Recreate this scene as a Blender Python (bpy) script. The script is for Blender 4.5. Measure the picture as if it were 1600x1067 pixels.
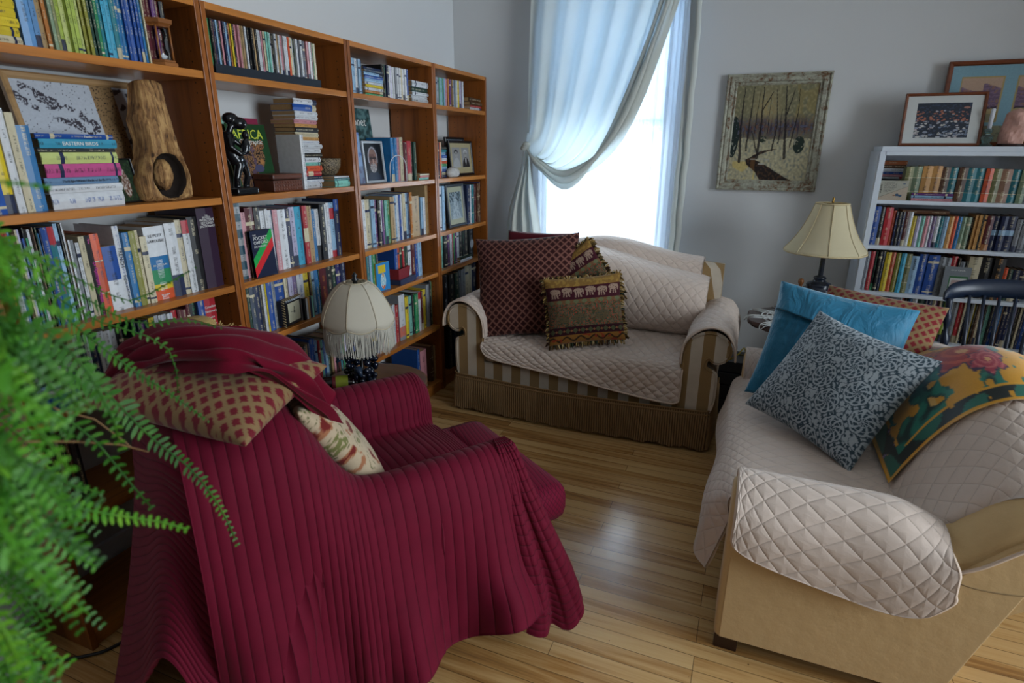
import bpy, bmesh, math, random
import numpy as np
from mathutils import Vector, Matrix, noise as mnoise

# ------------------------------------------------------------------ scene, camera, light, exposure
scene = bpy.context.scene
for o in list(bpy.data.objects): bpy.data.objects.remove(o)
COL = scene.collection
PI = math.pi
XW, YW, XR, YF, HC = -2.05, 3.95, 3.3, -2.4, 2.85      # left wall, window wall, right wall, rear wall, ceiling

def link(o, parent=None):
    COL.objects.link(o)
    if parent is not None: o.parent = parent
    return o

cam = bpy.data.cameras.new('camera')
cam.sensor_width = 36.0; cam.sensor_fit = 'HORIZONTAL'
cam.lens = 905.12 / 1600 * 36.0
cam.clip_start = 0.02
cam.dof.use_dof = True; cam.dof.focus_distance = 2.7; cam.dof.aperture_fstop = 4.0
camo = link(bpy.data.objects.new('camera', cam))
_p, _y, _r = math.radians(18.272), math.radians(22.126), math.radians(0.258)
_fw = Vector((-math.sin(_y)*math.cos(_p), math.cos(_y)*math.cos(_p), -math.sin(_p)))
_rt = Vector((math.cos(_y), math.sin(_y), 0)); _up = _rt.cross(_fw)
_r2 = _rt*math.cos(_r) + _up*math.sin(_r); _u2 = _up*math.cos(_r) - _rt*math.sin(_r)
_m = Matrix((_r2, _u2, -_fw)).transposed().to_4x4(); _m.translation = (0, 0, 1.5)
camo.matrix_world = _m
scene.camera = camo

vs = scene.view_settings
vs.view_transform = 'Standard'; vs.look = 'None'; vs.gamma = 1.0; vs.use_curve_mapping = False
vs.exposure = 0.76

world = bpy.data.worlds.new('overcast_sky'); scene.world = world; world.use_nodes = True
wn = world.node_tree.nodes; wl = world.node_tree.links
bg = wn['Background']; bg.inputs['Color'].default_value = (0.72, 0.86, 1.0, 1); bg.inputs['Strength'].default_value = 0.95

def area(name, loc, rot, sx, sy, power, color):
    l = bpy.data.lights.new(name, 'AREA'); l.shape = 'RECTANGLE'; l.size = sx; l.size_y = sy
    l.energy = power; l.color = color
    o = link(bpy.data.objects.new(name, l)); o.location = loc; o.rotation_euler = rot
    return o
# daylight arriving through the two window openings (the window in view and one in the right wall)
area('daylight_front_window', (-0.95, YW+0.55, 1.75), (math.radians(-90), 0, 0), 1.1, 2.2, 85, (0.80, 0.91, 1.0))
area('daylight_right_window', (XR+0.35, 1.1, 1.75), (0, math.radians(90), 0), 1.9, 2.6, 130, (0.90, 0.95, 1.0))

# ------------------------------------------------------------------ names, labels
def tag(o, label, cat, group=None, kind=None):
    if label: o['label'] = label
    if cat: o['category'] = cat
    if group: o['group'] = group
    if kind: o['kind'] = kind
    return o
def thing(name, label, cat, loc=(0, 0, 0), rz=0.0, group=None):
    o = bpy.data.objects.new(name, None); o.empty_display_size = 0.05
    link(o); o.location = loc; o.rotation_euler = (0, 0, rz)
    return tag(o, label, cat, group)

# ------------------------------------------------------------------ materials
def lin(c):
    if isinstance(c, str):
        c = c.lstrip('#'); c = tuple(int(c[i:i+2], 16)/255 for i in (0, 2, 4))
    return tuple((x/12.92 if x <= 0.04045 else ((x+0.055)/1.055)**2.4) for x in c[:3])
class NT:
    def __init__(s, name):
        s.m = bpy.data.materials.new(name); s.m.use_nodes = True
        s.n = s.m.node_tree.nodes; s.l = s.m.node_tree.links
        s.b = s.n['Principled BSDF']; s.out = s.n['Material Output']
    def add(s, t, **k):
        n = s.n.new(t)
        for a, v in k.items(): setattr(n, a, v)
        return n
    def put(s, sock, v):
        if isinstance(v, bpy.types.NodeSocket): s.l.new(v, sock)
        elif v is not None:
            try: sock.default_value = v
            except Exception: sock.default_value = (*v, 1.0)
    def math(s, op, a, b=None, c=None):
        n = s.add('ShaderNodeMath', operation=op)
        for i, v in enumerate((a, b, c)):
            if v is not None: s.put(n.inputs[i], v)
        return n.outputs[0]
    def mix(s, f, a, b, bt='MIX'):
        n = s.add('ShaderNodeMix', data_type='RGBA', blend_type=bt)
        s.put(n.inputs[0], f)
        for i, v in ((6, a), (7, b)):
            if isinstance(v, bpy.types.NodeSocket): s.l.new(v, n.inputs[i])
            else: n.inputs[i].default_value = (*v[:3], 1)
        return n.outputs[2]
    def noise(s, vec, scale, detail=3, rough=0.5, dist=0.0):
        n = s.add('ShaderNodeTexNoise'); n.inputs['Scale'].default_value = scale
        n.inputs['Detail'].default_value = detail; n.inputs['Roughness'].default_value = rough
        n.inputs['Distortion'].default_value = dist
        if vec is not None: s.l.new(vec, n.inputs['Vector'])
        return n.outputs['Fac']
    def coord(s, w='Object'): return s.add('ShaderNodeTexCoord').outputs[w]
    def mapping(s, vec, scale=(1, 1, 1), rot=(0, 0, 0), loc=(0, 0, 0)):
        n = s.add('ShaderNodeMapping'); s.l.new(vec, n.inputs[0])
        n.inputs['Scale'].default_value = scale; n.inputs['Rotation'].default_value = rot; n.inputs['Location'].default_value = loc
        return n.outputs[0]
    def ramp(s, f, *st):
        n = s.add('ShaderNodeValToRGB'); e = n.color_ramp.elements
        while len(e) < len(st): e.new(0.5)
        for i, (p, c) in enumerate(st): e[i].position = p; e[i].color = (*c[:3], 1)
        s.put(n.inputs[0], f); return n.outputs[0]
    def bump(s, h, strength=0.3, dist=0.01, prev=None):
        n = s.add('ShaderNodeBump'); n.inputs['Strength'].default_value = strength; n.inputs['Distance'].default_value = dist
        s.l.new(h, n.inputs['Height'])
        if prev is not None: s.l.new(prev, n.inputs['Normal'])
        return n.outputs[0]
    def attr(s, name):
        n = s.add('ShaderNodeAttribute'); n.attribute_name = name; return n.outputs['Color']
    def done(s, color=None, rough=0.6, normal=None, spec=None, sheen=None, metal=None, coat=None, trans=None):
        b = s.b
        if color is not None: s.put(b.inputs['Base Color'], color if isinstance(color, bpy.types.NodeSocket) else (*color[:3], 1))
        s.put(b.inputs['Roughness'], rough)
        if normal is not None: s.l.new(normal, b.inputs['Normal'])
        if spec is not None: b.inputs['Specular IOR Level'].default_value = spec
        if sheen is not None: b.inputs['Sheen Weight'].default_value = sheen; b.inputs['Sheen Roughness'].default_value = 0.4
        if metal is not None: b.inputs['Metallic'].default_value = metal
        if coat is not None: b.inputs['Coat Weight'].default_value = coat; b.inputs['Coat Roughness'].default_value = 0.12
        if trans is not None: b.inputs['Transmission Weight'].default_value = trans
        return s.m

_cache = {}
def plain(name, hexc, rough=0.6, nscale=60, var=0.12, bump=0.15, **k):
    if name in _cache: return _cache[name]
    t = NT(name); c = lin(hexc); v = t.coord()
    f = t.noise(v, nscale, 4)
    col = t.mix(f, tuple(x*(1-var) for x in c), tuple(min(1, x*(1+var)) for x in c))
    nb = t.bump(f, bump, 0.003) if bump else None
    _cache[name] = t.done(col, rough, nb, **k); return _cache[name]
def fabric(name, hexc, rough=0.9, weave=900, var=0.12, sheen=0.2, bump=0.35):
    if name in _cache: return _cache[name]
    t = NT(name); c = lin(hexc); v = t.coord()
    w = t.noise(v, weave, 2); f = t.noise(v, 25, 4)
    col = t.mix(t.math('ADD', t.math('MULTIPLY', w, .5), t.math('MULTIPLY', f, .5)), tuple(x*(1-2*var) for x in c), tuple(min(1, x*(1+2*var)) for x in c))
    _cache[name] = t.done(col, rough, t.bump(w, bump, 0.0015, t.bump(f, .25, .01)), spec=.2, sheen=sheen); return _cache[name]
def wood(name, base, dark, scale=1.0, axis='z', rough=0.38, coat=0.0, stripe=14):
    """plank wood whose grain runs along the given object axis"""
    if name in _cache: return _cache[name]
    t = NT(name); v = t.coord()
    sc = {'x': (0.6, stripe, stripe), 'y': (stripe, 0.6, stripe), 'z': (stripe, stripe, 0.6)}[axis]
    mv = t.mapping(v, tuple(s*scale for s in sc))
    f = t.noise(mv, 1.6, 5, .6, .6); g = t.noise(mv, 7, 3, .7)
    ff = t.math('ADD', t.math('MULTIPLY', f, .7), t.math('MULTIPLY', g, .3))
    col = t.ramp(ff, (.32, lin(dark)), (.5, lin(base)), (.7, tuple(min(1, x*1.22) for x in lin(base))))
    _cache[name] = t.done(col, rough, t.bump(g, .12, .001), coat=coat); return _cache[name]
def vcol(name, rough=0.7, weave=0, sheen=None, spec=.3, bump=0.2, coat=None):
    """material reading the painted colour attribute of its mesh"""
    if name in _cache: return _cache[name]
    t = NT(name); c = t.attr('col'); v = t.coord()
    f = t.noise(v, weave or 120, 3)
    col = t.mix(t.math('MULTIPLY', f, .25), c, (0, 0, 0))
    _cache[name] = t.done(col, rough, t.bump(f, bump, .0015), sheen=sheen, spec=spec, coat=coat); return _cache[name]

# ------------------------------------------------------------------ mesh helpers
def obj(name, verts, faces, mat, parent=None, smooth=False, cols=None, uvs=None, loc=None):
    me = bpy.data.meshes.new(name)
    me.from_pydata([tuple(map(float, v)) for v in verts], [], faces)
    if smooth: me.polygons.foreach_set('use_smooth', [True]*len(me.polygons))
    if cols is not None:
        a = me.color_attributes.new('col', 'FLOAT_COLOR', 'POINT')
        cc = np.ones((len(verts), 4), np.float32); cc[:, :3] = np.asarray(cols)[:, :3]
        a.data.foreach_set('color', cc.ravel())
    if uvs is not None:
        uv = me.uv_layers.new(name='UVMap'); li = np.zeros(len(me.loops), np.int32); me.loops.foreach_get('vertex_index', li)
        uv.data.foreach_set('uv', np.asarray(uvs, np.float32)[li].ravel())
    for m in (mat if isinstance(mat, (list, tuple)) else [mat]): me.materials.append(m)
    o = bpy.data.objects.new(name, me); link(o, parent)
    if loc is not None: o.location = loc
    return o
class MB:
    """collects pieces that belong to one mesh"""
    def __init__(s): s.v = []; s.f = []; s.c = []; s.col = (.5, .5, .5)
    def add(s, vs_, fs_, M=None, col=None):
        b = len(s.v)
        if M is not None: vs_ = [M @ Vector(v) for v in vs_]
        s.v += [tuple(v) for v in vs_]; s.f += [tuple(i+b for i in f) for f in fs_]
        s.c += [col or s.col]*len(vs_); return s
    def box(s, x0, x1, y0, y1, z0, z1, M=None, bev=0.0, col=None):
        if bev:
            bm = bmesh.new(); bmesh.ops.create_cube(bm, size=1)
            for v in bm.verts: v.co = Vector((x0+(v.co.x+.5)*(x1-x0), y0+(v.co.y+.5)*(y1-y0), z0+(v.co.z+.5)*(z1-z0)))
            bmesh.ops.bevel(bm, geom=bm.edges[:]+bm.verts[:], offset=bev, segments=2, affect='EDGES', profile=.6)
            bm.verts.ensure_lookup_table()
            s.add([v.co.copy() for v in bm.verts], [[v.index for v in f.verts] for f in bm.faces], M, col); bm.free(); return s
        V = [(x, y, z) for z in (z0, z1) for y in (y0, y1) for x in (x0, x1)]
        return s.add(V, [(0, 2, 3, 1), (4, 5, 7, 6), (0, 1, 5, 4), (2, 6, 7, 3), (0, 4, 6, 2), (1, 3, 7, 5)], M, col)
    def lathe(s, prof, n=24, M=None, col=None, flute=None, arc=2*PI):
        V = []; F = []; k = len(prof)
        for i in range(n):
            a = arc*i/n
            for j, (r, z) in enumerate(prof):
                rr = r*(1+(flute(a, j/(k-1)) if flute else 0)); V.append((rr*math.cos(a), rr*math.sin(a), z))
        for i in range(n):
            i2 = (i+1) % n
            for j in range(k-1):
                F.append((i*k+j, i2*k+j, i2*k+j+1, i*k+j+1))
        if prof[0][0] > 1e-5: F.append(tuple(i*k for i in range(n))[::-1])
        if prof[-1][0] > 1e-5: F.append(tuple(i*k+k-1 for i in range(n)))
        return s.add(V, F, M, col)
    def tube(s, pts, r, n=8, col=None, closed=False):
        P = [Vector(p) for p in pts]; N = len(P); V = []; F = []
        rr = r if isinstance(r, (list, tuple)) else [r]*N
        ref = Vector((0, 0, 1)); prev = None
        for i in range(N):
            a = P[(i-1) % N] if (closed or i) else P[i]; b = P[(i+1) % N] if (closed or i < N-1) else P[i]
            t = (b-a).normalized() if (b-a).length > 1e-9 else Vector((0, 0, 1))
            if prev is None:
                x = t.cross(ref if abs(t.dot(ref)) < .95 else Vector((1, 0, 0))).normalized()
            else:
                x = (prev - t*prev.dot(t)).normalized()
            prev = x; y = t.cross(x)
            for k in range(n):
                a_ = 2*PI*k/n; V.append(P[i]+(x*math.cos(a_)+y*math.sin(a_))*rr[i])
        m = N if closed else N-1
        for i in range(m):
            for k in range(n):
                F.append((i*n+k, i*n+(k+1) % n, ((i+1) % N)*n+(k+1) % n, ((i+1) % N)*n+k))
        if not closed:
            F.append(tuple(range(n))[::-1]); F.append(tuple((N-1)*n+k for k in range(n)))
        return s.add(V, F, None, col)
    def ball(s, c, r, seg=10, ring=7, col=None, M=None):
        r = r if isinstance(r, (tuple, list)) else (r, r, r); V = []; F = []
        for j in range(1, ring):
            th = PI*j/ring
            for i in range(seg):
                a = 2*PI*i/seg; V.append((c[0]+r[0]*math.sin(th)*math.cos(a), c[1]+r[1]*math.sin(th)*math.sin(a), c[2]+r[2]*math.cos(th)))
        b = len(V); V += [(c[0], c[1], c[2]+r[2]), (c[0], c[1], c[2]-r[2])]
        for j in range(ring-2):
            for i in range(seg): F.append((j*seg+i, (j+1)*seg+i, (j+1)*seg+(i+1) % seg, j*seg+(i+1) % seg))
        for i in range(seg):
            F.append((b, i, (i+1) % seg)); F.append((b+1, (ring-2)*seg+(i+1) % seg, (ring-2)*seg+i))
        return s.add(V, F, M, col)
    def prism(s, poly, h0, h1, axis='y', M=None, col=None):
        """closed outline poly extruded along an axis"""
        n = len(poly)
        def P(a, b, h): return {'y': (a, h, b), 'x': (h, a, b), 'z': (a, b, h)}[axis]
        V = [P(a, b, h0) for a, b in poly]+[P(a, b, h1) for a, b in poly]
        F = [tuple(range(n)), tuple(range(2*n-1, n-1, -1))]+[(i, i+n, (i+1) % n+n, (i+1) % n) for i in range(n)]
        return s.add(V, F, M, col)
    def build(s, name, mat, parent=None, smooth=False, loc=None, usecol=False, bev=0, fixn=True):
        o = obj(name, s.v, s.f, mat, parent, smooth, cols=s.c if usecol else None, loc=loc)
        if fixn:
            bm = bmesh.new(); bm.from_mesh(o.data); bmesh.ops.recalc_face_normals(bm, faces=bm.faces[:]); bm.to_mesh(o.data); bm.free()
        if bev:
            m = o.modifiers.new('bevel', 'BEVEL'); m.width = bev; m.segments = 2; m.limit_method = 'ANGLE'
        return o
def smooth_by_angle(o, deg=40):
    me = o.data; me.polygons.foreach_set('use_smooth', [True]*len(me.polygons))
    bm = bmesh.new(); bm.from_mesh(me)
    for e in bm.edges:
        if len(e.link_faces) == 2 and e.calc_face_angle(0) > math.radians(deg): e.smooth = False
    bm.to_mesh(me); bm.free(); return o

def catmull(P, n, closed=False):
    """P: (k,...) array -> n samples through all points"""
    P = np.asarray(P, float); k = len(P)
    t = np.linspace(0, k if closed else k-1, n, endpoint=not closed)
    i = np.minimum(np.floor(t).astype(int), (k-1) if closed else k-2); f = t-i
    def g(j):
        if closed: return P[j % k]
        lo = P[0]*2-P[1]; hi = P[-1]*2-P[-2]
        E = np.concatenate([lo[None], P, hi[None]]); return E[np.clip(j+1, 0, k+1)]
    f = f.reshape((-1,)+(1,)*(P.ndim-1))
    a, b, c, d = g(i-1), g(i), g(i+1), g(i+2)
    return .5*((2*b)+(-a+c)*f+(2*a-5*b+4*c-d)*f*f+(-a+3*b-3*c+d)*f**3)
def resample(G, axis):
    """make spacing along an axis even (arc length) on each line"""
    G = np.moveaxis(G, axis, 0); n = G.shape[0]; out = np.empty_like(G)
    for j in range(G.shape[1]):
        L = G[:, j]; d = np.r_[0, np.cumsum(np.linalg.norm(np.diff(L, axis=0), axis=1))]
        t = np.linspace(0, d[-1], n)
        for c in range(3): out[:, j, c] = np.interp(t, d, L[:, c])
    return np.moveaxis(out, 0, axis)
def gridnormals(G):
    du = np.gradient(G, axis=0); dv = np.gradient(G, axis=1); n = np.cross(du, dv)
    return n/np.maximum(np.linalg.norm(n, axis=2, keepdims=True), 1e-9)
def sheet(name, ctrl, nu, nv, mat, parent=None, disp=None, thick=0.012, flip=False, cols=None, even=True, mask=None, sub=0):
    """smooth cloth through a control grid; disp(U,V,G)->height in metres with U,V arc lengths"""
    C = np.asarray(ctrl, float)
    G = catmull(C, nu); G = np.moveaxis(catmull(np.moveaxis(G, 1, 0), nv), 0, 1)
    if even: G = resample(G, 1)
    N = gridnormals(G)*(-1 if flip else 1)
    U = np.cumsum(np.concatenate([np.zeros((1, nv)), np.linalg.norm(np.diff(G, axis=0), axis=2)]), axis=0)
    V = np.cumsum(np.concatenate([np.zeros((nu, 1)), np.linalg.norm(np.diff(G, axis=1), axis=2)], axis=1), axis=1)
    # regular cloth coordinates
    Ur = np.repeat(np.linspace(0, U[-1].mean(), nu)[:, None], nv, 1); Vr = np.repeat(np.linspace(0, V[:, -1].mean(), nv)[None], nu, 0)
    T = G+N*(disp(Ur, Vr, G)[..., None] if disp else 0)
    Bm = G-N*thick
    verts = np.concatenate([T.reshape(-1, 3), Bm.reshape(-1, 3)]); n0 = nu*nv; F = []
    idx = np.arange(n0).reshape(nu, nv)
    a, b, c, d = idx[:-1, :-1].ravel(), idx[1:, :-1].ravel(), idx[1:, 1:].ravel(), idx[:-1, 1:].ravel()
    q = np.stack([a, b, c, d], 1); q2 = np.stack([a, d, c, b], 1)+n0
    if flip: q, q2 = q[:, ::-1], q2[:, ::-1]
    F = [tuple(x) for x in q.tolist()]+[tuple(x) for x in q2.tolist()]
    edge = list(idx[:, 0])+list(idx[-1, 1:])+list(idx[-2::-1, -1])+list(idx[0, -2:0:-1])
    for i in range(len(edge)):
        p, r = int(edge[i]), int(edge[(i+1) % len(edge)]); F.append((p, p+n0, r+n0, r) if flip else (p, r, r+n0, p+n0))
    uv = np.stack([Ur, Vr], -1).reshape(-1, 2); uv = np.concatenate([uv, uv])
    cc = None
    if cols is not None:
        c0 = cols(Ur, Vr, G).reshape(-1, 3); cc = np.concatenate([c0, c0])
    return obj(name, verts, F, mat, parent, True, cols=cc, uvs=uv)
def vnoise(x, y, s=1.0, seed=0.0):
    out = np.empty(np.shape(x)); X = np.ravel(x); Y = np.ravel(y); o = out.ravel()
    for i in range(len(X)): o[i] = mnoise.noise(Vector((X[i]*s, Y[i]*s, seed)))
    return o.reshape(np.shape(x))
def h2(c): return np.array(lin(c))
# painting helpers on arrays
def paint(img, m, c, a=1.0):
    m = (m*a)[..., None] if m.dtype != bool else (m.astype(float)*a)[..., None]
    img[:] = img*(1-m)+np.array(c)*m
def panel(name, w, h, nx, ny, fn, mat, parent=None, t=0.002):
    """flat picture in local xz plane facing -y, colours painted by fn(U,V) with U right, V up in 0..1"""
    U, V = np.meshgrid(np.linspace(0, 1, nx), np.linspace(0, 1, ny), indexing='ij')
    c = fn(U, V).reshape(-1, 3); P = np.stack([(U-.5)*w, np.zeros_like(U), V*h], -1).reshape(-1, 3)
    idx = np.arange(nx*ny).reshape(nx, ny)
    q = np.stack([idx[:-1, :-1].ravel(), idx[1:, :-1].ravel(), idx[1:, 1:].ravel(), idx[:-1, 1:].ravel()], 1)
    F = [tuple(x) for x in q.tolist()]; n0 = nx*ny
    P = np.concatenate([P, [[-w/2, t, 0], [w/2, t, 0], [w/2, t, h], [-w/2, t, h]]]); c = np.concatenate([c, np.repeat(c.mean(0)[None], 4, 0)])
    F.append((n0+3, n0+2, n0+1, n0))
    return obj(name, P, F, mat, parent, False, cols=c)
def text(name, s, size, mat, parent, M, ext=0.0003, align='CENTER', sx=1.0):
    cu = bpy.data.curves.new(name, 'FONT'); cu.body = s; cu.size = size; cu.align_x = align; cu.extrude = ext; cu.resolution_u = 2
    to = bpy.data.objects.new('tmp_text', cu); COL.objects.link(to)
    bpy.context.view_layer.update()
    me = bpy.data.meshes.new_from_object(to.evaluated_get(bpy.context.evaluated_depsgraph_get()))
    bpy.data.objects.remove(to)
    me.transform(M @ Matrix.Diagonal((sx, 1, 1, 1))); me.name = name; me.materials.clear(); me.materials.append(mat)
    o = bpy.data.objects.new(name, me); link(o, parent); return o
# ------------------------------------------------------------------ the room
def wall_mat(name, hexc):
    t = NT(name); v = t.coord(); f = t.noise(v, 3, 3); g = t.noise(v, 180, 2); c = lin(hexc)
    return t.done(t.mix(f, tuple(x*.97 for x in c), c), .85, t.bump(g, .08, .002), spec=.2)
M_WALL = wall_mat('painted_wall', '#c9cbcc'); M_CEIL = wall_mat('painted_ceiling', '#dcdcda')
M_TRIM = plain('white_gloss_paint', '#d3d8de', .35, 40, .03, .05)

def floor_mat():
    t = NT('maple_strip_floor'); v = t.coord()
    br = t.add('ShaderNodeTexBrick'); br.offset = .37; br.offset_frequency = 3; br.squash = 1.0
    t.l.new(t.mapping(v, (1, 1, 1)), br.inputs['Vector'])
    br.inputs['Scale'].default_value = 1.0; br.inputs['Brick Width'].default_value = 1.15; br.inputs['Row Height'].default_value = .0565
    br.inputs['Mortar Size'].default_value = .0011; br.inputs['Mortar Smooth'].default_value = .2; br.inputs['Bias'].default_value = 0
    br.inputs['Color1'].default_value = (0, 0, 0, 1); br.inputs['Color2'].default_value = (1, 1, 1, 1); br.inputs['Mortar'].default_value = (.5, .5, .5, 1)
    rnd = br.outputs['Color']; gap = br.outputs['Fac']
    sep = t.add('ShaderNodeSeparateXYZ'); t.l.new(v, sep.inputs[0])
    row = t.math('FLOOR', t.math('DIVIDE', sep.outputs['Y'], .0565))
    cmb = t.add('ShaderNodeCombineXYZ'); t.l.new(t.math('ADD', sep.outputs['X'], t.math('MULTIPLY', row, 3.7)), cmb.inputs[0]); t.l.new(sep.outputs['Y'], cmb.inputs[1]); t.l.new(row, cmb.inputs[2])
    g = t.noise(t.mapping(cmb.outputs[0], (1.2, 26, 1)), 1.0, 4, .6, .8)
    fine = t.noise(t.mapping(cmb.outputs[0], (6, 160, 1)), 1.0, 2)
    bw = t.add('ShaderNodeRGBToBW'); t.l.new(rnd, bw.inputs[0])
    f = t.math('ADD', t.math('MULTIPLY', g, .62), t.math('ADD', t.math('MULTIPLY', bw.outputs[0], .22), t.math('MULTIPLY', fine, .16)))
    col = t.ramp(f, (.28, lin('#7d5a36')), (.40, lin('#a67a46')), (.52, lin('#c39c66')), (.75, lin('#d2b07c')))
    spots = t.math('GREATER_THAN', t.noise(v, 55, 1), .80)
    col = t.mix(t.math('MULTIPLY', spots, .75), col, lin('#3a281a'))
    col = t.mix(t.math('MULTIPLY', gap, .85), col, lin('#2a1b0f'))
    rg = t.noise(v, 9, 4)
    rough = t.math('ADD', t.math('MULTIPLY', rg, .12), .15)
    return t.done(col, rough, t.bump(t.math('SUBTRACT', t.math('MULTIPLY', fine, .12), gap), .35, .0012, t.bump(t.noise(v, 14, 2), .10, .004)), spec=.5)
M_FLOOR = floor_mat()
def struct(o): o['kind'] = 'structure'; return o
struct(MB().box(XW-.15, XR+.15, YF-.15, YW+.15, -.08, 0).build('floor', M_FLOOR))
struct(MB().box(XW-.15, XR+.15, YF-.15, YW+.15, HC, HC+.1).build('ceiling', M_CEIL))
struct(MB().box(XW-.15, XW, YF-.15, YW+.15, 0, HC).build('wall_left', M_WALL))
# window wall with its opening
WX0, WX1, WZ0, WZ1 = -1.36, -.55, .62, 2.48
w = MB(); w.box(XW, WX0, YW, YW+.15, 0, HC).box(WX1, XR, YW, YW+.15, 0, HC).box(WX0, WX1, YW, YW+.15, 0, WZ0).box(WX0, WX1, YW, YW+.15, WZ1, HC)
struct(w.build('wall_back', M_WALL))
RY0, RY1 = -.2, 2.4
w = MB(); w.box(XR, XR+.15, YF-.15, RY0, 0, HC).box(XR, XR+.15, RY1, YW+.15, 0, HC).box(XR, XR+.15, RY0, RY1, 0, .8).box(XR, XR+.15, RY0, RY1, 2.6, HC)
struct(w.build('wall_right', M_WALL))
w = MB(); w.box(XW, XR, YF-.15, YF, 0, HC)
struct(w.build('wall_front', M_WALL))
struct(MB().box(XW, XW+.016, YF, YW, 0, .14, bev=.004).build('baseboard_left', M_TRIM))
struct(MB().box(XW+.016, XR-.016, YW-.016, YW, 0, .14, bev=.004).build('baseboard_back', M_TRIM))

def glass_mat():
    t = NT('window_glass'); g = t.add('ShaderNodeBsdfGlossy'); g.inputs['Roughness'].default_value = .03
    tr = t.add('ShaderNodeBsdfTransparent'); tr.inputs[0].default_value = (.96, .98, .99, 1)
    fr = t.add('ShaderNodeFresnel'); mx = t.add('ShaderNodeMixShader')
    t.l.new(fr.outputs[0], mx.inputs[0]); t.l.new(tr.outputs[0], mx.inputs[1]); t.l.new(g.outputs[0], mx.inputs[2]); t.l.new(mx.outputs[0], t.out.inputs[0])
    return t.m
M_GLASS = glass_mat()
def window(name, x0, x1, z0, z1, M, side=1):
    """sash window in local coords: x along wall, y outward"""
    f = MB(); e = .045
    for a in ((x0, x0+e, z0, z1), (x1-e, x1, z0, z1), (x0, x1, z0, z0+e), (x0, x1, z1-e, z1)): f.box(a[0], a[1], .02, .11, a[2], a[3], M)
    zm = (z0+z1)/2+.12
    f.box(x0, x1, .05, .09, zm-.025, zm+.025, M)
    f.box(x0-.02, x1+.02, -.05, .02, z0-.03, z0, M)                # stool
    r = struct(f.build(name, M_TRIM)); 
    c = MB(); c.box(x0-.09, x0, -.022, 0, z0-.12, z1+.09, M).box(x1, x1+.09, -.022, 0, z0-.12, z1+.09, M).box(x0-.09, x1+.09, -.024, 0, z1, z1+.10, M).box(x0-.09, x1+.09, -.022, 0, z0-.12, z0-.03, M)
    c.build('window_casing', M_TRIM, r)
    MB().box(x0+e, x1-e, .068, .072, z0+e, zm-.025, M).build('glass_pane', M_GLASS, r)
    MB().box(x0+e, x1-e, .078, .082, zm+.025, z1-e, M).build('glass_pane', M_GLASS, r)
    return r
win1 = window('window_1', WX0, WX1, WZ0, WZ1, Matrix.Translation((0, YW, 0)))
window('window_2', RY0, RY1, .8, 2.6, Matrix.Translation((XR, 0, 0)) @ Matrix.Rotation(-PI/2, 4, 'Z') @ Matrix.Scale(-1, 4, (1, 0, 0)))
# roller blind half way down behind the sheer curtain
def blind_mat():
    t = NT('blind_fabric'); d = t.add('ShaderNodeBsdfDiffuse'); d.inputs[0].default_value = (.8, .84, .88, 1)
    tl = t.add('ShaderNodeBsdfTranslucent'); tl.inputs[0].default_value = (.8, .86, .92, 1); mx = t.add('ShaderNodeMixShader'); mx.inputs[0].default_value = .65
    t.l.new(d.outputs[0], mx.inputs[1]); t.l.new(tl.outputs[0], mx.inputs[2]); t.l.new(mx.outputs[0], t.out.inputs[0]); return t.m
b = MB(); b.box(WX0+.05, WX1-.05, YW+.03, YW+.0315, 1.68, WZ1-.03)
b.box(WX0+.05, WX1-.05, YW+.026, YW+.036, 1.66, 1.69)
tag(b.build('roller_blind', blind_mat()), 'white translucent roller blind half lowered behind the sheer curtain', 'blind')

# ------------------------------------------------------------------ curtains
def cloth_light(name, col, tcol, a_trans, a_clear):
    t = NT(name); v = t.coord(); w = t.noise(t.mapping(v, (900, 900, 900)), 1, 2); f = t.noise(v, 6, 4)
    d = t.add('ShaderNodeBsdfDiffuse'); tl = t.add('ShaderNodeBsdfTranslucent'); tr = t.add('ShaderNodeBsdfTransparent')
    t.l.new(t.mix(f, tuple(x*.93 for x in lin(col)), lin(col)), d.inputs[0]); tl.inputs[0].default_value = (*lin(tcol), 1)
    nb = t.bump(w, .2, .001); t.l.new(nb, d.inputs['Normal'])
    m1 = t.add('ShaderNodeMixShader'); m1.inputs[0].default_value = a_trans; m2 = t.add('ShaderNodeMixShader'); m2.inputs[0].default_value = a_clear
    t.l.new(d.outputs[0], m1.inputs[1]); t.l.new(tl.outputs[0], m1.inputs[2]); t.l.new(m1.outputs[0], m2.inputs[1]); t.l.new(tr.outputs[0], m2.inputs[2]); t.l.new(m2.outputs[0], t.out.inputs[0])
    return t.m
M_SHEER = cloth_light('sheer_curtain_voile', '#e6ecf2', '#dfe9f4', .6, .30)
M_SWAG = cloth_light('cream_curtain_linen', '#dcdfd6', '#cfdadf', .34, .03)
nu, nv = 360, 30
Uu, Vv = np.meshgrid(np.linspace(0, 1, nu), np.linspace(0, 1, nv), indexing='ij')
X = -1.40+Uu*.955; Zz = .30+Vv*2.38
fold = .022*np.sin(Uu*2*PI*13+1.2*np.sin(Uu*9)+.5*Vv)*(1-.2*Vv)+.008*np.sin(Uu*2*PI*29+1)
Y = YW-.075+fold+.01*np.sin(Zz*3+Uu*5)
sg = np.stack([X, Y, Zz], -1)
def gridobj(name, G, mat, parent=None, cols=None):
    nu_, nv_ = G.shape[:2]; idx = np.arange(nu_*nv_).reshape(nu_, nv_)
    q = np.stack([idx[:-1, :-1].ravel(), idx[1:, :-1].ravel(), idx[1:, 1:].ravel(), idx[:-1, 1:].ravel()], 1)
    return obj(name, G.reshape(-1, 3), [tuple(x) for x in q.tolist()], mat, parent, True, cols=cols)
sh = thing('sheer_curtain', 'sheer white voile curtain hanging over the bright window', 'curtain', (0, 0, 0))
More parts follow.
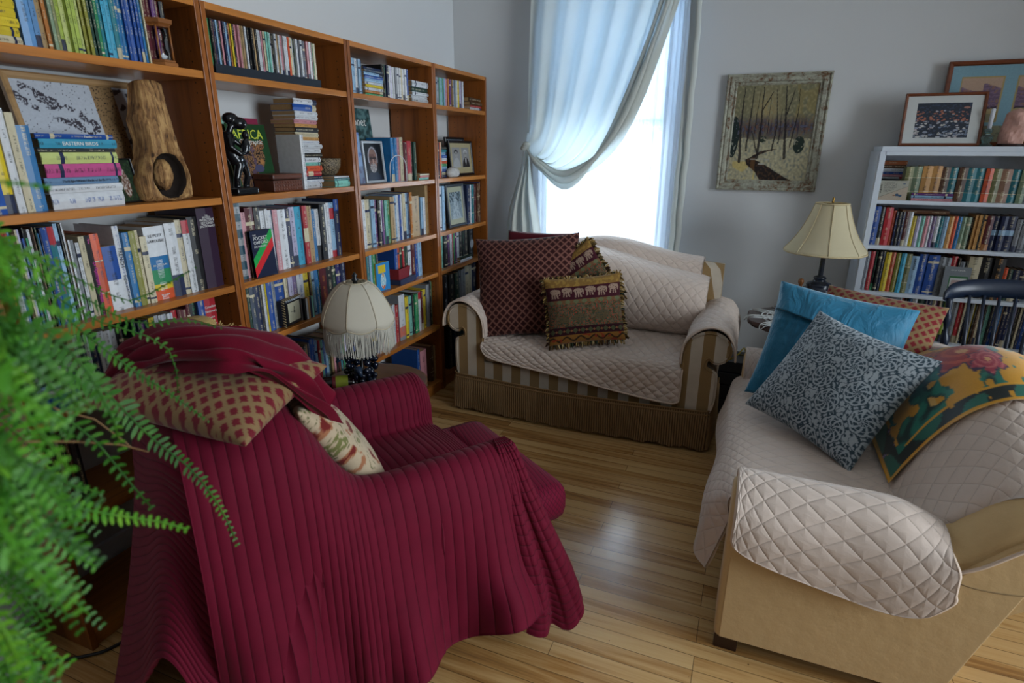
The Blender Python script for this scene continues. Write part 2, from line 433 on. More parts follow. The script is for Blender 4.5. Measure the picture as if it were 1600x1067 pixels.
gridobj('voile_panel', sg, M_SHEER, sh)
rod = MB(); rod.tube([(-1.50, YW-.10, 2.70), (-.38, YW-.10, 2.70)], .012, 10)
for x in (-1.46, -.42): rod.tube([(x, YW, 2.70), (x, YW-.10, 2.70)], .008, 6)
tag(rod.build('curtain_rod', M_TRIM, None, True), 'white curtain rod above the window', 'curtain rod')
# right hand edge ruffle of the sheer
def edge_curtain():
    n = 60; rows = []
    for i in range(n):
        z = 2.68-i/(n-1)*1.95
        w_ = .005*math.sin(i*.9)+.004*math.sin(i*.37+1)
        rows.append([(-.455+w_*.4+.012*math.sin(j*2.1+i*.05), YW-.11+.02*math.cos(j*1.9), z) for j in range(7)])
    G = np.array(rows); G[:, :, 0] += np.linspace(-.02, .04, 7)[None]; return G
gridobj('gathered_edge', edge_curtain(), M_SWAG, sh)
# swag: straight at the left edge, sweeping from top right to the tie-back at left
cw = thing('tied_curtain', 'cream linen curtain swept left and knotted at its tie-back', 'curtain')
tie = np.array((-1.452, YW-.13, 1.525))
nS, nT = 90, 70; G = np.zeros((nS, nT, 3))
for i in range(nS):
    s = i/(nS-1)                       # 0 left edge .. 1 free (right) edge
    top = np.array((-1.425+s*.955, YW-.12, 2.69))
    sag = (s**1.6)
    # path from top down: free edge falls diagonally and bellies below the tie
    c1 = np.array((-1.44+s*.86, YW-.14, 2.69-.45-.1*s)); c2 = np.array((-1.44+s*.64, YW-.17, 1.66-.1*s**2)); c3 = np.array((-1.44+s*.33, YW-.19, 1.50-.165*s**1.3))
    P = np.array([top, c1, c2, c3, tie+np.array((0, 0, -.035*s+.01))])
    if s < .25: P[3] = P[3]*(s/.25)+np.array((-1.447, YW-.14, 1.62))*(1-s/.25)
    L = catmull(P, nT)
    t_ = np.linspace(0, 1, nT)
    amp = .034*(1-.65*t_)*np.sin(PI*np.clip(t_*1.05, 0, 1))**.3
    L[:, 1] += amp*np.sin(s*2*PI*6+1.5*t_)-.03*np.sin(PI*t_)*s
    L[:, 2] += .012*np.sin(s*2*PI*7)*t_*(1-t_)*4
    G[i] = L
gridobj('swag', G, M_SWAG, cw)
# free-edge roll (the gathered lower edge)
def roll(off, r, dy):
    P = np.array([(-.46+off, YW-.13+dy, 2.69), (-.60+off, YW-.16+dy, 2.16), (-.81+off*.8, YW-.19+dy, 1.62), (-1.12, YW-.22+dy, 1.36+off), (-1.33, YW-.20+dy, 1.42+off*.5), (-1.452, YW-.14+dy, 1.515)])
    return catmull(P, 40), r
m = MB()
for off, r, dy in ((0, .020, 0), (-.035, .022, -.012), (-.075, .018, 0), (.015, .014, .014)):
    P, r_ = roll(off, r, dy); n_ = len(P)
    m.tube([tuple(p) for p in P], [r_*(.35+.65*math.sin(PI*min(1, .08+k/n_)))+.004*math.sin(k*.6) for k in range(n_)], 8)
m.build('hem_fold', M_SWAG, cw, True)
# tail below the knot
nS, nT = 60, 40; G = np.zeros((nS, nT, 3))
for i in range(nS):
    s = i/(nS-1)
    for j in range(nT):
        t_ = j/(nT-1)
        spread = .02+(.19)*min(1, t_*1.25)**.8
        x = -1.452+(s-.58)*spread*1.35+.012*math.sin(t_*9+s*3)
        y = YW-.135+.028*math.sin(s*2*PI*3.2+t_*1.2)*min(1, t_*3)
        G[i, j] = (x, y, 1.515-t_*(1.02-.22*max(0, .25-s)*4*1.0))
gridobj('curtain_tail', G, M_SWAG, cw)
k = MB()
for a in range(3): k.ball((-1.452+.010*a-.01, YW-.145-.006*a, 1.525+.012*(a-1)), (.030, .028, .018), 12, 8)
k.build('tie_knot', M_SWAG, cw, True)

# ------------------------------------------------------------------ ground and trees outside the window
g = MB(); g.box(-9, 9, YW+.6, YW+16, -.7, -.6)
tag(g.build('snowy_lawn', plain('outdoor_snow', '#e6ebef', .8, 3, .04)), 'pale open ground outside beyond the window', 'lawn', kind='structure')
random.seed(4)
for (tx, ty, hh) in ((-1.6, YW+6.5, 2.5),):
    tr = thing('garden_tree', 'pale tree outside, faintly seen through the sheer curtain', 'tree', (tx, ty, -.6))
    a = MB(); a.tube([(0, 0, 0), (.03, 0, hh*.4), (0, 0, hh*.8)], [.08, .06, .03], 7); a.build('trunk', plain('bark', '#7f8a90', .9), tr)
    l = MB()
    for q in range(300):
        r = random.random()**.5*.9; an = random.random()*2*PI; z = hh*.5+random.random()*hh*.5
        l.ball((r*math.cos(an), r*math.sin(an), z), random.uniform(.02, .06), 5, 4)
    tag(l.build('foliage', plain('distant_foliage', '#9fb0b4', .9), tr), None, None, kind='stuff')
BK = {
 '1.0': '1064,30,215,bp 1093,14,215,bp 1107,14,215,tn 1121,12,215,ob 1133,11,215,sg 1144,13,215,og 1156,13,215,lm 1169,13,215,pl 1182,13,215,lm 1194,12,215,lm 1207,12,215,pl 1219,10,215,ol 1229,11,215,ol 1240,9,215,dg 1249,10,215,dg 1259,11,215,gn 1270,10,215,tl 1280,12,215,sk 1292,15,215,sk 1307,15,215,tl 1322,13,215,bt 1334,13,215,bt 1347,11,215,bl 1358,13,215,bl 1372,11,215,bl 1383,11,215,bl 1394,9,215,bt 1403,7,215,mn 1410,7,215,cr 1417,12,215,mr 1429,12,215,mr 1441,15,215,pu 1455,17,215,mr 1473,15,215,dk',
 '1.1': '882,46,230,bl 927,25,270,yl 953,19,260,wh 972,20,250,cr 991,33,220,bt',
 '1.2': '884,6,282,or 890,5,279,yl 894,15,274,wr 909,8,274,bl 917,9,267,br 926,6,277,cr 932,9,277,lp 941,5,280,bk 940,6,253,bl 947,7,252,gn 954,8,274,wh 962,5,279,br 966,5,278,dg 969,17,261,bt 986,5,273,nv 991,16,275,bl 1007,17,276,tr 1024,12,282,lb 1036,6,280,dk 1042,6,283,wh 1048,5,262,br 1050,7,233,wh 1057,13,232,gy 1070,12,223,wh 1082,18,239,cr 1099,16,240,km 1115,25,242,or 1143,44,200,bw 1188,19,257,wb 1207,21,235,bt 1228,21,237,ol 1249,12,237,cr 1261,23,216,cr 1283,72,242,LR 1355,42,247,wn 1397,22,254,cr 1419,27,250,wr 1446,39,258,bk 1485,72,284,WD',
 '1.3': '990,15,201,tn 1005,13,198,wh 1018,11,195,nv 1029,15,194,wh 1044,25,190,nv 1069,21,191,wn 1090,20,188,wn 1110,23,185,wn 1132,15,184,bk 1147,37,138,gn 1184,11,191,nv 1195,12,190,nv 1207,21,182,pu 1228,14,186,nv 1242,20,189,yl 1262,14,192,wb 1276,15,190,wb 1291,15,189,wb 1306,21,189,wb 1326,20,194,rd 1346,16,192,mr 1362,22,188,mr 1385,14,203,mr 1398,31,203,gk 1429,27,207,bl 1456,54,204,RD',
 '1.4': '839,10,270,dk 849,6,270,tn 855,11,270,dk 867,12,270,br 878,10,260,dk 888,10,260,cr 899,14,270,dk 913,14,260,br 927,22,270,dk',
 '2.0': '1646,9,150,gw 1655,9,150,bk 1664,9,150,pk 1673,9,150,nv 1681,9,150,lb 1690,9,150,bk 1699,9,150,pk 1708,9,150,nv 1718,9,150,lb 1727,9,150,nv 1736,9,150,ob 1746,9,150,yl 1755,10,150,bk 1765,10,150,pk 1774,10,150,pk 1784,10,150,tn 1794,10,150,tn 1804,10,150,wh 1814,10,150,gy 1824,10,150,bk 1834,10,150,bk 1844,10,150,tn 1854,10,150,bk 1865,10,150,wh 1875,11,150,wh 1886,11,150,pk 1896,11,150,cr 1907,11,150,mn 1918,11,150,mn 1929,11,150,wh 1940,11,150,bk 1951,11,150,wh 1962,11,150,tn 1974,11,150,wh 1985,12,150,pk 1997,12,150,wh 2008,12,150,wh 2020,12,150,or 2032,12,150,cr 2044,12,150,wh 2056,12,150,dg 2068,12,150,wh 2080,12,150,nv 2093,13,150,wh 2105,13,150,nv 2118,13,150,nv 2131,13,150,pk 2144,13,150,wh 2157,13,150,mr 2170,13,150,gn 2183,13,150,cr',
 '2.2': '1651,31,290,TS 1682,23,252,pk 1705,43,268,mr 1748,29,265,bk 1777,25,250,wh 1802,15,255,wh 1817,21,249,wb 1838,6,249,nv 1844,28,248,pw 1872,44,246,wh 1916,28,245,nv 1943,33,250,lp 1976,38,249,sk 2014,29,250,rc 2043,30,247,tn 2073,24,231,bt 2098,26,229,wk 2124,35,247,dk 2159,22,245,wh 2181,22,250,wb 2203,30,249,rb 2233,34,262,nb',
 '2.3': '1652,15,211,dg 1666,26,208,gb 1692,25,210,nv 1717,14,209,bk 1730,14,213,wh 1744,9,211,yl 1753,29,213,bl 1783,23,210,gy 1805,49,209,bl 1854,19,208,cr 1874,26,210,lp 1900,27,213,mv 1927,41,216,wb 1968,31,213,yl 2000,8,210,br 2008,13,211,ol 2021,18,212,lb 2039,27,212,bt 2066,7,212,dg 2073,45,212,rb2 2118,45,209,bk 2163,32,208,dg 2195,33,207,np 2228,36,214,nw',
 '2.4': '1787,15,225,tl 1802,16,222,ol 1818,18,218,bt 1836,15,216,bt 1851,16,214,ob 1867,20,214,dg 1887,20,221,lb 1907,9,218,tn 1916,19,222,bk 1935,12,222,tn 1948,15,223,nv 1962,22,237,bl 1984,19,230,bl 2003,16,220,lb 2018,13,215,rd 2031,16,213,mn 2047,14,210,bl 2061,19,200,lb 2080,21,200,dg 2102,14,200,tn 2116,15,200,pk 2131,12,200,bk 2143,23,200,mr 2165,15,200,tl 2181,16,200,bk 2196,15,200,gn 2212,18,200,lp 2230,18,200,dk 2248,21,200,br 2270,22,200,bl 2291,22,200,cr 2313,22,200,dg 2335,34,200,rd',
 '3.0': '2429,23,152,lb 2453,24,153,wh 2476,19,153,lb 2496,20,152,bt 2668,26,153,bk 2694,18,155,gk 2712,19,155,nv 2731,15,155,wh 2745,14,155,lp 2759,17,154,wh 2775,17,154,wh 2792,17,154,gy 2809,17,155,wh 2826,17,155,wh 2843,17,155,cr 2861,18,156,wh 2879,18,156,wh 2896,18,156,bl',
 '3.1': '2711,29,222,bt 2741,30,223,bt 2771,28,225,pk 2799,31,226,cr 2830,35,202,mr 2864,43,209,rd 2908,26,207,bk 2934,29,205,dg',
 '3.2': '2443,26,245,wh 2469,42,243,cr 2511,32,240,lb 2543,28,237,pu 2570,22,233,bk 2593,24,230,wn 2616,16,229,pu 2632,23,228,mn 2655,32,226,gn 2686,43,242,tn 2729,26,246,lb 2755,25,247,wh 2780,21,248,bl 2801,15,249,wh 2816,31,252,cr 2847,25,253,lb 2872,20,254,nv 2892,26,254,ob 2918,91,230,BP 3009,28,218,lb 3037,25,216,wb 3063,36,282,tn',
 '3.3': '2450,23,214,tl 2472,20,213,lb 2492,41,213,gn 2533,16,210,bk 2702,33,212,bl 2735,23,211,or 2758,27,209,dg 2785,20,209,rd 2805,30,208,dg 2835,33,209,wh 2869,43,211,mr 2911,38,212,bl 2949,44,212,lb',
 '3.4': '2481,15,270,yl 2496,16,268,bl 2512,14,265,rd 2525,7,257,gy 2532,23,233,pk 2555,16,242,tn 2571,13,238,bk 2584,13,231,cr 2597,18,224,mr 2615,17,221,mn 2632,19,219,bl 2651,29,231,wh 2680,38,220,rd 2718,61,270,WO 2779,30,247,yl 2809,22,239,cr 2831,31,240,mn 2863,20,250,bk 2883,23,239,gn 2906,24,238,gn 2929,27,244,wr 2956,24,242,mr 2980,24,246,yl 3004,21,245,yl 3025,35,268,gy 3060,24,288,dk 3085,25,278,gn 3110,18,278,gn 3128,40,281,mn',
 '3.5': '2470,53,280,lb 2524,76,270,wh 2866,31,270,bs 2897,129,250,PK 3035,42,240,br 3077,37,230,tn 3114,48,240,dg',
 '4.0': '3210,17,153,gy 3227,18,154,lb 3245,18,154,gy 3263,18,155,mn 3281,18,155,lb 3299,18,155,gn 3317,18,156,lb 3335,19,156,pk 3354,19,157,ob 3373,19,157,gy 3392,19,157,pu 3411,19,158,tn 3430,20,158,lb 3450,20,159,gy 3469,20,159,wb 3489,20,160,yl 3509,20,160,lp 3530,20,161,mv 3550,21,161,wh',
 '4.1': '3214,19,204,nv 3233,16,206,or 3248,19,208,cr',
 '4.2': '3218,26,270,wh 3244,30,270,lb 3275,26,267,bk 3587,48,259,nv 3635,26,258,wh 3661,36,259,tl 3697,40,259,mr 3737,33,261,br 3770,34,264,br 3803,26,268,bl 3830,19,269,wh',
 '4.3': '3215,35,236,mn 3250,47,228,bk 3297,33,228,pu 3329,31,233,wh 3361,17,231,rd 3378,21,231,gn 3399,26,232,pu 3425,39,233,wh 3464,43,236,bk 3507,24,234,gk 3531,66,233,bk 3597,97,232,AL',
 '4.4': '3233,69,285,kw 3302,80,280,bk 3382,63,276,dg 3445,31,280,gy 3476,63,282,gy 3539,58,294,cr 3597,59,288,cr 3656,84,298,nv',
 '4.5': '3283,51,300,dk 3334,52,300,nv 3387,64,300,dk 3451,66,300,tl 3517,68,300,dk 3586,95,300,nv',
 '5.0': '722,35,171,og 757,39,173,sg 796,45,175,to 840,42,176,to 882,36,169,br 919,36,169,tl 954,39,170,br 993,36,168,tl 1029,38,168,tl 1067,32,166,or 1099,34,165,og 1134,46,164,pb 1179,35,163,tl 1214,30,162,sg',
 '5.1': '610,35,206,bl 645,23,202,bk 667,35,203,rd 702,17,186,ro 719,12,182,nv 730,16,180,bk 746,17,181,nv 763,17,183,mr 780,18,182,wb 798,19,161,yl 817,19,162,lp 836,18,163,mn 855,18,164,pk 872,16,165,wh 888,17,164,mv 905,17,165,wh 923,18,165,tl 940,21,165,lb 961,21,167,to 982,18,169,or 1000,17,167,bt 1018,20,167,sg 1038,22,166,sg 1059,10,167,bk 1070,9,179,sr 1078,8,179,sr 1087,8,179,sr 1095,8,179,sr 1104,8,180,sr 1112,11,180,sr 1123,30,176,rb2 1153,28,177,ns 1181,28,178,ns 1209,40,179,ns 1249,24,165,gy 1273,24,164,gy',
 '5.2': '592,24,212,wh 616,22,217,gy 638,21,219,rd 659,18,220,gk 677,16,221,bk 693,18,222,nv 710,27,219,yl 737,23,219,ro 761,23,218,ol 784,23,218,sk 807,28,216,og 835,34,206,lb 869,41,219,bl 910,51,217,bl 962,27,210,gy 988,27,207,gy 1015,27,217,rd 1043,13,208,bk 1056,25,191,gy 1081,11,194,bk 1092,55,220,cr 1147,53,219,bk 1200,48,219,kg 1248,19,173,or 1267,23,167,dg 1291,29,165,nv 1320,26,164,nv',
 '5.3': '815,17,235,wh 832,11,235,rd 843,21,235,bk 863,15,235,bt 878,24,235,wh 902,30,235,dg 932,5,235,mn 935,16,235,nv 951,23,235,nv 974,15,235,cr 989,10,235,pu 999,9,235,mr 1008,10,235,cr 1019,13,235,tl 1032,14,235,lm 1046,18,235,wk 1064,7,235,wh 1070,23,235,gy 1094,6,235,cr 1100,20,235,rd 1120,9,235,cr 1130,11,235,nv 1141,10,235,bk 1151,13,235,gy 1164,7,235,yl 1171,8,235,bk 1179,13,235,br 1192,11,235,cr 1203,12,235,br 1215,9,235,dk 1224,19,235,mn 1243,13,235,dk 1256,17,235,bl 1273,12,235,bt 1285,9,235,br 1294,17,235,nv 1311,20,235,nv 1331,15,235,wh 1346,6,235,lp 1352,14,235,bk 1367,11,235,cr 1378,12,235,nv 1390,20,235,bl',
}
# ------------------------------------------------------------------ bookcases
M_TEAK = wood('honey_teak', '#93561f', '#5e300e', 1.0, 'z', .34, stripe=9)
M_TEAKS = wood('honey_teak_shelf', '#ad6d2f', '#7a4216', 1.0, 'y', .30, stripe=11)
def holes(m):
    n, l = m.node_tree.nodes, m.node_tree.links; t = NT.__new__(NT); t.m = m; t.n = n; t.l = l; t.b = n['Principled BSDF']
    sp = t.add('ShaderNodeSeparateXYZ'); l.new(t.coord(), sp.inputs[0])
    dz = t.math('SUBTRACT', t.math('MULTIPLY', t.math('FRACT', t.math('DIVIDE', sp.outputs['Z'], .032)), .032), .016)
    dx = t.math('MINIMUM', t.math('ABSOLUTE', t.math('ADD', sp.outputs['X'], 1.795)), t.math('ABSOLUTE', t.math('ADD', sp.outputs['X'], 1.985)))
    r = t.math('ADD', t.math('MULTIPLY', dz, dz), t.math('MULTIPLY', dx, dx)); hm = t.math('MULTIPLY', t.math('LESS_THAN', r, .0028**2), t.math('MULTIPLY', t.math('GREATER_THAN', sp.outputs['Z'], .18), t.math('LESS_THAN', sp.outputs['Z'], 1.88)))
    old = t.b.inputs['Base Color'].links[0].from_socket; l.new(t.mix(hm, old, (.01, .006, .003)), t.b.inputs['Base Color'])
M_TSIDE = wood('honey_teak_side', '#8a4e1c', '#55290c', 1.0, 'z', .34, stripe=9); holes(M_TSIDE)
SH = [.07, .443, .781, 1.018, 1.336, 1.747]
CY = [(.82, 1.59), (1.59, 2.352), (2.352, 3.12), (3.12, 3.83)]
XFR, XBK = -1.75, -2.035
cases = []
ORD = ['leftmost', 'second', 'third', 'fourth']
for ci, (a, b) in enumerate(CY):
    a += .002; b -= .002
    r = thing('bookcase', ['tall honey-teak bookcase at far left, behind the fern and red armchair', 'tall honey-teak bookcase holding the leopard book and dark mother sculpture',
                           'tall honey-teak bookcase directly behind the fringed lamp', 'tall honey-teak bookcase in the corner beside the loveseat'][ci], 'bookcase', (0, 0, 0), group=None)
    for yy in ((a, a+.019), (b-.019, b)):
        s_ = MB().box(XBK, XFR, yy[0], yy[1], 0, 1.96).build('side_panel', M_TSIDE, r, bev=.0015)
    for z in SH[1:]:
        MB().box(XBK+.01, XFR-.004, a+.020, b-.020, z-.024, z).build('shelf', M_TEAKS, r, bev=.0015)
    MB().box(XBK+.01, XFR-.004, a+.019, b-.019, SH[0]-.02, SH[0]).build('bottom_shelf', M_TEAKS, r, bev=.0015)
    MB().box(XBK, XFR-.001, a+.019, b-.019, 1.938, 1.960).build('top_panel', M_TEAKS, r, bev=.0015)
    MB().box(XFR-.03, XFR-.012, a+.019, b-.019, 0, SH[0]-.02).build('plinth', M_TEAKS, r, bev=.0015)
    cases.append(r)

# white case
M_WCASE = plain('white_painted_pine', '#ccd5e0', .45, 9, .05, .12)
WXL, WFR, WTOP = .573, 3.69, 1.528
WSH = [.07, .245, .50, .757, 1.013, 1.256]
wc = thing('white_bookcase', 'low white painted bookcase full of books against the window wall', 'bookcase')
MB().box(WXL, WXL+.03, WFR, 3.94, 0, 1.503).build('side_panel', M_WCASE, wc, bev=.002)
MB().box(1.45, 1.48, WFR, 3.94, 0, 1.503).build('side_panel', M_WCASE, wc, bev=.002)
MB().box(WXL+.012, 1.468, WFR-.006, 3.94, 1.503, WTOP).box(WXL+.030, 1.45, WFR-.006, WFR+.016, 1.482, 1.503).build('top_board', M_WCASE, wc, bev=.002)
MB().box(WXL+.008, WXL+.036, WFR-.006, WFR, 0, 1.503).build('face_stile', M_WCASE, wc, bev=.001)
MB().box(WXL+.03, 1.45, 3.925, 3.937, .05, 1.503).build('back_panel', plain('white_case_back', '#aab0b8', .6), wc)
for z in WSH: MB().box(WXL+.031, 1.449, WFR+.002, 3.925, z-.02, z).build('shelf', M_WCASE, wc, bev=.002)

# ------------------------------------------------------------------ books
PAL = dict(wh='#cfd2d6', cr='#cfc4a4', bk='#14161b', nv='#16244a', bl='#1c4c9a', lb='#8fb2cf', bp='#5f8fbf', sk='#3fa0c0', tl='#1b7480', bt='#1f6ea6', gn='#2d8a5a', dg='#173a2e', lg='#8dbb3c',
           lm='#a3b64c', pl='#c3cc7c', sg='#7d9275', og='#7c7f52', ol='#8b8a32', yl='#d6bd2c', ob='#b5702e', br='#5a3a26', rd='#b02430', mr='#561320', pk='#c98a92', pu='#5f2a72', tn='#a98c62',
           gy='#8d9298', dk='#23272e', mn='#7fc0b0', lp='#b9b4d0', mv='#7e6a94', gb='#3a4658', to='#cf9a58', pb='#95705a', ro='#c85a3a', np='#2a2560', bs='#2456a0')
PAL['or'] = '#d4552b'
SPEC = dict(wr=('wh', 'rd', 'white red-topped'), tr=('tl', 'rd', 'teal red-banded'), km=('bk', 'pu', 'black magenta-lettered'), bw=('wh', 'bl', 'half-blue half-white'), wb=('wh', 'bl', 'white blue-printed'),
            wn=('wh', 'nv', 'white navy-footed'), gk=('bk', 'gn', 'black green-printed'), gw=('gn', 'wh', 'green and white'), pw=('pk', 'wh', 'pink and white'), rc=('rd', 'cr', 'red and cream'), wk=('wh', 'bk', 'white black-footed'),
            rb=('lb', 'rd', 'pale-blue red-banded'), nb=('nv', 'bl', 'navy bright-topped'), nw=('nv', 'wh', 'navy white-lettered'), rb2=('mr', 'ob', 'red-brown'), kw=('bk', 'wh', 'black white-lettered'),
            kg=('bk', 'to', 'black gold-lettered'), ns=('nv', 'lb', 'navy blue-banded'), sr=('to', 'bk', 'thin cream and black'), LR=('wh', 'gn', ''), WD=('#2c1630', 'wh', ''), RD=('rd', 'wh', ''), TS=('#1d4656', 'wh', ''), BP=('tn', 'bk', ''), WO=('gy', 'or', ''), PK=('pk', 'wh', ''), AL=('bk', 'gy', ''))
CN = dict(wh='white', cr='cream', bk='black', nv='navy', bl='blue', lb='pale blue', bp='powder blue', sk='sky blue', tl='teal', bt='azure', gn='green', dg='dark green', lg='lime', lm='lime green', pl='pale lime', sg='sage green', og='olive grey',
          ol='olive', yl='yellow', ob='orange-brown', br='brown', rd='red', mr='maroon', pk='pink', pu='purple', tn='tan', gy='grey', dk='charcoal', mn='mint', lp='pale lilac', mv='mauve', gb='slate blue', to='light tan', pb='dusty brown', ro='coral red', np='violet-blue', bs='cobalt')
CN['or'] = 'orange'
def pc(c):
    if c.startswith('#'): return np.array(lin(c))
    return np.array(lin(PAL[c]))
def book_mat():
    t = NT('printed_book_cover'); c = t.attr('col'); tc = t.attr('ink'); uvn = t.add('ShaderNodeUVMap'); sp = t.add('ShaderNodeSeparateXYZ'); t.l.new(uvn.outputs[0], sp.inputs[0])
    u, v = sp.outputs['X'], sp.outputs['Y']
    oi = t.add('ShaderNodeObjectInfo'); r = oi.outputs['Random']
    cmb = t.add('ShaderNodeCombineXYZ'); t.l.new(t.math('MULTIPLY', v, 620), cmb.inputs[0]); t.l.new(t.math('MULTIPLY', u, 3.2), cmb.inputs[1]); t.l.new(t.math('MULTIPLY', r, 90), cmb.inputs[2])
    let = t.math('GREATER_THAN', t.noise(cmb.outputs[0], 1, 1), .5)
    cm2 = t.add('ShaderNodeCombineXYZ'); t.l.new(t.math('MULTIPLY', v, 26), cm2.inputs[0]); t.l.new(t.math('MULTIPLY', r, 57), cm2.inputs[2])
    seg = t.math('GREATER_THAN', t.noise(cm2.outputs[0], 1, 1), .47)
    inu = t.math('MULTIPLY', t.math('GREATER_THAN', u, .34), t.math('LESS_THAN', u, .66))
    mk = t.math('MULTIPLY', t.math('MULTIPLY', let, seg), inu)
    f = t.noise(t.coord(), 60, 3)
    col = t.mix(t.math('MULTIPLY', mk, .62), c, tc); col = t.mix(t.math('MULTIPLY', f, .3), col, (0.02, 0.02, 0.02))
    return t.done(col, .42, t.bump(f, .1, .001), spec=.45)
M_BOOK = book_mat()
M_PAGE = plain('page_block', '#a8875c', .9, 220, .25, .4)
rng = random.Random(11)
def book_geo(w, d, h, col, ink, bands=None, spine_curve=.12):
    """local: x thickness 0..w, spine at y=0 facing -y, depth to +y, z height 0..h. returns (cover verts,faces,cols,inks,uvs),(page verts,faces)"""
    V = []; F = []; C = []; K = []; UV = []
    bands = bands or [(0, 1, col)]
    bv = min(.003, w*.2); bd = .0018 if w > .014 else .0008
    prof = [(0, bv), (w*.5, -bv*.5), (w, bv)] if w > .012 else [(0, bv*.5), (w, bv*.5)]
    # spine strips by band
    for (z0, z1, cc) in bands:
        b = len(V)
        for z in (z0*h, z1*h):
            for i, (x, y) in enumerate(prof):
                V.append((x, y, z)); C.append(cc); K.append(ink); UV.append((i/(len(prof)-1), z))
        n = len(prof)
        for i in range(n-1): F.append((b+i, b+i+1, b+n+i+1, b+n+i))
    def bx(x0, x1, y0, y1, z0, z1, cc):
        b = len(V)
        for z in (z0, z1):
            for y in (y0, y1):
                for x in (x0, x1): V.append((x, y, z)); C.append(cc); K.append(cc); UV.append((0, 0))
        F.extend([(b, b+2, b+3, b+1), (b+4, b+5, b+7, b+6), (b, b+1, b+5, b+4), (b+2, b+6, b+7, b+3), (b, b+4, b+6, b+2), (b+1, b+3, b+7, b+5)])
    y0 = prof[0][1]
    bx(0, bd, y0, d, 0, h, col); bx(w-bd, w, y0, d, 0, h, col)
    bx(0, w, y0+.0003, y0+.0014, 0, h, col)
    ins = .003 if w > .018 else .0008
    pg = MB().box(bd, w-bd, y0+.0014, d-ins, ins, h-ins)
    return (V, F, C, K, UV), (pg.v, pg.f)
def add_ink(me, K):
    a = me.color_attributes.new('ink', 'FLOAT_COLOR', 'POINT'); cc = np.ones((len(K), 4), np.float32); cc[:, :3] = np.asarray(K)[:, :3]; a.data.foreach_set('color', cc.ravel())
STUFF = dict(V=[], F=[], C=[], K=[], UV=[])
BOOKS = []
def band_list(code, c1, c2, w):
    r = rng.random()
    if code in ('wr', 'tr'): return [(0, .82, c1), (.82, 1, c2)]
    if code == 'bw': return [(0, .48, c1), (.48, 1, c2)]
    if code in ('wn', 'wk'): return [(0, .3, c2), (.3, 1, c1)]
    if code == 'rc': return [(0, .38, c1), (.38, .62, c2), (.62, 1, c1)]
    if code == 'rb': return [(0, .12, c2), (.12, .7, c1), (.7, .9, c2), (.9, 1, c1)]
    if code == 'ns': return [(0, .45, c1), (.45, .6, c2), (.6, 1, c1)]
    if code == 'nb': return [(0, .8, c1), (.8, 1, c2)]
    if code == 'TS': return [(0, .04, c1), (.04, .13, c2*.5), (.13, .24, c1), (.24, .33, c2*.5), (.33, .45, c1), (.45, .55, c2*.5), (.55, .66, c1), (.66, .76, c2*.5), (.76, .86, c1), (.86, .95, c2*.5), (.95, 1, c1)]
    if code == 'LR': return [(0, .14, pc('or')), (.14, .22, pc('yl')), (.22, .42, pc('gn')), (.42, .6, pc('bt')), (.6, 1, c1)]
    if code == 'RD': return [(0, .12, pc('rd')), (.12, .22, pc('wh')), (.22, .26, pc('bk')), (.26, 1, c1)]
    if code == 'WO': return [(0, .08, c1), (.08, .3, pc('or')*.8+.1), (.3, 1, pc('wh'))]
    if code in ('og', 'sg', 'to', 'br', 'tl', 'or', 'pb') and w > .024 : return [(0, .26, c1), (.26, .275, pc('cr')), (.275, .66, c1*.75), (.66, .675, pc('cr')), (.675, 1, c1)]
    if r < .25 and w > .01: k = rng.uniform(.7, .85); return [(0, .06, c1), (.06, .09, c2), (.09, k, c1), (k, k+.05, c2), (k+.05, 1, c1)]
    if r < .38 and w > .01: return [(0, .18, c2*.8+.02), (.18, 1, c1)]
    return [(0, 1, c1)]
def nrnd(c):
    j = 1+rng.uniform(-.13, .13); return np.clip(c*j+rng.uniform(-.006, .006), 0, 1)
CASEN = {'1': 'leftmost teak bookcase', '2': 'second teak bookcase', '3': 'third teak bookcase', '4': 'corner teak bookcase', '5': 'white bookcase'}
SHN = {'1.0': 'top shelf', '1.1': 'second shelf', '1.2': 'third shelf', '1.3': 'fourth shelf', '1.4': 'fifth shelf', '2.0': 'top shelf', '2.2': 'third shelf', '2.3': 'fourth shelf', '2.4': 'fifth shelf',
       '3.0': 'top shelf', '3.1': 'second shelf', '3.2': 'third shelf', '3.3': 'fourth shelf', '3.4': 'fifth shelf', '3.5': 'bottom shelf', '4.0': 'top shelf', '4.1': 'second shelf', '4.2': 'third shelf', '4.3': 'fourth shelf', '4.4': 'fifth shelf', '4.5': 'bottom shelf',
       '5.0': 'top shelf', '5.1': 'second shelf', '5.2': 'third shelf', '5.3': 'fourth shelf'}
for k in ('1', '2', '3', '4', '5'): SHN.setdefault(k+'.1', 'second shelf')
def cname(code):
    if code in SPEC: return SPEC[code][2]
    return CN.get(code, 'dark')
def size_word(w, h):
    return ('thick' if w > .038 else 'thin' if w < .013 else '')
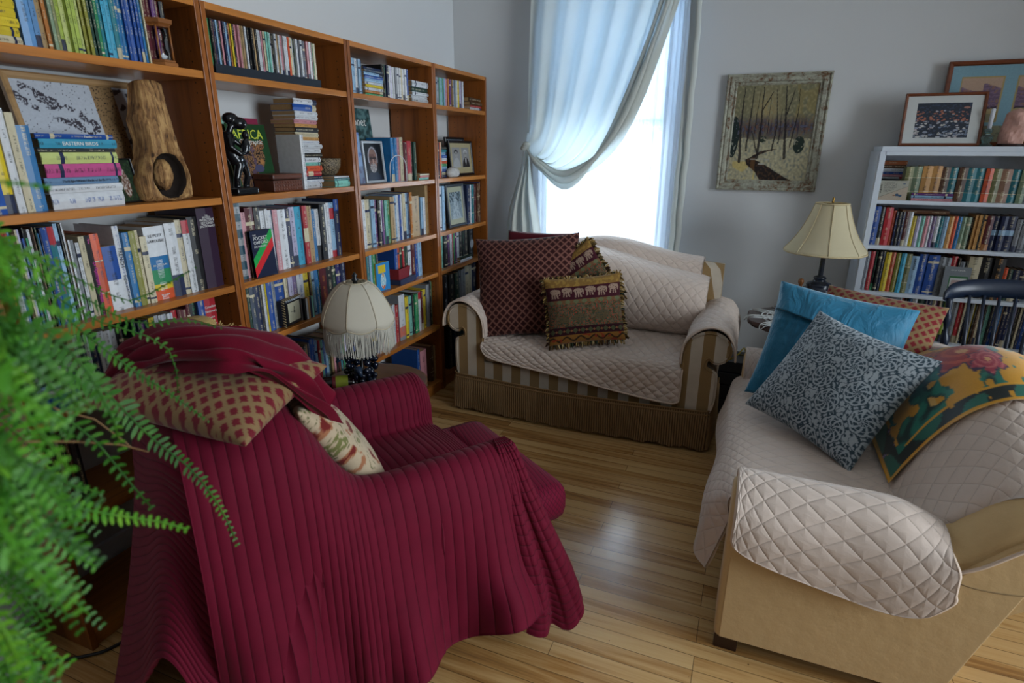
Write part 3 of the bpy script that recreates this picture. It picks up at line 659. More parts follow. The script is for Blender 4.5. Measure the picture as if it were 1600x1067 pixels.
def emit_book(w, d, h, code, M, key, nb, area_, lab=None, bands=None):
    if code in SPEC:
        a, b = SPEC[code][0], SPEC[code][1]; c1, c2 = pc(a), pc(b)
    else:
        c1 = pc(code); c2 = pc('cr') if c1.mean() < .25 else pc('nv')
    c1 = nrnd(c1); 
    if code == 'sr': c1 = nrnd(pc('to')) if rng.random() < .7 else pc('bk')
    ink = (pc('cr') if c1.mean() < .22 else pc('bk')) if rng.random() < .8 else c2
    if code == 'km': ink = pc('#d040a0')
    if code in ('kw', 'nw', 'wb', 'gk', 'kg'): ink = c2
    if code in ('LR', 'WD', 'RD', 'TS', 'WO'): ink = c1
    (V, F, C, K, UV), pg = book_geo(w, d, h, c1, ink, bands or band_list(code, c1, c2, w))
    BOOKS.append(dict(V=V, F=F, C=C, K=K, UV=UV, pg=pg, M=M, key=key, code=code, nb=nb, area=area_, lab=lab, w=w, h=h))
MAPL = {1: 5, 2: 5}
zlev = {'1.0': 1.747, '1.1': 1.336, '1.2': 1.018, '1.3': .781, '1.4': .443, '2.0': 1.771, '2.2': 1.018, '2.3': .781, '2.4': .443, '3.0': 1.747, '3.1': 1.336, '3.2': 1.018, '3.3': .781, '3.4': .443, '3.5': .07,
        '4.0': 1.747, '4.1': 1.336, '4.2': 1.018, '4.3': .781, '4.4': .443, '4.5': .07, '5.0': 1.256, '5.1': 1.013, '5.2': .757, '5.3': .50}
clear = {'0': .187, '1': .384, '2': .291, '3': .211, '4': .311, '5': .345}
SPINE = {}
def M_up(x, y, z, white, lean=0.0):
    T = Matrix.Translation((x, y, z))
    R = Matrix.Identity(4) if white else Matrix.Rotation(PI/2, 4, 'Z')
    return T @ R @ Matrix.Rotation(lean, 4, 'Y')
for key, s in BK.items():
    white = key[0] == '5'
    ents = [e.split(',') for e in s.split()]
    ents = [(int(a)/1000, int(b)/1000, int(c)/1000, d) for a, b, c, d in ents]; ents.sort(key=lambda e: e[0])
    z0 = zlev[key]+.0004
    if white: lo, hi = WXL+.031, 1.448; cl = .232
    else:
        lo, hi = CY[int(key[0])-1][0]+.0222, CY[int(key[0])-1][1]-.0222; cl = clear[key[2]]
        if key == '2.0': cl = .162
        if key == '1.0': cl = .187
    xs = -1.785 if not white else 3.72
    if key in ('3.4', '3.3', '3.2', '2.2'): xs = -1.795
    n = len(ents)
    ys = [e[0] for e in ents]; cur = lo
    packed = []
    for i, (y, w, h, c) in enumerate(ents):
        y = max(y, cur); w2 = min(w, (ents[i+1][0]-y) if i < n-1 and ents[i+1][0]-y > .004 else w, .075)
        if y+w2 > hi: w2 = hi-y
        if w2 < .0035: w2 = .0035
        if y+w2 > hi+.0001: continue
        packed.append([y, w2, min(h, cl), c]); cur = y+w2+.0002
    for i, (y, w, h, c) in enumerate(packed):
        d = min(.245, max(.10, h*.72+rng.uniform(-.012, .012))) if not white else min(.19, max(.10, h*.72))
        off = rng.uniform(0, .012)
        if key == '5.3': off = rng.uniform(0, .02)
        L = packed[i-1][3] if i else None; Rr = packed[i+1][3] if i < len(packed)-1 else None
        code = c
        if white: M = M_up(y, xs+off, z0, True)
        else: M = M_up(xs-off, y, z0, False)
        dist2 = (y*y+9) if not white else (xs*xs+y*y)
        if white and y > 1.30: ar = 0
        else: ar = w*h/dist2
        emit_book(w-.0004, d, h, code, M, key, (L, Rr, i, len(packed)), ar)

def flat(w, d, h, code, y0, y1, z, xs, key, lab, yaw=0.0, white=False, bands=None):
    """a lying book: thickness w upward, long side along the shelf"""
    h = y1-y0
    if white: B = Matrix(((0, 0, 1, 0), (0, 1, 0, 0), (-1, 0, 0, 0), (0, 0, 0, 1))); M = Matrix.Translation((y0, xs, z+w)) @ Matrix.Rotation(yaw, 4, 'Z') @ B
    else: B = Matrix(((0, -1, 0, 0), (0, 0, -1, 0), (1, 0, 0, 0), (0, 0, 0, 1))); M = Matrix.Translation((xs, y1, z)) @ Matrix.Rotation(yaw, 4, 'Z') @ B
    emit_book(w, d, h, code, M, key, None, .02*w*h+1e-3, lab, bands)
def stack(key, y0, y1, zs, codes, labs, xs, d=.16, jit=.006, white=False, z0=None):
    z = z0
    for i, (t_, c) in enumerate(zip(zs, codes)):
        j = rng.uniform(-jit, jit)
        flat(t_, d+rng.uniform(-.01, .01), 0, c, y0+j, y1+j+rng.uniform(-jit, jit), z, xs+rng.uniform(-.004, .004), key, labs(i) if callable(labs) else labs[i], white=white)
        z += t_+.0006
    return z
nth = ['bottom', 'second from bottom', 'third from bottom', 'fourth from bottom', 'fifth from bottom', 'sixth from bottom', 'seventh from bottom', 'eighth from bottom', 'ninth from bottom', 'tenth from bottom', 'eleventh from bottom', 'twelfth from bottom', 'thirteenth from bottom', 'fourteenth from bottom', 'fifteenth from bottom', 'sixteenth from bottom', 'seventeenth from bottom', 'eighteenth from bottom', 'nineteenth from bottom', 'twentieth from bottom']
def lab_stack(codes, where):
    n = len(codes)
    return [('%s book lying %s, %s' % (cname(c) or 'dark', ('topmost' if i == n-1 else nth[i]), where)) for i, c in enumerate(codes)]
# yellow magazines lying at the left end of the top shelf
cy = ['cr', 'yl', 'yl', 'yl', 'yl', 'yl', 'yl', 'pl']
stack('1.0', .85, 1.055, [.021]*8, cy, lab_stack(cy, 'yellow pile left of the journals, top shelf'), -1.79, .15, .003, z0=1.7475)
c_ = ['wb', 'wh', 'bp', 'pk', 'pl', 'bk', 'sk', 'bl']; c_[3] = '#c04a86'
PAL['#'] = '#888888'
CN['#c04a86'] = 'pink'; CN['#6f8fb0'] = 'faded blue'
c_[2] = '#6f8fb0'
stack('1.1', 1.035, 1.243, [.043, .021, .020, .036, .030, .010, .024, .013], c_, lab_stack(c_, 'pile before the ink picture'), -1.79, .15, .004, z0=1.3365)
c_ = ['wh', 'wb', 'nv', 'rc', 'or', 'mn', 'wh', 'bk', 'wh', 'wh', 'wb', 'to', 'cr', 'dk', 'to', 'pk', 'wh', 'wh', 'bl', 'wh']
stack('2.1', 2.045, 2.185, [.022, .014, .014, .020, .022, .014, .019, .018, .018, .018, .014, .013, .019, .019, .013, .016, .016, .017, .026, .022], c_, lab_stack(c_, 'tall paperback stack, second bookcase'), -1.81, .12, .006, z0=1.3365)
c_ = ['mn', 'tl', 'wh']; stack('2.1', 2.215, 2.322, [.028, .010, .008], c_, ['mint book lying at the bottom, under the woven bowl', 'slim teal book lying in the middle, under the woven bowl', 'thin white book lying topmost, directly under the woven bowl'], -1.772, .15, .004, z0=1.3365)
c_ = ['gn', 'ob', 'wh', 'yl', 'wh', 'lb', 'bl', 'lb', 'gb', 'nv']
stack('3.0', 2.523, 2.672, [.012, .012, .013, .012, .012, .014, .014, .013, .012, .010], c_, lab_stack(c_, 'blue-topped pile, third bookcase top shelf'), -1.79, .12, .003, z0=1.7475)
c_ = ['wh', 'wh', 'wh', 'dg', 'wh']
stack('3.0', 2.922, 3.088, [.020, .014, .016, .024, .030], c_, lab_stack(c_, 'small pile at right end, third bookcase top shelf'), -1.775, .12, .004, z0=1.7475)
c_ = ['mn', 'rd', 'cr']; stack('3.1', 2.965, 3.07, [.012, .010, .010], c_, ['mint booklet lying bottommost beside the red book', 'red booklet lying in the middle beside the red book', 'cream booklet lying topmost beside the red book'], -1.775, .13, .003, z0=1.3365)
c_ = ['wh', 'dg']; stack('4.3', 3.43, 3.60, [.020, .012], c_, ['white book lying under the green one below the black album', 'green book lying atop the white one below the black album'], -1.765, .16, .003, z0=.7815)
c_ = ['wh', 'rd', '#4a3018', '#4a3018']; CN['#4a3018'] = 'dark brown'
stack('4.0', 3.63, 3.80, [.016, .012, .022, .024], c_, lab_stack(c_, 'pile at right end, corner bookcase top shelf'), -1.775, .14, .003, z0=1.7475)
c_ = ['nv', 'cr', 'bl', 'lb', 'gn', 'or', 'wh', 'bl', 'lb', 'tl', 'bk']
stack('4.1', 3.262, 3.345, [.016]*11, c_, lab_stack(c_, 'narrow pile left of the portrait pair'), -1.80, .10, .004, z0=1.3365)
c_ = ['tl', 'gn', 'tl']; stack('3.3', 2.548, 2.675, [.05, .016, .03], c_, ['teal boxed book lying bottommost behind the blue game box', 'green book lying between two teal ones behind the game box', 'teal book lying topmost behind the blue game box'], -1.83, .14, .003, z0=.7815)
c_ = ['bs', 'wh', 'lb', 'nv', 'gy', 'wh', 'br']; stack('1.3', .855, .985, [.045, .02, .016, .02, .014, .012, .02], c_, lab_stack(c_, 'binder pile behind the fern'), -1.775, .2, .003, z0=.7815)
c_ = ['rd', 'bk', 'bk', 'bk', 'nv', 'nv']; stack('3.5', 2.62, 2.80, [.03, .035, .03, .03, .03, .03], c_, lab_stack(c_, 'dark pile on the bottom shelf, third bookcase'), -1.80, .2, .006, z0=.0705)
# in the white case
c_ = ['wr', 'pk', 'bl', 'wh', 'br', '#9a5a38']; CN['#9a5a38'] = 'brown'
stack('5.0', .606, .732, [.010, .012, .012, .018, .018, .020], c_, lab_stack(c_, 'pile above the bird card, white bookcase'), 3.80, .11, .003, white=True, z0=1.362)
c_ = ['pk', 'lb', 'pu']; stack('5.0', .762, .945, [.013, .013, .012], c_, ['pink booklet lying bottommost before the old cloth volumes', 'pale blue booklet lying between two others before the cloth volumes', 'purple booklet lying topmost before the old cloth volumes'], 3.698, .02, .002, white=True, z0=1.2565)
c_ = ['br']; stack('5.1', .745, .955, [.020], c_, ['dark brown book lying across the pastel paperbacks, white bookcase'], 3.735, .12, .002, white=True, z0=1.186)
# build the individual ones (largest first), the rest as one
BOOKS.sort(key=lambda b: -b['area'])
NB = 299
used = {}
def blabel(b):
    if b['lab']: return b['lab']
    L, R, i, n = b['nb']; nm = cname(b['code']); sw = size_word(b['w'], b['h'])
    sp = {'LR': 'thick white French dictionary with rainbow-coloured foot, leftmost teak bookcase', 'WD': 'thick dark purple dictionary at right end of the third shelf, leftmost bookcase', 'RD': 'red dictionary with white diagonal band, leftmost teak bookcase',
          'TS': 'tall dark teal book with square emblems at left end, second bookcase', 'BP': 'tan book with black blot pattern on its spine, third bookcase', 'WO': 'tall white book with an orange figure on its spine, third bookcase', 'PK': 'pink album standing on the bottom shelf, third bookcase', 'AL': 'black album with a pale round clock picture, corner bookcase'}
    if b['code'] in sp: return sp[b['code']]
    pos = ('between %s and %s books' % (short(L), short(R))) if L and R else ('at the left end' if not L else 'at the right end')
    s = ('%s %s book %s, %s, %s' % (sw, nm, pos, SHN.get(b['key'], 'shelf'), CASEN[b['key'][0]])).strip()
    return s
def short(c):
    m = dict(wr='white', tr='teal', km='black', bw='blue-white', wb='white', wn='white', gk='black', gw='green', pw='pink', rc='red', wk='white', rb='blue', nb='navy', nw='navy', rb2='brown', kw='black', kg='black', ns='navy', sr='striped', LR='white', WD='purple', RD='red', TS='teal', BP='tan', WO='white', PK='pink', AL='black')
    s = m.get(c, CN.get(c, 'dark')); return s.split()[-1] if s.split()[-1] not in ('green', 'blue', 'grey') else s.replace(' ', '-')
ordw = ['first', 'second', 'third', 'fourth', 'fifth', 'sixth', 'seventh', 'eighth', 'ninth', 'tenth', 'eleventh', 'twelfth', 'thirteenth', 'fourteenth', 'fifteenth', 'sixteenth', 'seventeenth', 'eighteenth', 'nineteenth', 'twentieth'] + ['twenty-'+x for x in ('first', 'second', 'third', 'fourth', 'fifth', 'sixth', 'seventh', 'eighth', 'ninth')]+['thirtieth']+['thirty-'+x for x in ('first', 'second', 'third', 'fourth', 'fifth', 'sixth', 'seventh', 'eighth', 'ninth')]+['fortieth']+['forty-'+x for x in ('first', 'second', 'third', 'fourth', 'fifth', 'sixth', 'seventh', 'eighth', 'ninth')]+['fiftieth', 'fifty-first', 'fifty-second']
cnt = {}
for b in BOOKS: cnt[blabel(b)] = cnt.get(blabel(b), 0)+1
SPB = {}
for bi, b in enumerate(BOOKS):
    if bi < NB:
        lab = blabel(b)
        if cnt[lab] > 1 and b['nb']:
            L, R, i, n = b['nb']
            lab = ('%s %s book, %s from left, %s, %s' % (size_word(b['w'], b['h']), cname(b['code']), ordw[i], SHN.get(b['key'], 'shelf'), CASEN[b['key'][0]])).strip()
        if len(lab.replace(',', ' ').replace('-', ' ').split()) > 16: lab = ' '.join(lab.split()[1:]) if size_word(b['w'], b['h']) else lab.replace('bookcase', 'case')
        if bi and len(lab.replace(',', ' ').replace('-', ' ').split()) > 16: lab = lab.replace(' on its spine', '').replace(' book', '')
        o = obj('book', b['V'], b['F'], M_BOOK, None, False, cols=b['C'], uvs=b['UV']); add_ink(o.data, b['K'])
        o.matrix_world = b['M']
        tag(o, lab.replace('  ', ' '), 'book', 'books on the %s of the %s' % (SHN.get(b['key'], 'shelf'), CASEN[b['key'][0]]))
        p = obj('pages', b['pg'][0], b['pg'][1], M_PAGE, o)
        SPB.setdefault(b['code'], []).append((o, b))
    else:
        n0 = len(STUFF['V'])
        for k_, q in ((0, b),):
            STUFF['V'] += [tuple(b['M'] @ Vector(v)) for v in b['V']]; STUFF['F'] += [tuple(i+n0 for i in f) for f in b['F']]
            STUFF['C'] += list(b['C']); STUFF['K'] += list(b['K']); STUFF['UV'] += list(b['UV'])
        n0 = len(STUFF['V']); V, F = b['pg']; pcx = pc('#a8875c')
        STUFF['V'] += [tuple(b['M'] @ Vector(v)) for v in V]; STUFF['F'] += [tuple(i+n0 for i in f) for f in F]
        STUFF['C'] += [pcx]*len(V); STUFF['K'] += [pcx]*len(V); STUFF['UV'] += [(0, 0)]*len(V)
o = obj('books', STUFF['V'], STUFF['F'], M_BOOK, None, False, cols=STUFF['C'], uvs=STUFF['UV']); add_ink(o.data, STUFF['K'])
tag(o, 'slim paperbacks and booklets filling the gaps on all the bookshelves', 'books', kind='stuff')
# real titles where the photo shows them
M_INKW = plain('white_print', '#dcdcd8', .6, 20, .02, 0); M_INKB = plain('black_print', '#16171a', .6, 20, .02, 0); M_INKY = plain('yellow_print', '#c9d244', .6, 20, .02, 0); M_INKP = plain('magenta_print', '#c23aa0', .6, 20, .02, 0); M_INKR = plain('red_print', '#c02a2a', .6, 20, .02, 0)
def spine_text(code, lines, which=0):
    """lines: (text, z fraction, size, material, rotated)"""
    if code not in SPB or len(SPB[code]) <= which: return
    o, b = SPB[code][which]
    for s, zf, size, mt, rot in lines:
        M = Matrix.Translation((b['w']/2, -.0022, b['h']*zf)) @ Matrix.Rotation(PI/2, 4, 'X')
        if rot: M = M @ Matrix.Rotation(-PI/2, 4, 'Z')
        text('title', s, size, mt, o, M)
spine_text('LR', [('LE PETIT', .86, .013, M_INKB, 0), ('LAROUSSE', .79, .0125, M_INKB, 0), ('EN COULEURS', .47, .0078, M_INKW, 0), ('larousse', .06, .009, M_INKW, 0)])
spine_text('WD', [('THE', .90, .007, M_INKW, 0), ('REVISED', .875, .009, M_INKW, 0), ("WEBSTER'S", .84, .0125, M_INKW, 0), ('SECOND', .80, .013, M_INKW, 0), ('DICTIONARY', .765, .0105, M_INKW, 0)])
spine_text('RD', [('Canadian', .82, .0125, M_INKW, 0), ('Dictionary', .74, .0118, M_INKW, 0), ('English', .63, .0095, M_INKW, 0), ('French', .57, .0095, M_INKW, 0), ('Canadian', .51, .0095, M_INKW, 0), ('Dictionary', .45, .0095, M_INKW, 0)])
spine_text('km', [('La Grammaire à l\'oeuvre', .42, .012, M_INKP, 1)])
def find(key, code, n=0):
    L = [x for x in SPB.get(code, []) if x[1]['key'] == key]; L.sort(key=lambda x: x[0].matrix_world.translation.y); return L[n] if len(L) > n else None
def st(key, code, n, *lines):
    q = find(key, code, n)
    if not q: return
    o, b = q
    for s, zf, size, mt, rot in lines:
        M = Matrix.Translation((b['w']/2, -.0022, b['h']*zf)) @ Matrix.Rotation(PI/2, 4, 'X')
        if rot: M = M @ Matrix.Rotation(-PI/2, 4, 'Z') @ Matrix.Translation((0, -size*.35, 0))
        text('title', s, size, mt, o, M)
st('1.2', 'or', 1, ('Dictionnaire', .7, .012, M_INKB, 1), ('HAMLYN', .2, .012, M_INKW, 1))
st('1.2', 'wb', 0, ('FRENCH', .62, .016, M_INKB, 1), ('English and French', .25, .011, M_INKB, 1))
def fl_text(lab, s, size, mt, zf=.5):
    for L in SPB.values():
        for o, b in L:
            if b['lab'] == lab:
                M = Matrix.Translation((b['w']/2+size*.33, -.0022, b['h']*zf)) @ Matrix.Rotation(PI/2, 4, 'X') @ Matrix.Rotation(-PI/2, 4, 'Z') @ Matrix.Rotation(PI, 4, 'Z') @ Matrix.Rotation(PI, 4, 'Z')
                M = Matrix.Translation((b['w']/2-size*.33, -.0022, b['h']*zf)) @ Matrix.Rotation(PI/2, 4, 'X') @ Matrix.Rotation(PI/2, 4, 'Z') @ Matrix.Rotation(PI, 4, 'Z') 
                text('title', s, size, mt, o, M)
fl_text('sky blue book lying seventh from bottom, pile before the ink picture', 'EASTERN BIRDS', .014, M_INKW)
fl_text('blue book lying topmost, pile before the ink picture', 'Pacific', .009, M_INKW, .35)
fl_text('faded blue book lying third from bottom, pile before the ink picture', 'The Edgar Winter Book of Birds', .009, M_INKB)
st('5.2', 'bl', 0, ('Famous Myths', .72, .012, M_INKW, 1)); st('5.2', 'bl', 1, ('Milestone', .75, .014, M_INKW, 1)); st('5.2', 'lb', 0, ('LEGENDS', .78, .014, M_INKB, 1))
# ------------------------------------------------------------------ upholstery materials
def quilt_mat(name, hexc, s, line=.75, vert=None, rough=.85):
    """quilted cotton: stitched diamonds (or channels) read from the cloth's own coordinates in metres"""
    t = NT(name); uvn = t.add('ShaderNodeUVMap'); sp = t.add('ShaderNodeSeparateXYZ'); t.l.new(uvn.outputs[0], sp.inputs[0]); u, v = sp.outputs['X'], sp.outputs['Y']
    c = lin(hexc); k = PI/s
    if vert is None:
        a = t.math('ABSOLUTE', t.math('SINE', t.math('MULTIPLY', t.math('ADD', u, v), k))); b = t.math('ABSOLUTE', t.math('SINE', t.math('MULTIPLY', t.math('SUBTRACT', u, v), k)))
        h = t.math('POWER', t.math('MINIMUM', a, b), .35)
    else:
        h = t.math('POWER', t.math('ABSOLUTE', t.math('SINE', t.math('MULTIPLY', u if vert == 'u' else v, k))), .45)
    f = t.noise(uvn.outputs[0], 38, 4, .6, .6); g = t.noise(uvn.outputs[0], 900, 1)
    seam = t.math('LESS_THAN', h, .28)
    col = t.mix(f, tuple(x*.93 for x in c), tuple(min(1, x*1.04) for x in c)); col = t.mix(t.math('MULTIPLY', seam, 1-line), col, tuple(x*.6 for x in c))
    nb = t.bump(h, .6, .007); nb = t.bump(f, .35, .006, nb); nb = t.bump(g, .15, .0008, nb)
    return t.done(col, rough, nb, spec=.2, sheen=.25)
QS = .062
M_QUILT = quilt_mat('quilted_cream_cotton', '#cdbcb0', QS, .5)
M_PIPE = plain('cream_binding', '#cdb9a8', .8, 200, .05, .2)
def qd(amp=.006, s=QS, wr=.006, seed=0.):
    def f(U, V, G):
        a = np.abs(np.sin(PI*(U+V)/s)); b = np.abs(np.sin(PI*(U-V)/s))
        return amp*np.sqrt(np.minimum(a, b))+wr*vnoise(U, V, 9, seed)
    return f
def stripe_mat():
    t = NT('striped_woven_fabric'); v = t.coord(); sp = t.add('ShaderNodeSeparateXYZ'); t.l.new(v, sp.inputs[0])
    q = t.math('FRACT', t.math('DIVIDE', t.math('ADD', t.math('ADD', sp.outputs['X'], sp.outputs['Y']), 10.02), .114))
    m = t.math('GREATER_THAN', q, .50)
    w = t.noise(t.mapping(v, (1, 1, 1)), 420, 2); f = t.noise(v, 20, 3)
    wave = t.add('ShaderNodeTexWave', bands_direction='Z'); wave.inputs['Scale'].default_value = 130; wave.inputs['Distortion'].default_value = 2; t.l.new(v, wave.inputs['Vector'])
    tan = t.mix(wave.outputs['Fac'], lin('#7d6240'), lin('#a4875c')); iv = t.mix(f, lin('#b9ab98'), lin('#cbbfae'))
    return t.done(t.mix(m, iv, tan), .85, t.bump(w, .3, .0015), spec=.2, sheen=.15)
M_STRIPE = stripe_mat()
def fringe_mat(name, a, b, sc=260, rot=.6):
    t = NT(name); v = t.coord(); wave = t.add('ShaderNodeTexWave', bands_direction='DIAGONAL'); wave.inputs['Scale'].default_value = sc; wave.inputs['Distortion'].default_value = 1.0
    t.l.new(v, wave.inputs['Vector']); f = t.noise(v, 90, 3)
    col = t.mix(wave.outputs['Fac'], lin(a), lin(b)); col = t.mix(t.math('MULTIPLY', f, .4), col, lin(a))
    return t.done(col, .8, t.bump(wave.outputs['Fac'], .5, .002), spec=.2)
M_FRINGE = fringe_mat('bullion_cord', '#6e5336', '#a8875c', 160)

# ------------------------------------------------------------------ striped loveseat under the window
ls = thing('loveseat', 'tan and ivory striped loveseat with long bullion fringe under the window', 'sofa', (-.80, 3.25, 0))
LO = Vector((-.80, 3.25, 0))
def reparent(o, root_loc):
    for v in o.data.vertices: v.co -= root_loc
    return o
def lsp(o): return reparent(o, LO)
armprof = [(0, .20), (0, .48), (.008, .545), (.035, .60), (.08, .635), (.135, .645), (.185, .625), (.215, .58), (.212, .535), (.185, .505), (.15, .50), (.125, .517), (.108, .50), (.106, .468), (.13, .452), (.155, .440), (.163, .415), (.163, .30), (.150, .225)]
def arm(xin, sgn):
    P = catmull(np.array(armprof), 60)
    poly = [(xin+sgn*a, z) for a, z in P]
    m = MB(); n = len(poly); ys = [2.905, 2.897, 2.893]; ins = [.0, .006, .016]
    cx = xin+sgn*.09; 
    V = []; rings = [(3.72, 0), (3.2, 0), (2.91, 0), (2.900, .004), (2.895, .012)]
    for y, s_ in rings:
        for i, (x, z) in enumerate(poly):
            pa = np.array(poly[(i-1) % n]); pb = np.array(poly[(i+1) % n]); t_ = pb-pa; nn = np.array((t_[1], -t_[0])); nn = nn/(np.linalg.norm(nn)+1e-9)*sgn
            V.append((x-nn[0]*s_*1.0*(1 if True else 0), y, z-nn[1]*s_))
    F = []
    for r in range(len(rings)-1):
        for i in range(n): F.append((r*n+i, r*n+(i+1) % n, (r+1)*n+(i+1) % n, (r+1)*n+i))
    F.append(tuple(range(n))); F.append(tuple((len(rings)-1)*n+i for i in range(n))[::-1])
    m.add(V, F); o = m.build('arm', M_STRIPE, ls, False); lsp(o); smooth_by_angle(o, 50)
    # welt around the scroll
    c = MB(); q = [(x, 2.893, z) for x, z in poly[int(n*.04):int(n*.98)]]
    c.tube(q, .0035, 6); o2 = lsp(c.build('welt', M_STRIPE, ls, True))
arm(-1.365, -1); arm(-.237, 1)
lsp(MB().box(-1.372, -.230, 2.905, 3.60, .10, .315, bev=.012).build('seat_base', M_STRIPE, ls, True))
lsp(MB().box(-1.360, -.242, 2.897, 3.44, .318, .435, bev=.03).build('seat_cushion', M_STRIPE, ls, True))
def ztop(x): return .868+.088*math.exp(-((x+.82)/.34)**2)+.012*math.cos((x+.82)*2.2)
xs_ = np.linspace(-1.50, -.115, 40); V = []; F = []
for x in xs_:
    zt = ztop(x)
    V += [(x, 3.44, .30), (x, 3.50, .60), (x, 3.565, zt-.03), (x, 3.60, zt), (x, 3.66, zt-.005), (x, 3.70, zt-.05), (x, 3.72, .5), (x, 3.72, .12)]
for i in range(len(xs_)-1):
    for j in range(8): F.append((i*8+j, (i+1)*8+j, (i+1)*8+(j+1) % 8, i*8+(j+1) % 8))
F += [tuple(range(8)), tuple((len(xs_)-1)*8+j for j in range(8))[::-1]]
o = lsp(obj('back', V, F, M_STRIPE, ls)); smooth_by_angle(o, 60)
# loose back cushion
def pillow_grid(n, w, h, t, pw=.42, pin=.05):
    U, Vv_ = np.meshgrid(np.linspace(-1, 1, n), np.linspace(-1, 1, n), indexing='ij')
    ex = 1-np.abs(U)**2.3; ez = 1-np.abs(Vv_)**2.3
    th = t/2*np.power(np.clip(ex*ez, 0, 1), pw*1.15)
    X = w/2*U*(1-pin*(1-Vv_**2)); Z = h/2*Vv_*(1-pin*(1-U**2))
    return U, Vv_, X, th, Z
def cushion(name, label, cat, M, w, h, t, colfn, mat, n=110, wr=.004, seed=1., pin=.09, extra=None, group=None, back=None):
    U, V_, X, th, Z = pillow_grid(n, w, h, t, .42, pin)
    nz = vnoise(X, Z, 7, seed)*wr+vnoise(X, Z, 22, seed+5)*wr*.35
    k = np.clip(th/(t/2), 0, 1)
    if extra is not None: nz = nz+extra(U, V_)
    front = np.stack([X, -th-nz*k, Z], -1); bk_ = np.stack([X, th+nz*k*.5, Z], -1)
    idx = np.arange(n*n).reshape(n, n); q = np.stack([idx[:-1, :-1].ravel(), idx[1:, :-1].ravel(), idx[1:, 1:].ravel(), idx[:-1, 1:].ravel()], 1)
    V = np.concatenate([front.reshape(-1, 3), bk_.reshape(-1, 3)]); F = [tuple(x) for x in q.tolist()]+[tuple(x) for x in (q[:, ::-1]+n*n).tolist()]
    c = colfn((U+1)/2, (V_+1)/2, X, Z).reshape(-1, 3); cb = c if back is None else np.repeat(np.array(back)[None], n*n, 0)
    o = obj(name, V, F, mat, None, True, cols=np.concatenate([c, cb]))
    bm = bmesh.new(); bm.from_mesh(o.data); bmesh.ops.remove_doubles(bm, verts=bm.verts[:], dist=1e-5); bm.to_mesh(o.data); bm.free()
    o.matrix_world = M; tag(o, label, cat, group); return o
def frame3(c, xd, zd):
    x = Vector(xd).normalized(); z = Vector(zd); z = (z-x*z.dot(x)).normalized(); y = z.cross(x)
    m = Matrix((x, y, z)).transposed().to_4x4(); m.translation = Vector(c); return m
# skirt: continuous corded fringe
def skirt():
    path = [(-1.565, 3.70), (-1.560, 3.2), (-1.545, 2.92), (-1.53, 2.885), (-1.49, 2.872), (-1.1, 2.845), (-.83, 2.835), (-.5, 2.848), (-.13, 2.878), (-.09, 2.892), (-.08, 2.93), (-.07, 3.2), (-.065, 3.70)]
    P = catmull(np.array(path), 400); d = np.r_[0, np.cumsum(np.linalg.norm(np.diff(P, axis=0), axis=1))]; n = int(d[-1]/.0019)
    s = np.linspace(0, d[-1], n); x = np.interp(s, d, P[:, 0]); y = np.interp(s, d, P[:, 1]); tx = np.gradient(x, s); ty = np.gradient(y, s); nx, ny = ty, -tx
    k = 12; G = np.zeros((n, k, 3)); 
    for j in range(k):
        f = j/(k-1); z = .232-f*.212+(.006*np.sin(s*41)+.004*np.sin(s*133) if j == k-1 else 0)
        cord = np.abs(np.sin(s*PI/.0125+1.3*np.sin(s*17)*f))**.6
        clump = .006*vnoise(s, s*0+j*.01, 22, 3)*f
        off = (.003 if j < 2 else .0095)*cord*min(1, f*5+.15)+clump+.012*f*np.sin(s*3.1)
        G[:, j] = np.stack([x+nx*off, y+ny*off, z+0*x], -1)
    cg = np.abs(np.sin(s*PI/.0125+1.3*np.sin(s*17)*.5)); tw = .5+.5*np.sin(s*PI/.0125*2+np.arange(k)[:, None]*2.4).T if False else 1.0
    cl = np.zeros((n, k, 3)); lo_, hi_ = h2('#3e2c1a'), h2('#a8875e')  # shade in the grooves between cords is painted into the colour
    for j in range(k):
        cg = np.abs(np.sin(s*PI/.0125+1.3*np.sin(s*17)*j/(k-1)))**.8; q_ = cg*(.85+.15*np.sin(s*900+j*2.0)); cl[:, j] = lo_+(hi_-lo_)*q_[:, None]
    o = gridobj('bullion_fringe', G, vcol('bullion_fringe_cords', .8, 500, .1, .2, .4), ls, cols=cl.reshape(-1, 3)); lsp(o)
    c = MB(); 
    for zz in (.232, .212): c.tube([(x[i]+nx[i]*.002, y[i]+ny[i]*.002, zz) for i in range(0, n, 6)], .0045, 6)
    lsp(c.build('fringe_heading', M_FRINGE, ls, True))
skirt()
for x in (-1.45, -.17):
    for y in (2.97, 3.62): lsp(MB().box(x-.025, x+.025, y-.025, y+.025, 0, .10).build('leg', plain('dark_leg', '#2a1a12', .4), ls))
# quilted protector of the loveseat
qc = thing('quilted_sofa_cover', 'cream diamond-quilted cover laid over the striped loveseat', 'sofa cover', (0, 0, 0))
def yrow(y, zs): return y, zs
xc = np.array([-1.362, -1.29, -1.1, -.82, -.55, -.33, -.24])
rows = [(3.47, [.515]*7), (3.40, [.478]*7), (3.25, [.462, .468, .475, .478, .475, .468, .462]), (3.05, [.458, .463, .470, .472, .470, .463, .458]), (2.93, [.450, .452, .455, .456, .455, .452, .450]), (2.888, [.435, .432, .425, .425, .425, .425, .43]),
        (2.872, [.415, .385, .37, .36, .35, .34, .34]), (2.866, [.405, .360, .338, .310, .278, .258, .27])]
ctrl = [[(x, y-(.006*math.sin(5*x) if z < .42 else 0), z) for x, z in zip(xc, zs)] for y, zs in rows]
sheet('seat_panel', ctrl, 96, 130, M_QUILT, qc, qd(.0075, seed=2), .008)
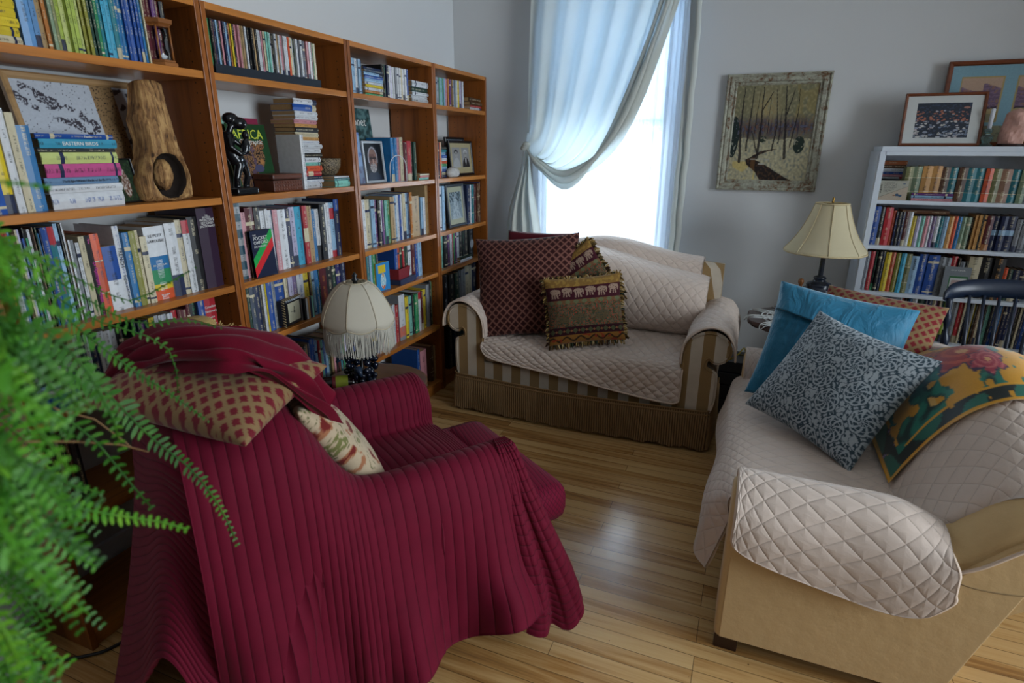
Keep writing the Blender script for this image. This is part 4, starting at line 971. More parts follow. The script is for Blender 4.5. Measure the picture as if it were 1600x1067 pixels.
def binding(pts, r=.005, name='binding', par=None): 
    m = MB(); P = catmull(np.array(pts), max(8, len(pts)*8)); m.tube([tuple(p) for p in P], r, 6); return m.build(name, M_PIPE, par, True)
binding([(-1.364, 3.3, .462), (-1.366, 3.0, .455), (-1.366, 2.90, .44), (-1.36, 2.872, .405), (-1.30, 2.862, .360), (-1.1, 2.858, .338), (-.82, 2.858, .310), (-.55, 2.858, .278), (-.33, 2.858, .258), (-.25, 2.864, .262), (-.236, 2.872, .30), (-.236, 2.89, .43), (-.238, 3.0, .455), (-.238, 3.3, .462)], par=qc)
# back panel, over the camel top and down the front
xb = np.linspace(-1.47, -.232, 9); ctrl = []
for (y, dz, k) in ((3.725, -.35, 0), (3.715, -.06, 1), (3.66, .008, 1), (3.60, .012, 1), (3.552, -.02, 1), (3.52, -.12, 1), (3.49, -.25, 1), (3.455, -.40, 1)):
    ctrl.append([(x, y, ztop(x)+dz) for x in xb])
sheet('back_panel', ctrl, 90, 150, M_QUILT, qc, qd(.0075, seed=6, wr=.008), .008, flip=True)
# cover over the loose back cushion, sagging towards the right arm
xq = np.array([-1.25, -1.10, -.90, -.70, -.50, -.33, -.24, -.185]); ztq = np.array([.87, .90, .915, .885, .838, .805, .790, .775])
ctrl = []
for f, y, b in ((1.04, 3.545, 0), (1.03, 3.48, 0), (1.0, 3.40, 1), (.90, 3.335, 1), (.66, 3.295, 1), (.36, 3.30, 1), (.12, 3.345, 1), (.03, 3.41, 1), (-.01, 3.47, 0)):
    ctrl.append([(x, y+(.05 if i in (0, 7) and b else 0)+(.02 if i in (1, 6) and b else 0), .468+(zt-.468)*f) for i, (x, zt) in enumerate(zip(xq, ztq))])
sheet('back_cushion_panel', ctrl, 110, 130, M_QUILT, qc, qd(.0075, seed=9, wr=.012), .010, flip=True)
cc = MB().box(-1.24, -.195, 3.36, 3.50, .47, .76, bev=.05)
lsp(cc.build('back_cushion', M_STRIPE, ls, True))
def arm_cover(xin, sgn):
    # quilt over the rolled arm, longer on the outside
    prof = [(-.012, .47), (-.010, .53), (.002, .585), (.035, .632), (.085, .668), (.140, .677), (.195, .655), (.232, .60), (.245, .55), (.247, .515)]
    ys = [2.888, 2.91, 3.05, 3.25, 3.45, 3.58]
    ctrl = [[(xin+sgn*a, y+(.0 if y > 2.9 else 0), z+(.012*math.sin(j*1.3+y*9) if j > 7 else 0)) for j, (a, z) in enumerate(prof)] for y in ys]
    sheet('arm_panel', ctrl, 84, 76, M_QUILT, qc, qd(.004, seed=12+sgn, wr=.006), .007, flip=(sgn > 0))
    binding([(xin+sgn*a, 2.884, z) for a, z in prof], par=qc)
arm_cover(-1.365, -1); arm_cover(-.237, 1)

# ------------------------------------------------------------------ cream sofa on the right
M_CANVAS = fabric('cream_canvas', '#c8aa7c', .85, 500, .05, .25, .2)
M_CANVASL = fabric('cream_canvas_light', '#cbbba0', .85, 500, .05, .25, .2)
M_DLEG = plain('dark_stained_leg', '#2b130e', .35, 80, .2, .1)
RO = Vector((.45, 2.28, 0))
rs = thing('sofa', 'cream canvas sofa with sloping camel back and low rolled arms', 'sofa', tuple(RO))
def rsp(o): return reparent(o, RO)
rsp(MB().box(.055, .60, 1.60, 2.99, .065, .32, bev=.012).build('seat_base', M_CANVAS, rs, True))
rsp(MB().box(.045, .56, 1.765, 2.835, .318, .452, bev=.035).build('seat_cushion', M_CANVAS, rs, True))
def zt2(y): return .655+.195*math.exp(-((y-2.22)/.46)**2)
# back: closed loops along the sofa
ys2 = [1.585, 1.592, 1.612, 1.65, 1.72, 1.85, 2.0, 2.2, 2.4, 2.6, 2.8, 2.92, 2.96, 2.985, 2.995]
sec = [(.60, .065), (.515, .40), (.535, .50), (.585, .60), (.66, .0), (.75, .0), (.835, .0), (.91, .0), (.955, .0), (.93, .55), (.85, .36), (.74, .16), (.685, .065)]
loops = []
for y in ys2:
    zt = zt2(y); e = min(1, max(0, (y-1.585)/.05), 1) if y < 2.2 else min(1, max(0, (2.995-y)/.05))
    e = .80+.20*math.sqrt(e)
    L = [(.60, .065), (.50, .40), (.535, .50), (.60, zt-.16), (.69, zt-.055), (.765, zt-.008), (.835, zt), (.90, zt-.025), (.945, zt-.09), (.90, zt-.22), (.735, .36), (.66, .17), (.62, .065)]
    cx, cz = .74, .42
    loops.append([(cx+(x-cx)*e, y, cz+(z-cz)*e if z > .1 else z) for x, z in L])
A = np.array(loops); A = catmull(A, 90)
B_ = np.array([catmull(r, 64, closed=True) for r in A]); n1, n2 = B_.shape[:2]
V = B_.reshape(-1, 3); F = [(i*n2+j, (i+1)*n2+j, (i+1)*n2+(j+1) % n2, i*n2+(j+1) % n2) for i in range(n1-1) for j in range(n2)]
F += [tuple(range(n2)), tuple((n1-1)*n2+j for j in range(n2))[::-1]]
o = rsp(obj('back', V, F, M_CANVAS, rs, True)); smooth_by_angle(o, 55)
bm = bmesh.new(); bm.from_mesh(o.data); bmesh.ops.recalc_face_normals(bm, faces=bm.faces[:]); bm.to_mesh(o.data); bm.free()
def side(yo, yi, name='arm'):
    """low rolled arm running along x between outer y and inner y"""
    s = -1 if yo < yi else 1; w_ = abs(yi-yo)
    prof = [(0, .065), (0, .30), (-.004, .44), (.010, .505), (.045, .548), (.095, .562), (.145, .548), (.178, .50), (.182, .44), (.182, .30), (.182, .065)]
    P = catmull(np.array(prof), 50); rings = [(.046, .012), (.050, .004), (.058, 0), (.2, 0), (.4, 0), (.56, 0), (.62, 0)]
    V = []; n = len(P)
    for x, ins in rings:
        for d, z in P:
            cy_, cz_ = .091, .32; k = 1-ins/.1
            dz = -.055*max(0, (x-.45)/.2)**1.5*max(0, (z-.3)/.25)
            V.append((x, yo-s*(cy_+(d-cy_)*k) if True else 0, cz_+(z-cz_)*(1-ins/.3)+dz))
    F = []
    for r in range(len(rings)-1):
        for i in range(n): F.append((r*n+i, r*n+(i+1) % n, (r+1)*n+(i+1) % n, (r+1)*n+i))
    F += [tuple(range(n)), tuple((len(rings)-1)*n+i for i in range(n))[::-1]]
    m = MB(); m.add(V, F); o = rsp(m.build(name, M_CANVAS, rs, False)); smooth_by_angle(o, 50); return o
side(1.572, 1.754); side(2.998, 2.816)
# outer side panels sweeping back under the sloping back
sp_ = [(.60, .062), (.648, .115), (.695, .28), (.75, .46), (.84, .62), (.80, .66), (.70, .575), (.61, .47), (.55, .42), (.40, .40), (.10, .40), (.062, .38), (.062, .062)]
for y0, y1 in ((1.569, 1.60), (2.97, 3.001)):
    rsp(MB().prism(sp_, y0, y1, 'y').build('side_panel', M_CANVAS, rs, bev=.003))
m = MB(); P = catmull(np.array([(.575, 1.568, .46), (.64, 1.563, .505), (.71, 1.562, .575), (.78, 1.568, .630)]), 24); m.tube([tuple(p) for p in P], .0045, 6); rsp(m.build('piping', M_PIPE, rs, True))
m = MB(); P = catmull(np.array([(.575, 1.569, .455), (.64, 1.569, .44), (.72, 1.569, .445), (.78, 1.572, .46)]), 16); m.tube([tuple(p) for p in P], .002, 5); rsp(m.build('seam', plain('seam_thread', '#8a7350', .9), rs, True))
for x in (.085, .62):
    for y in (1.62, 2.95): rsp(MB().box(x-.035, x+.035, y-.03, y+.03, 0, .068, bev=.004).build('leg', M_DLEG, rs))
# quilted cover of the right sofa
q2 = thing('quilted_sofa_cover', 'cream diamond-quilted cover draped over the right-hand sofa', 'sofa cover', (0, 0, 0))
ycs = np.array([1.742, 1.80, 1.95, 2.15, 2.4, 2.62, 2.80, 2.845])
hz = [.17, .19, .215, .23, .24, .25, .25, .26]
rows = [(.535, .49), (.50, .474), (.40, .476), (.25, .480), (.12, .474), (.055, .462), (.018, .435), (.004, .38), (-.010, .31)]
nearin = lambda y: .048 if y < 1.75 else (.012 if y < 1.85 else 0)
ctrl = [[(x+.004*math.sin(y*9)+(nearin(y)*min(1, max(0, (.47-z)/.06)))-(.020 if 1.75 < y < 1.99 and z < .43 else 0), y, z) for y in ycs] for x, z in rows]
hemx = lambda y: -.022+.012*math.sin(y*11)-.035*max(0, (2.05-y)/.3)+(.055 if y < 1.75 else 0)
ctrl.append([(hemx(y), y, h) for y, h in zip(ycs, hz)])
sheet('seat_panel', ctrl, 100, 130, M_QUILT, q2, qd(.0075, seed=21), .008)
binding([(hemx(y), y, h) for y, h in zip(ycs, hz)], par=q2)
yb = np.array([1.655, 1.70, 1.80, 1.95, 2.1, 2.25, 2.45, 2.65, 2.85, 2.95]); ctrl = []
def backpt(y, k):
    zt = zt2(y)
    S_ = [(.512, .455), (.530, .50), (.592, zt-.155), (.680, zt-.040), (.757, zt+.010), (.835, zt+.020), (.905, zt-.012), (.965, zt-.085), (.962, zt-.22), (.90, .36)]
    return S_[k]
def bside(y): return 1.0-.10*max(0, (1.75-y)/.1)
for k in range(10):
    r = []
    for y in yb:
        x, z = backpt(y, k); s_ = bside(y); r.append((.74+(x-.74)*s_, y+(.11*(1-k/4) if (k < 4 and y < 1.7) else 0), .42+(z-.42)*s_))
    ctrl.append(r)
sheet('back_panel', ctrl, 120, 130, M_QUILT, q2, qd(.0075, seed=25, wr=.006), .010, flip=True)
binding([ctrl[k][0] for k in range(8)], par=q2)
# near arm flap: over the arm and far down its outside
prof = [(1.775, .465), (1.768, .52), (1.742, .558), (1.69, .580), (1.64, .582), (1.595, .566), (1.562, .530), (1.545, .48), (1.538, .42), (1.535, .36), (1.533, .30)]
xf = [.060, .075, .13, .22, .34, .46, .54, .580]
ctrl = []
for i, x in enumerate(xf):
    hem = [.445, .42, .395, .37, .345, .335, .365, .43][i]
    r = []
    for j, (y, z) in enumerate(prof):
        if z < .56 and j > 5: z = .566-(.566-hem)*((j-5)/5)**1.0
        dz = -.045*max(0, (x-.45)/.13)**1.5 if j < 6 else -.02*max(0, (x-.45)/.13)
        r.append((x+(.012 if j > 6 and i == 7 else 0), y-.006*math.sin(x*14)*(j > 5), z+dz))
    ctrl.append(r)
sheet('arm_panel', ctrl, 88, 90, M_QUILT, q2, qd(.0055, seed=31, wr=.007), .009)
binding([tuple(p) for p in ctrl[0]]+[tuple(c[-1]) for c in ctrl[1:]]+[tuple(p) for p in ctrl[-1][::-1][1:]], .006, par=q2)
prof = [(2.795, .465), (2.80, .52), (2.826, .56), (2.88, .582), (2.94, .578), (2.99, .55), (3.008, .50), (3.01, .42)]
ctrl = [[(x, y, z) for y, z in prof] for x in (.055, .10, .2, .35, .48, .56)]
sheet('arm_panel', ctrl, 70, 56, M_QUILT, q2, qd(.004, seed=35, wr=.005), .008, flip=True)
binding([tuple(p) for p in ctrl[0]], par=q2)
# silk scarf over the back
def scarf_col(U, V, G):
    u0 = U/U.max(); v = V/V.max(); u = u0/.60; img = np.ones(U.shape+(3,))*h2('#d99a1c')
    n1 = vnoise(u, v, 6, 3); n2 = vnoise(u, v, 16, 8); n3 = vnoise(u, v, 3, 14)
    paint(img, (u < .42)&(n1 > -.05), h2('#d9ab5c'))
    g = (n1+.5*n2+(.50-u)*.60) > -.02; paint(img, g, h2('#0f5c52')); paint(img, g & (n2 > .12), h2('#1c7f6c')); paint(img, g & (n2 < -.12), h2('#0a3530'))
    def flower(cu, cv, r, a, b, k=7):
        d = np.hypot((u-cu), (v-cv)); an = np.arctan2(v-cv, u-cu); rr = r*(1+.18*np.sin(k*an)+.07*np.sin(17*an))
        paint(img, d < rr*1.12, h2('#3a1e4a')); paint(img, d < rr, h2(a)); paint(img, (d < rr) & (np.sin(d/r*16+an*2) > .35), h2(b)); paint(img, d < rr*.2, h2('#e8b070'))
    flower(.70, .45, .19, '#a8242c', '#c8523c'); flower(.78, .28, .10, '#b02a44', '#d06a6a', 6)
    flower(.22, .70, .14, '#8a2f6a', '#b06aa8'); flower(.34, .78, .10, '#7a3a80', '#a878b8', 5); flower(.12, .50, .07, '#96203a', '#c04a50', 5); flower(.06, .16, .07, '#8a70b0', '#b8a0d0', 5); flower(.09, .28, .05, '#7a58a0', '#a88ac8', 5)
    flower(.55, .70, .10, '#a02838', '#c85848', 6)
    e = np.minimum(np.minimum(u0, 1-u0), np.minimum(v, 1-v)); band = (e < .085); paint(img, band & (n2 > -.25), h2('#12201e')); paint(img, band & (n1 > .08), h2('#1a6a58')); paint(img, band & (n3 > .25), h2('#8a2c40'))
    paint(img, (np.abs(e-.088) < .006) & (n1 > -.1), h2('#e0a020')); paint(img, e < .020, h2('#e0a01e'))
    return img
ysc = [1.96, 2.10, 2.25, 2.40, 2.55, 2.68, 2.76]; ctrl = []
for k_, (kk) in enumerate(np.linspace(.75, 7.6, 10)):
    r = []
    for j, y in enumerate(ysc):
        k0 = int(kk); f = kk-k0; a = backpt(y, k0); b = backpt(y, min(9, k0+1)); x = a[0]*(1-f)+b[0]*f; z = a[1]*(1-f)+b[1]*f
        nx, nz = (-.85, .5) if kk < 3.5 else (-.3, .95) if kk < 5.5 else (.6, .8)
        r.append((x+nx*.024, y-.02*(1-k_/9)*1.0, z+nz*.024))
    ctrl.append(r)
o = sheet('silk_scarf', ctrl, 150, 150, vcol('printed_silk', .42, 300, .3, .4, .05), None, lambda U, V, G: .0025*vnoise(U, V, 7, 5), .001, flip=True, cols=scarf_col)
tag(o, 'green, yellow and red flowered silk scarf over the back of the cream sofa', 'scarf')
# ------------------------------------------------------------------ cushions
M_CUSH = vcol('woven_cushion_cover', .85, 500, .2, .2, .35); M_VELV = None
def lattice(p, fg, bgc, th=.13, fg2=None, sx=1.0):
    def f(u, v, X, Z):
        a = (X*sx+Z)/p; b = (X*sx-Z)/p; fa = np.abs((a % 1)-.5); fb = np.abs((b % 1)-.5)
        img = np.ones(u.shape+(3,))*h2(fg); d = np.minimum(.5-fa, .5-fb)
        paint(img, (d < th), h2(bgc))
        if fg2: paint(img, (d > .34), h2(fg2))
        return img
    return f
SEATZ = .475
# big brown diamond cushion
M = frame3((-1.165, 3.11, .745), (.94, .22, .09), (-.13, .38, 1))
cushion('cushion', 'large square brown and maroon lattice cushion at left end of the loveseat', 'cushion', M, .62, .60, .20, lattice(.045, '#3a1614', '#7d5248', .12, '#2c0e10'), M_CUSH, 190, .010, 3, .07, group='cushions on the striped loveseat')
# maroon cushion just behind it
M = frame3((-1.17, 3.31, .76), (.98, .12, .0), (0, .22, 1))
cushion('cushion', 'maroon velvet cushion peeping out behind the large lattice cushion', 'cushion', M, .42, .55, .12, lambda u, v, X, Z: np.ones(u.shape+(3,))*h2('#5a1220'), M_CUSH, 40, .006, 3, .03, group='cushions on the striped loveseat')
def tapestry(u, v, X, Z):
    img = np.ones(u.shape+(3,))*h2('#6d6148'); n1 = vnoise(u, v, 22, 1); n2 = vnoise(u, v, 60, 5)
    paint(img, v > .86, h2('#8d6a34')); paint(img, (v > .86) & (n1 > .1), h2('#a5823f'))
    b = (v > .66) & (v < .86); paint(img, b, h2('#43121f'))
    # marching elephants
    for k in range(6):
        cu, cv = .12+k*.155, .765+(.012 if k % 2 else -.004); du, dv = (u-cu)*6.5, (v-cv)*6.5
        e = (du**2/.16+(dv-.18)**2/.075 < 1) | ((du-.30)**2/.03+(dv-.22)**2/.035 < 1) | ((np.abs(du-.42-.18*(dv)) < .05) & (dv < .2) & (dv > -.18))
        legs = (np.abs(dv+.22) < .24) & ((np.abs(du+.22-.1*dv) < .07) | (np.abs(du-.14+.2*dv) < .07) | (np.abs(du+.02) < .05))
        paint(img, (e | legs) & b & (n2 > -.42), h2('#a58a78'))
    paint(img, (v > .60) & (v < .66), h2('#7a5638')); paint(img, (v > .60) & (v < .66) & (np.abs(((u*9) % 1)-.5)+np.abs(v-.63)*8 < .36), h2('#6c7150'))
    g = (v > .25) & (v < .60); paint(img, g & (n1 > .12), h2('#4c4a2c')); paint(img, g & (n2 > .28), h2('#a3402e')); paint(img, g & (n2 < -.32), h2('#2f4a44')); paint(img, g & (np.abs(n1) < .03), h2('#39402a'))
    for cu, cv, r in ((.42, .38, .085), (.72, .40, .095), (.2, .36, .07)): paint(img, g & (((u-cu)**2+((v-cv)*1.3)**2) < r*r) & (n2 > -.2), h2('#5f5138'))
    d = (v > .13) & (v < .25); paint(img, d, h2('#35101a')); paint(img, d & (np.abs(((u*10) % 1)-.5)*.8+np.abs(v-.19)*7 < .3), h2('#4f5238')); paint(img, d & (np.abs(((u*10+.5) % 1)-.5)+np.abs(v-.19)*9 < .18), h2('#8e5c3c'))
    w = v <= .13; paint(img, w, h2('#94662a')); paint(img, w & (np.abs(v-.07-.03*np.sin(u*34)) < .014), h2('#3b2a18')); paint(img, w & (n1 > .3), h2('#9b3b22'))
    return img*(0.92+.16*n2[..., None])
def tassel_fringe(par, w, h, seed=1, L=.034):
    r_ = random.Random(seed); m = MB(); cols = [lin(x) for x in ('#7d6236', '#a88a50', '#3c2418', '#5c4a2a', '#2e3a2c', '#c0a878')]
    per = []
    n = int(2*(w+h)/.0042)
    for i in range(n):
        t_ = i/n*2*(w+h)
        if t_ < w: x, z, nx, nz = t_-w/2, -h/2, 0, -1
        elif t_ < w+h: x, z, nx, nz = w/2, t_-w-h/2, 1, 0
        elif t_ < 2*w+h: x, z, nx, nz = w/2-(t_-w-h), h/2, 0, 1
        else: x, z, nx, nz = -w/2, h/2-(t_-2*w-h), -1, 0
        u = x/(w/2); v = z/(h/2); x *= (1-.06*(1-v*v)) if nx == 0 or True else 1; 
        if nz: z *= (1-.06*(1-u*u))
        a = r_.uniform(-.5, .5); b = r_.uniform(-.7, .7); l = L*r_.uniform(.6, 1.1)*.82
        P0 = Vector((x, 0, z)); D = Vector((nx+(-nz)*a, b, nz+nx*a)).normalized(); P1 = P0+D*l*.6; P2 = P1+D*l*.4+Vector((0, 0, -.006))
        m.tube([P0-D*.006, P1, P2], [.0030, .0042, .0026], 4, col=cols[r_.randrange(6)])
    o = m.build('fringe', vcol('tapestry_fringe', .9, 300, .1, .1, .3), par, False, usecol=True); o['kind'] = 'stuff'; return o
M = frame3((-.795, 3.085, .655), (.385, .375, .0), (-.07, .17, .96)); M = frame3((-.790, 2.995, .672), (.93, .34, .11), (-.15, .28, 1))
o = cushion('cushion', 'front tapestry cushion with elephant band and multicoloured fringe', 'cushion', M, .42, .37, .15, tapestry, M_CUSH, 190, .003, 3, .05, group='cushions on the striped loveseat'); tassel_fringe(o, .41, .36, 1)
M = frame3((-.875, 3.17, .765), (.76, .1, .62), (-.60, .26, .76))
o = cushion('cushion', 'rear tapestry cushion standing on its corner behind the front one', 'cushion', M, .38, .38, .12, tapestry, M_CUSH, 150, .003, 8, .05, group='cushions on the striped loveseat'); tassel_fringe(o, .38, .38, 2)
# right sofa
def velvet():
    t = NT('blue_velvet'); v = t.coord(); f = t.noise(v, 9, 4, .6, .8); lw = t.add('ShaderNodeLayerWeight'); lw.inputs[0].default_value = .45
    col = t.mix(f, lin('#0f4e6c'), lin('#1c7394')); col = t.mix(t.math('MULTIPLY', lw.outputs['Facing'], .45), col, lin('#4ba0c4'))  # velvet highlights painted into the colour, lighter at grazing angles
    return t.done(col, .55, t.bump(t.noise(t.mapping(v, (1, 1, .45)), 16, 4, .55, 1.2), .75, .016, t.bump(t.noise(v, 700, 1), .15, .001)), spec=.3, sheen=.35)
M_VELV = velvet()
def vb(U, V): 
    ridge = .006*np.exp(-((V-.32+.22*(U*.5+.2)**2)/.04)**2)+.012*vnoise(U, V, 2.6, 4)+.010*np.abs(vnoise(U*1.6, V*.7, 4, 9))
    return ridge
M = frame3((.360, 2.590, .708), (.475, -.085, -.055), (.10, .21, .443))
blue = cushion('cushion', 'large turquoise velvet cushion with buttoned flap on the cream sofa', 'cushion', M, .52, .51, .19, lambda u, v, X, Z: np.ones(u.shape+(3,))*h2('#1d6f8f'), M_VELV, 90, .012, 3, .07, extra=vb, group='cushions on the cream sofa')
# flap: a slightly thicker layer over the upper part
def flap(par, w, h, t):
    n, k = 60, 26; U, S_ = np.meshgrid(np.linspace(-1, 1, n), np.linspace(0, 1, k), indexing='ij')
    edge = .34-.20*np.clip(1-np.abs(U), 0, 1)**.7*0+.12*(U**2)*0
    vb_ = .42-.16*(1-np.abs(U))-.34*np.clip(U, -.2, 1); V_ = .985-(S_)*(.985-vb_)
    ex = 1-np.abs(U)**2.3; ez = 1-np.abs(V_)**2.3; th = t/2*np.power(np.clip(ex*ez, 0, 1), .483)
    X = w/2*U*.99*(1-.07*(1-V_**2)); Z = h/2*V_*(1-.07*(1-U**2)); nz = vnoise(X, Z, 7, 3)*.010
    G = np.stack([X, -th-np.abs(nz)-.012-.014*S_**2, Z], -1); N = G.copy(); N[..., 1] += .012
    nn = n*k; idx = np.arange(nn).reshape(n, k); q = np.stack([idx[:-1, :-1].ravel(), idx[1:, :-1].ravel(), idx[1:, 1:].ravel(), idx[:-1, 1:].ravel()], 1)
    F = [tuple(x) for x in q[:, ::-1].tolist()]+[tuple(x) for x in (q+nn).tolist()]
    ed = list(idx[:, 0])+list(idx[-1, 1:])+list(idx[-2::-1, -1])+list(idx[0, -2:0:-1])
    for i in range(len(ed)): a, b = int(ed[i]), int(ed[(i+1) % len(ed)]); F.append((a, b, b+nn, a+nn))
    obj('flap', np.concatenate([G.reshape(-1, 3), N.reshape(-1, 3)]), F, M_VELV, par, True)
    i = n//2; p = G[i, -1]
    MB().lathe([(.001, .004), (.009, .004), (.010, 0), (.001, -.001)], 14, Matrix.Translation((p[0], p[1]-.001, p[2]+.016)) @ Matrix.Rotation(PI/2, 4, 'X')).build('button', plain('wooden_button', '#5a4030', .4), par, True)
flap(blue, .52, .51, .19)
def damask(u, v, X, Z):
    img = np.ones(u.shape+(3,))*h2('#a9b3ba'); P = .128; c1 = np.zeros(u.shape, bool)
    for ox, oz in ((0, 0), (.5, .5)):
        gx = ((X/P+ox) % 1)-.5; gz = ((Z/(P*1.15)+oz) % 1)-.5; r = np.hypot(gx, gz); a = np.arctan2(gz, gx); sc_ = 1+.10*np.abs(np.sin(4*a))
        c1 |= (r < .25*sc_) & (np.sin(9*a+22*r) > -.35) & (np.abs(np.sin(r*30)) > .25)
        c1 |= (np.abs(r-.30*sc_) < .012) | ((np.abs(r-.36) < .030) & (np.sin(14*a) > .35))
    q = vnoise(X, Z, 48, 3); far = np.ones(u.shape, bool)
    for ox, oz in ((0, 0), (.5, .5)): far &= np.hypot(((X/P+ox) % 1)-.5, ((Z/(P*1.15)+oz) % 1)-.5) > .33
    c1 |= far & (np.abs(q) < .055)
    paint(img, c1, h2('#3a4d58')); return img*(1+.1*vnoise(X, Z, 300, 1)[..., None])
M = frame3((.350, 2.262, .690), (.345, -.335, -.055), (.16, .22, .36))
o = cushion('cushion', 'grey cushion with dark damask medallions, foremost on the cream sofa', 'cushion', M, .48, .47, .17, damask, M_CUSH, 210, .008, 5, .08, group='cushions on the cream sofa')
M = frame3((.530, 2.785, .715), (.46, -.16, -.03), (.10, .28, .42))
chk = lambda u, v, X, Z: lattice(.040, '#7c1f26', '#8a6f4c', .19)(u, v, X, Z)
o = cushion('cushion', 'red and gold lattice cushion behind the turquoise one on the cream sofa', 'cushion', M, .46, .46, .16, chk, M_CUSH, 120, .005, 6, .05, group='cushions on the cream sofa')

# ------------------------------------------------------------------ red armchair and its quilt
C0 = np.array((-.68, 1.68)); Fd = np.array((.5708, .8211)); Sd = np.array((.8211, -.5708))
def W(a, b, z): p = C0-Fd*b*.9987+Sd*a; return (float(p[0]), float(p[1]), float(z))
M_BURG = None
def burg():
    t = NT('burgundy_diamond_upholstery'); v = t.coord(); sp = t.add('ShaderNodeSeparateXYZ'); t.l.new(v, sp.inputs[0]); k = PI/.022
    a = t.math('ABSOLUTE', t.math('SINE', t.math('MULTIPLY', t.math('ADD', sp.outputs['X'], t.math('ADD', sp.outputs['Y'], sp.outputs['Z'])), k))); b = t.math('ABSOLUTE', t.math('SINE', t.math('MULTIPLY', t.math('SUBTRACT', sp.outputs['X'], t.math('SUBTRACT', sp.outputs['Z'], sp.outputs['Y'])), k)))
    h = t.math('MINIMUM', a, b); m = t.math('LESS_THAN', h, .18)
    return t.done(t.mix(m, lin('#6a0c2a'), lin('#380818')), .8, t.bump(h, .3, .002), sheen=.03, spec=.15)
M_BURG = burg()
ac = thing('armchair', 'burgundy armchair hidden beneath a red channel-quilted throw', 'armchair', W(-.16, .5, 0))
AO = Vector(W(-.16, .5, 0))
def acp(o): return reparent(o, AO)
MW = Matrix((( Sd[0], -Fd[0]*.9987, 0, C0[0]), (Sd[1], -Fd[1]*.9987, 0, C0[1]), (0, 0, 1, 0), (0, 0, 0, 1)))   # (a,b,z) -> world
acp(MB().box(-.55, .22, .06, 1.0, .05, .34, MW, .02).build('seat_base', M_BURG, ac, True))
acp(MB().box(-.385, .055, .02, .62, .34, .455, MW, .04).box(-.375, .235, -.075, .10, .33, .462, MW, .045).build('seat_cushion', M_BURG, ac, True))
for a0, a1 in ((-.56, -.40), (.075, .235)): acp(MB().box(a0, a1, .10, .95, .30, .60, MW, .06).build('arm', M_BURG, ac, True))
acp(MB().box(-.52, .19, .70, .98, .30, .84, MW, .09).build('back', M_BURG, ac, True))
for a in (-.5, .16):
    for b in (.12, .93): acp(MB().box(a-.025, a+.025, b-.025, b+.025, 0, .06, MW).build('leg', M_DLEG, ac))
def redquilt():
    t = NT('red_channel_quilt'); uvn = t.add('ShaderNodeUVMap'); sp = t.add('ShaderNodeSeparateXYZ'); t.l.new(uvn.outputs[0], sp.inputs[0])
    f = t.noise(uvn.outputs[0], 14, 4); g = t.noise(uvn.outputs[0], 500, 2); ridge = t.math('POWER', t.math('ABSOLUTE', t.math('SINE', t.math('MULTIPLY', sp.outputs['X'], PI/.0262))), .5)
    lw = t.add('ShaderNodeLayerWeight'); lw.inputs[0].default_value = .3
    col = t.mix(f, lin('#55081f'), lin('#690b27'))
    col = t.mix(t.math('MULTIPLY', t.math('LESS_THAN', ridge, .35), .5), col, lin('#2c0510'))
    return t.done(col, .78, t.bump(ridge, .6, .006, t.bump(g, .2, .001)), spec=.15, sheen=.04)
M_RQ = redquilt()
rq = thing('quilted_throw', 'crimson channel-quilted throw draped over the whole armchair', 'throw', (0, 0, 0))
def ssec(b):
    """cross-section of the throw at depth b (front 0 .. back 1.1): list of (a, z, db)"""
    arm_ = [(-.60, .22), (-.595, .40), (-.58, .55), (-.545, .625), (-.49, .648), (-.435, .625), (-.405, .56), (-.392, .49), (-.34, .474), (-.16, .485), (.02, .474), (.062, .49), (.080, .56), (.110, .618), (.160, .640), (.205, .618), (.243, .54), (.262, .43), (.280, .30), (.300, .17), (.31, .10)]
    back_ = [(-.62, .25), (-.61, .50), (-.59, .68), (-.56, .80), (-.50, .86), (-.42, .885), (-.33, .90), (-.25, .905), (-.18, .905), (-.10, .905), (-.02, .90), (.05, .895), (.11, .88), (.16, .85), (.205, .80), (.235, .70), (.255, .58), (.275, .44), (.29, .30), (.30, .18), (.31, .06)]
    A_ = np.array(arm_); B__ = np.array(back_)
    k = 1/(1+math.exp(-(b-.665)/.032))
    P = A_*(1-k)+B__*k
    # deep inside corner where seat meets back
    P[:, 1] += -.0*k
    if b > .86: P[3:17, 1] -= (b-.86)**2*1.1
    return P
bs = [.135, .15, .18, .24, .33, .42, .52, .60, .65, .70, .76, .84, .92, .99]
ctrl = []
for i, b in enumerate(bs):
    P = ssec(b); r = []
    for j, (a, z) in enumerate(P):
        hang = max(0, (.60-z)/.5) if (j > 15 and a > .2) else 0
        fold = hang*(.042*math.sin(b*2*PI/.30+1.2+hang*1.5)+.018*math.sin(b*2*PI/.13+hang))
        hemz = {0: .20, 1: .19, 2: .13, 3: .10, 4: .11}.get(i, .05) if False else 0
        if j >= 18:
            base = .10+.07*max(0, math.cos((b-.22)*2*PI/.36))*max(0, 1-abs(b-.25)/.3)
            z = max(z, base+(20-j)*.07) if b < .55 else z
            if b >= .5: z = z-.06*(b-.5)
        bb = b
        if i == 0: bb = b-.01; z -= .03 if 2 < j < 17 and not (7 < j < 12) else 0
        if i == 0 and 7 <= j <= 12: z -= .0
        if j > 14 and b < .2: bb = b-hang*.05
        r.append(W(a+fold+(.05*hang if b < .3 else 0), bb, z))
    ctrl.append(r)
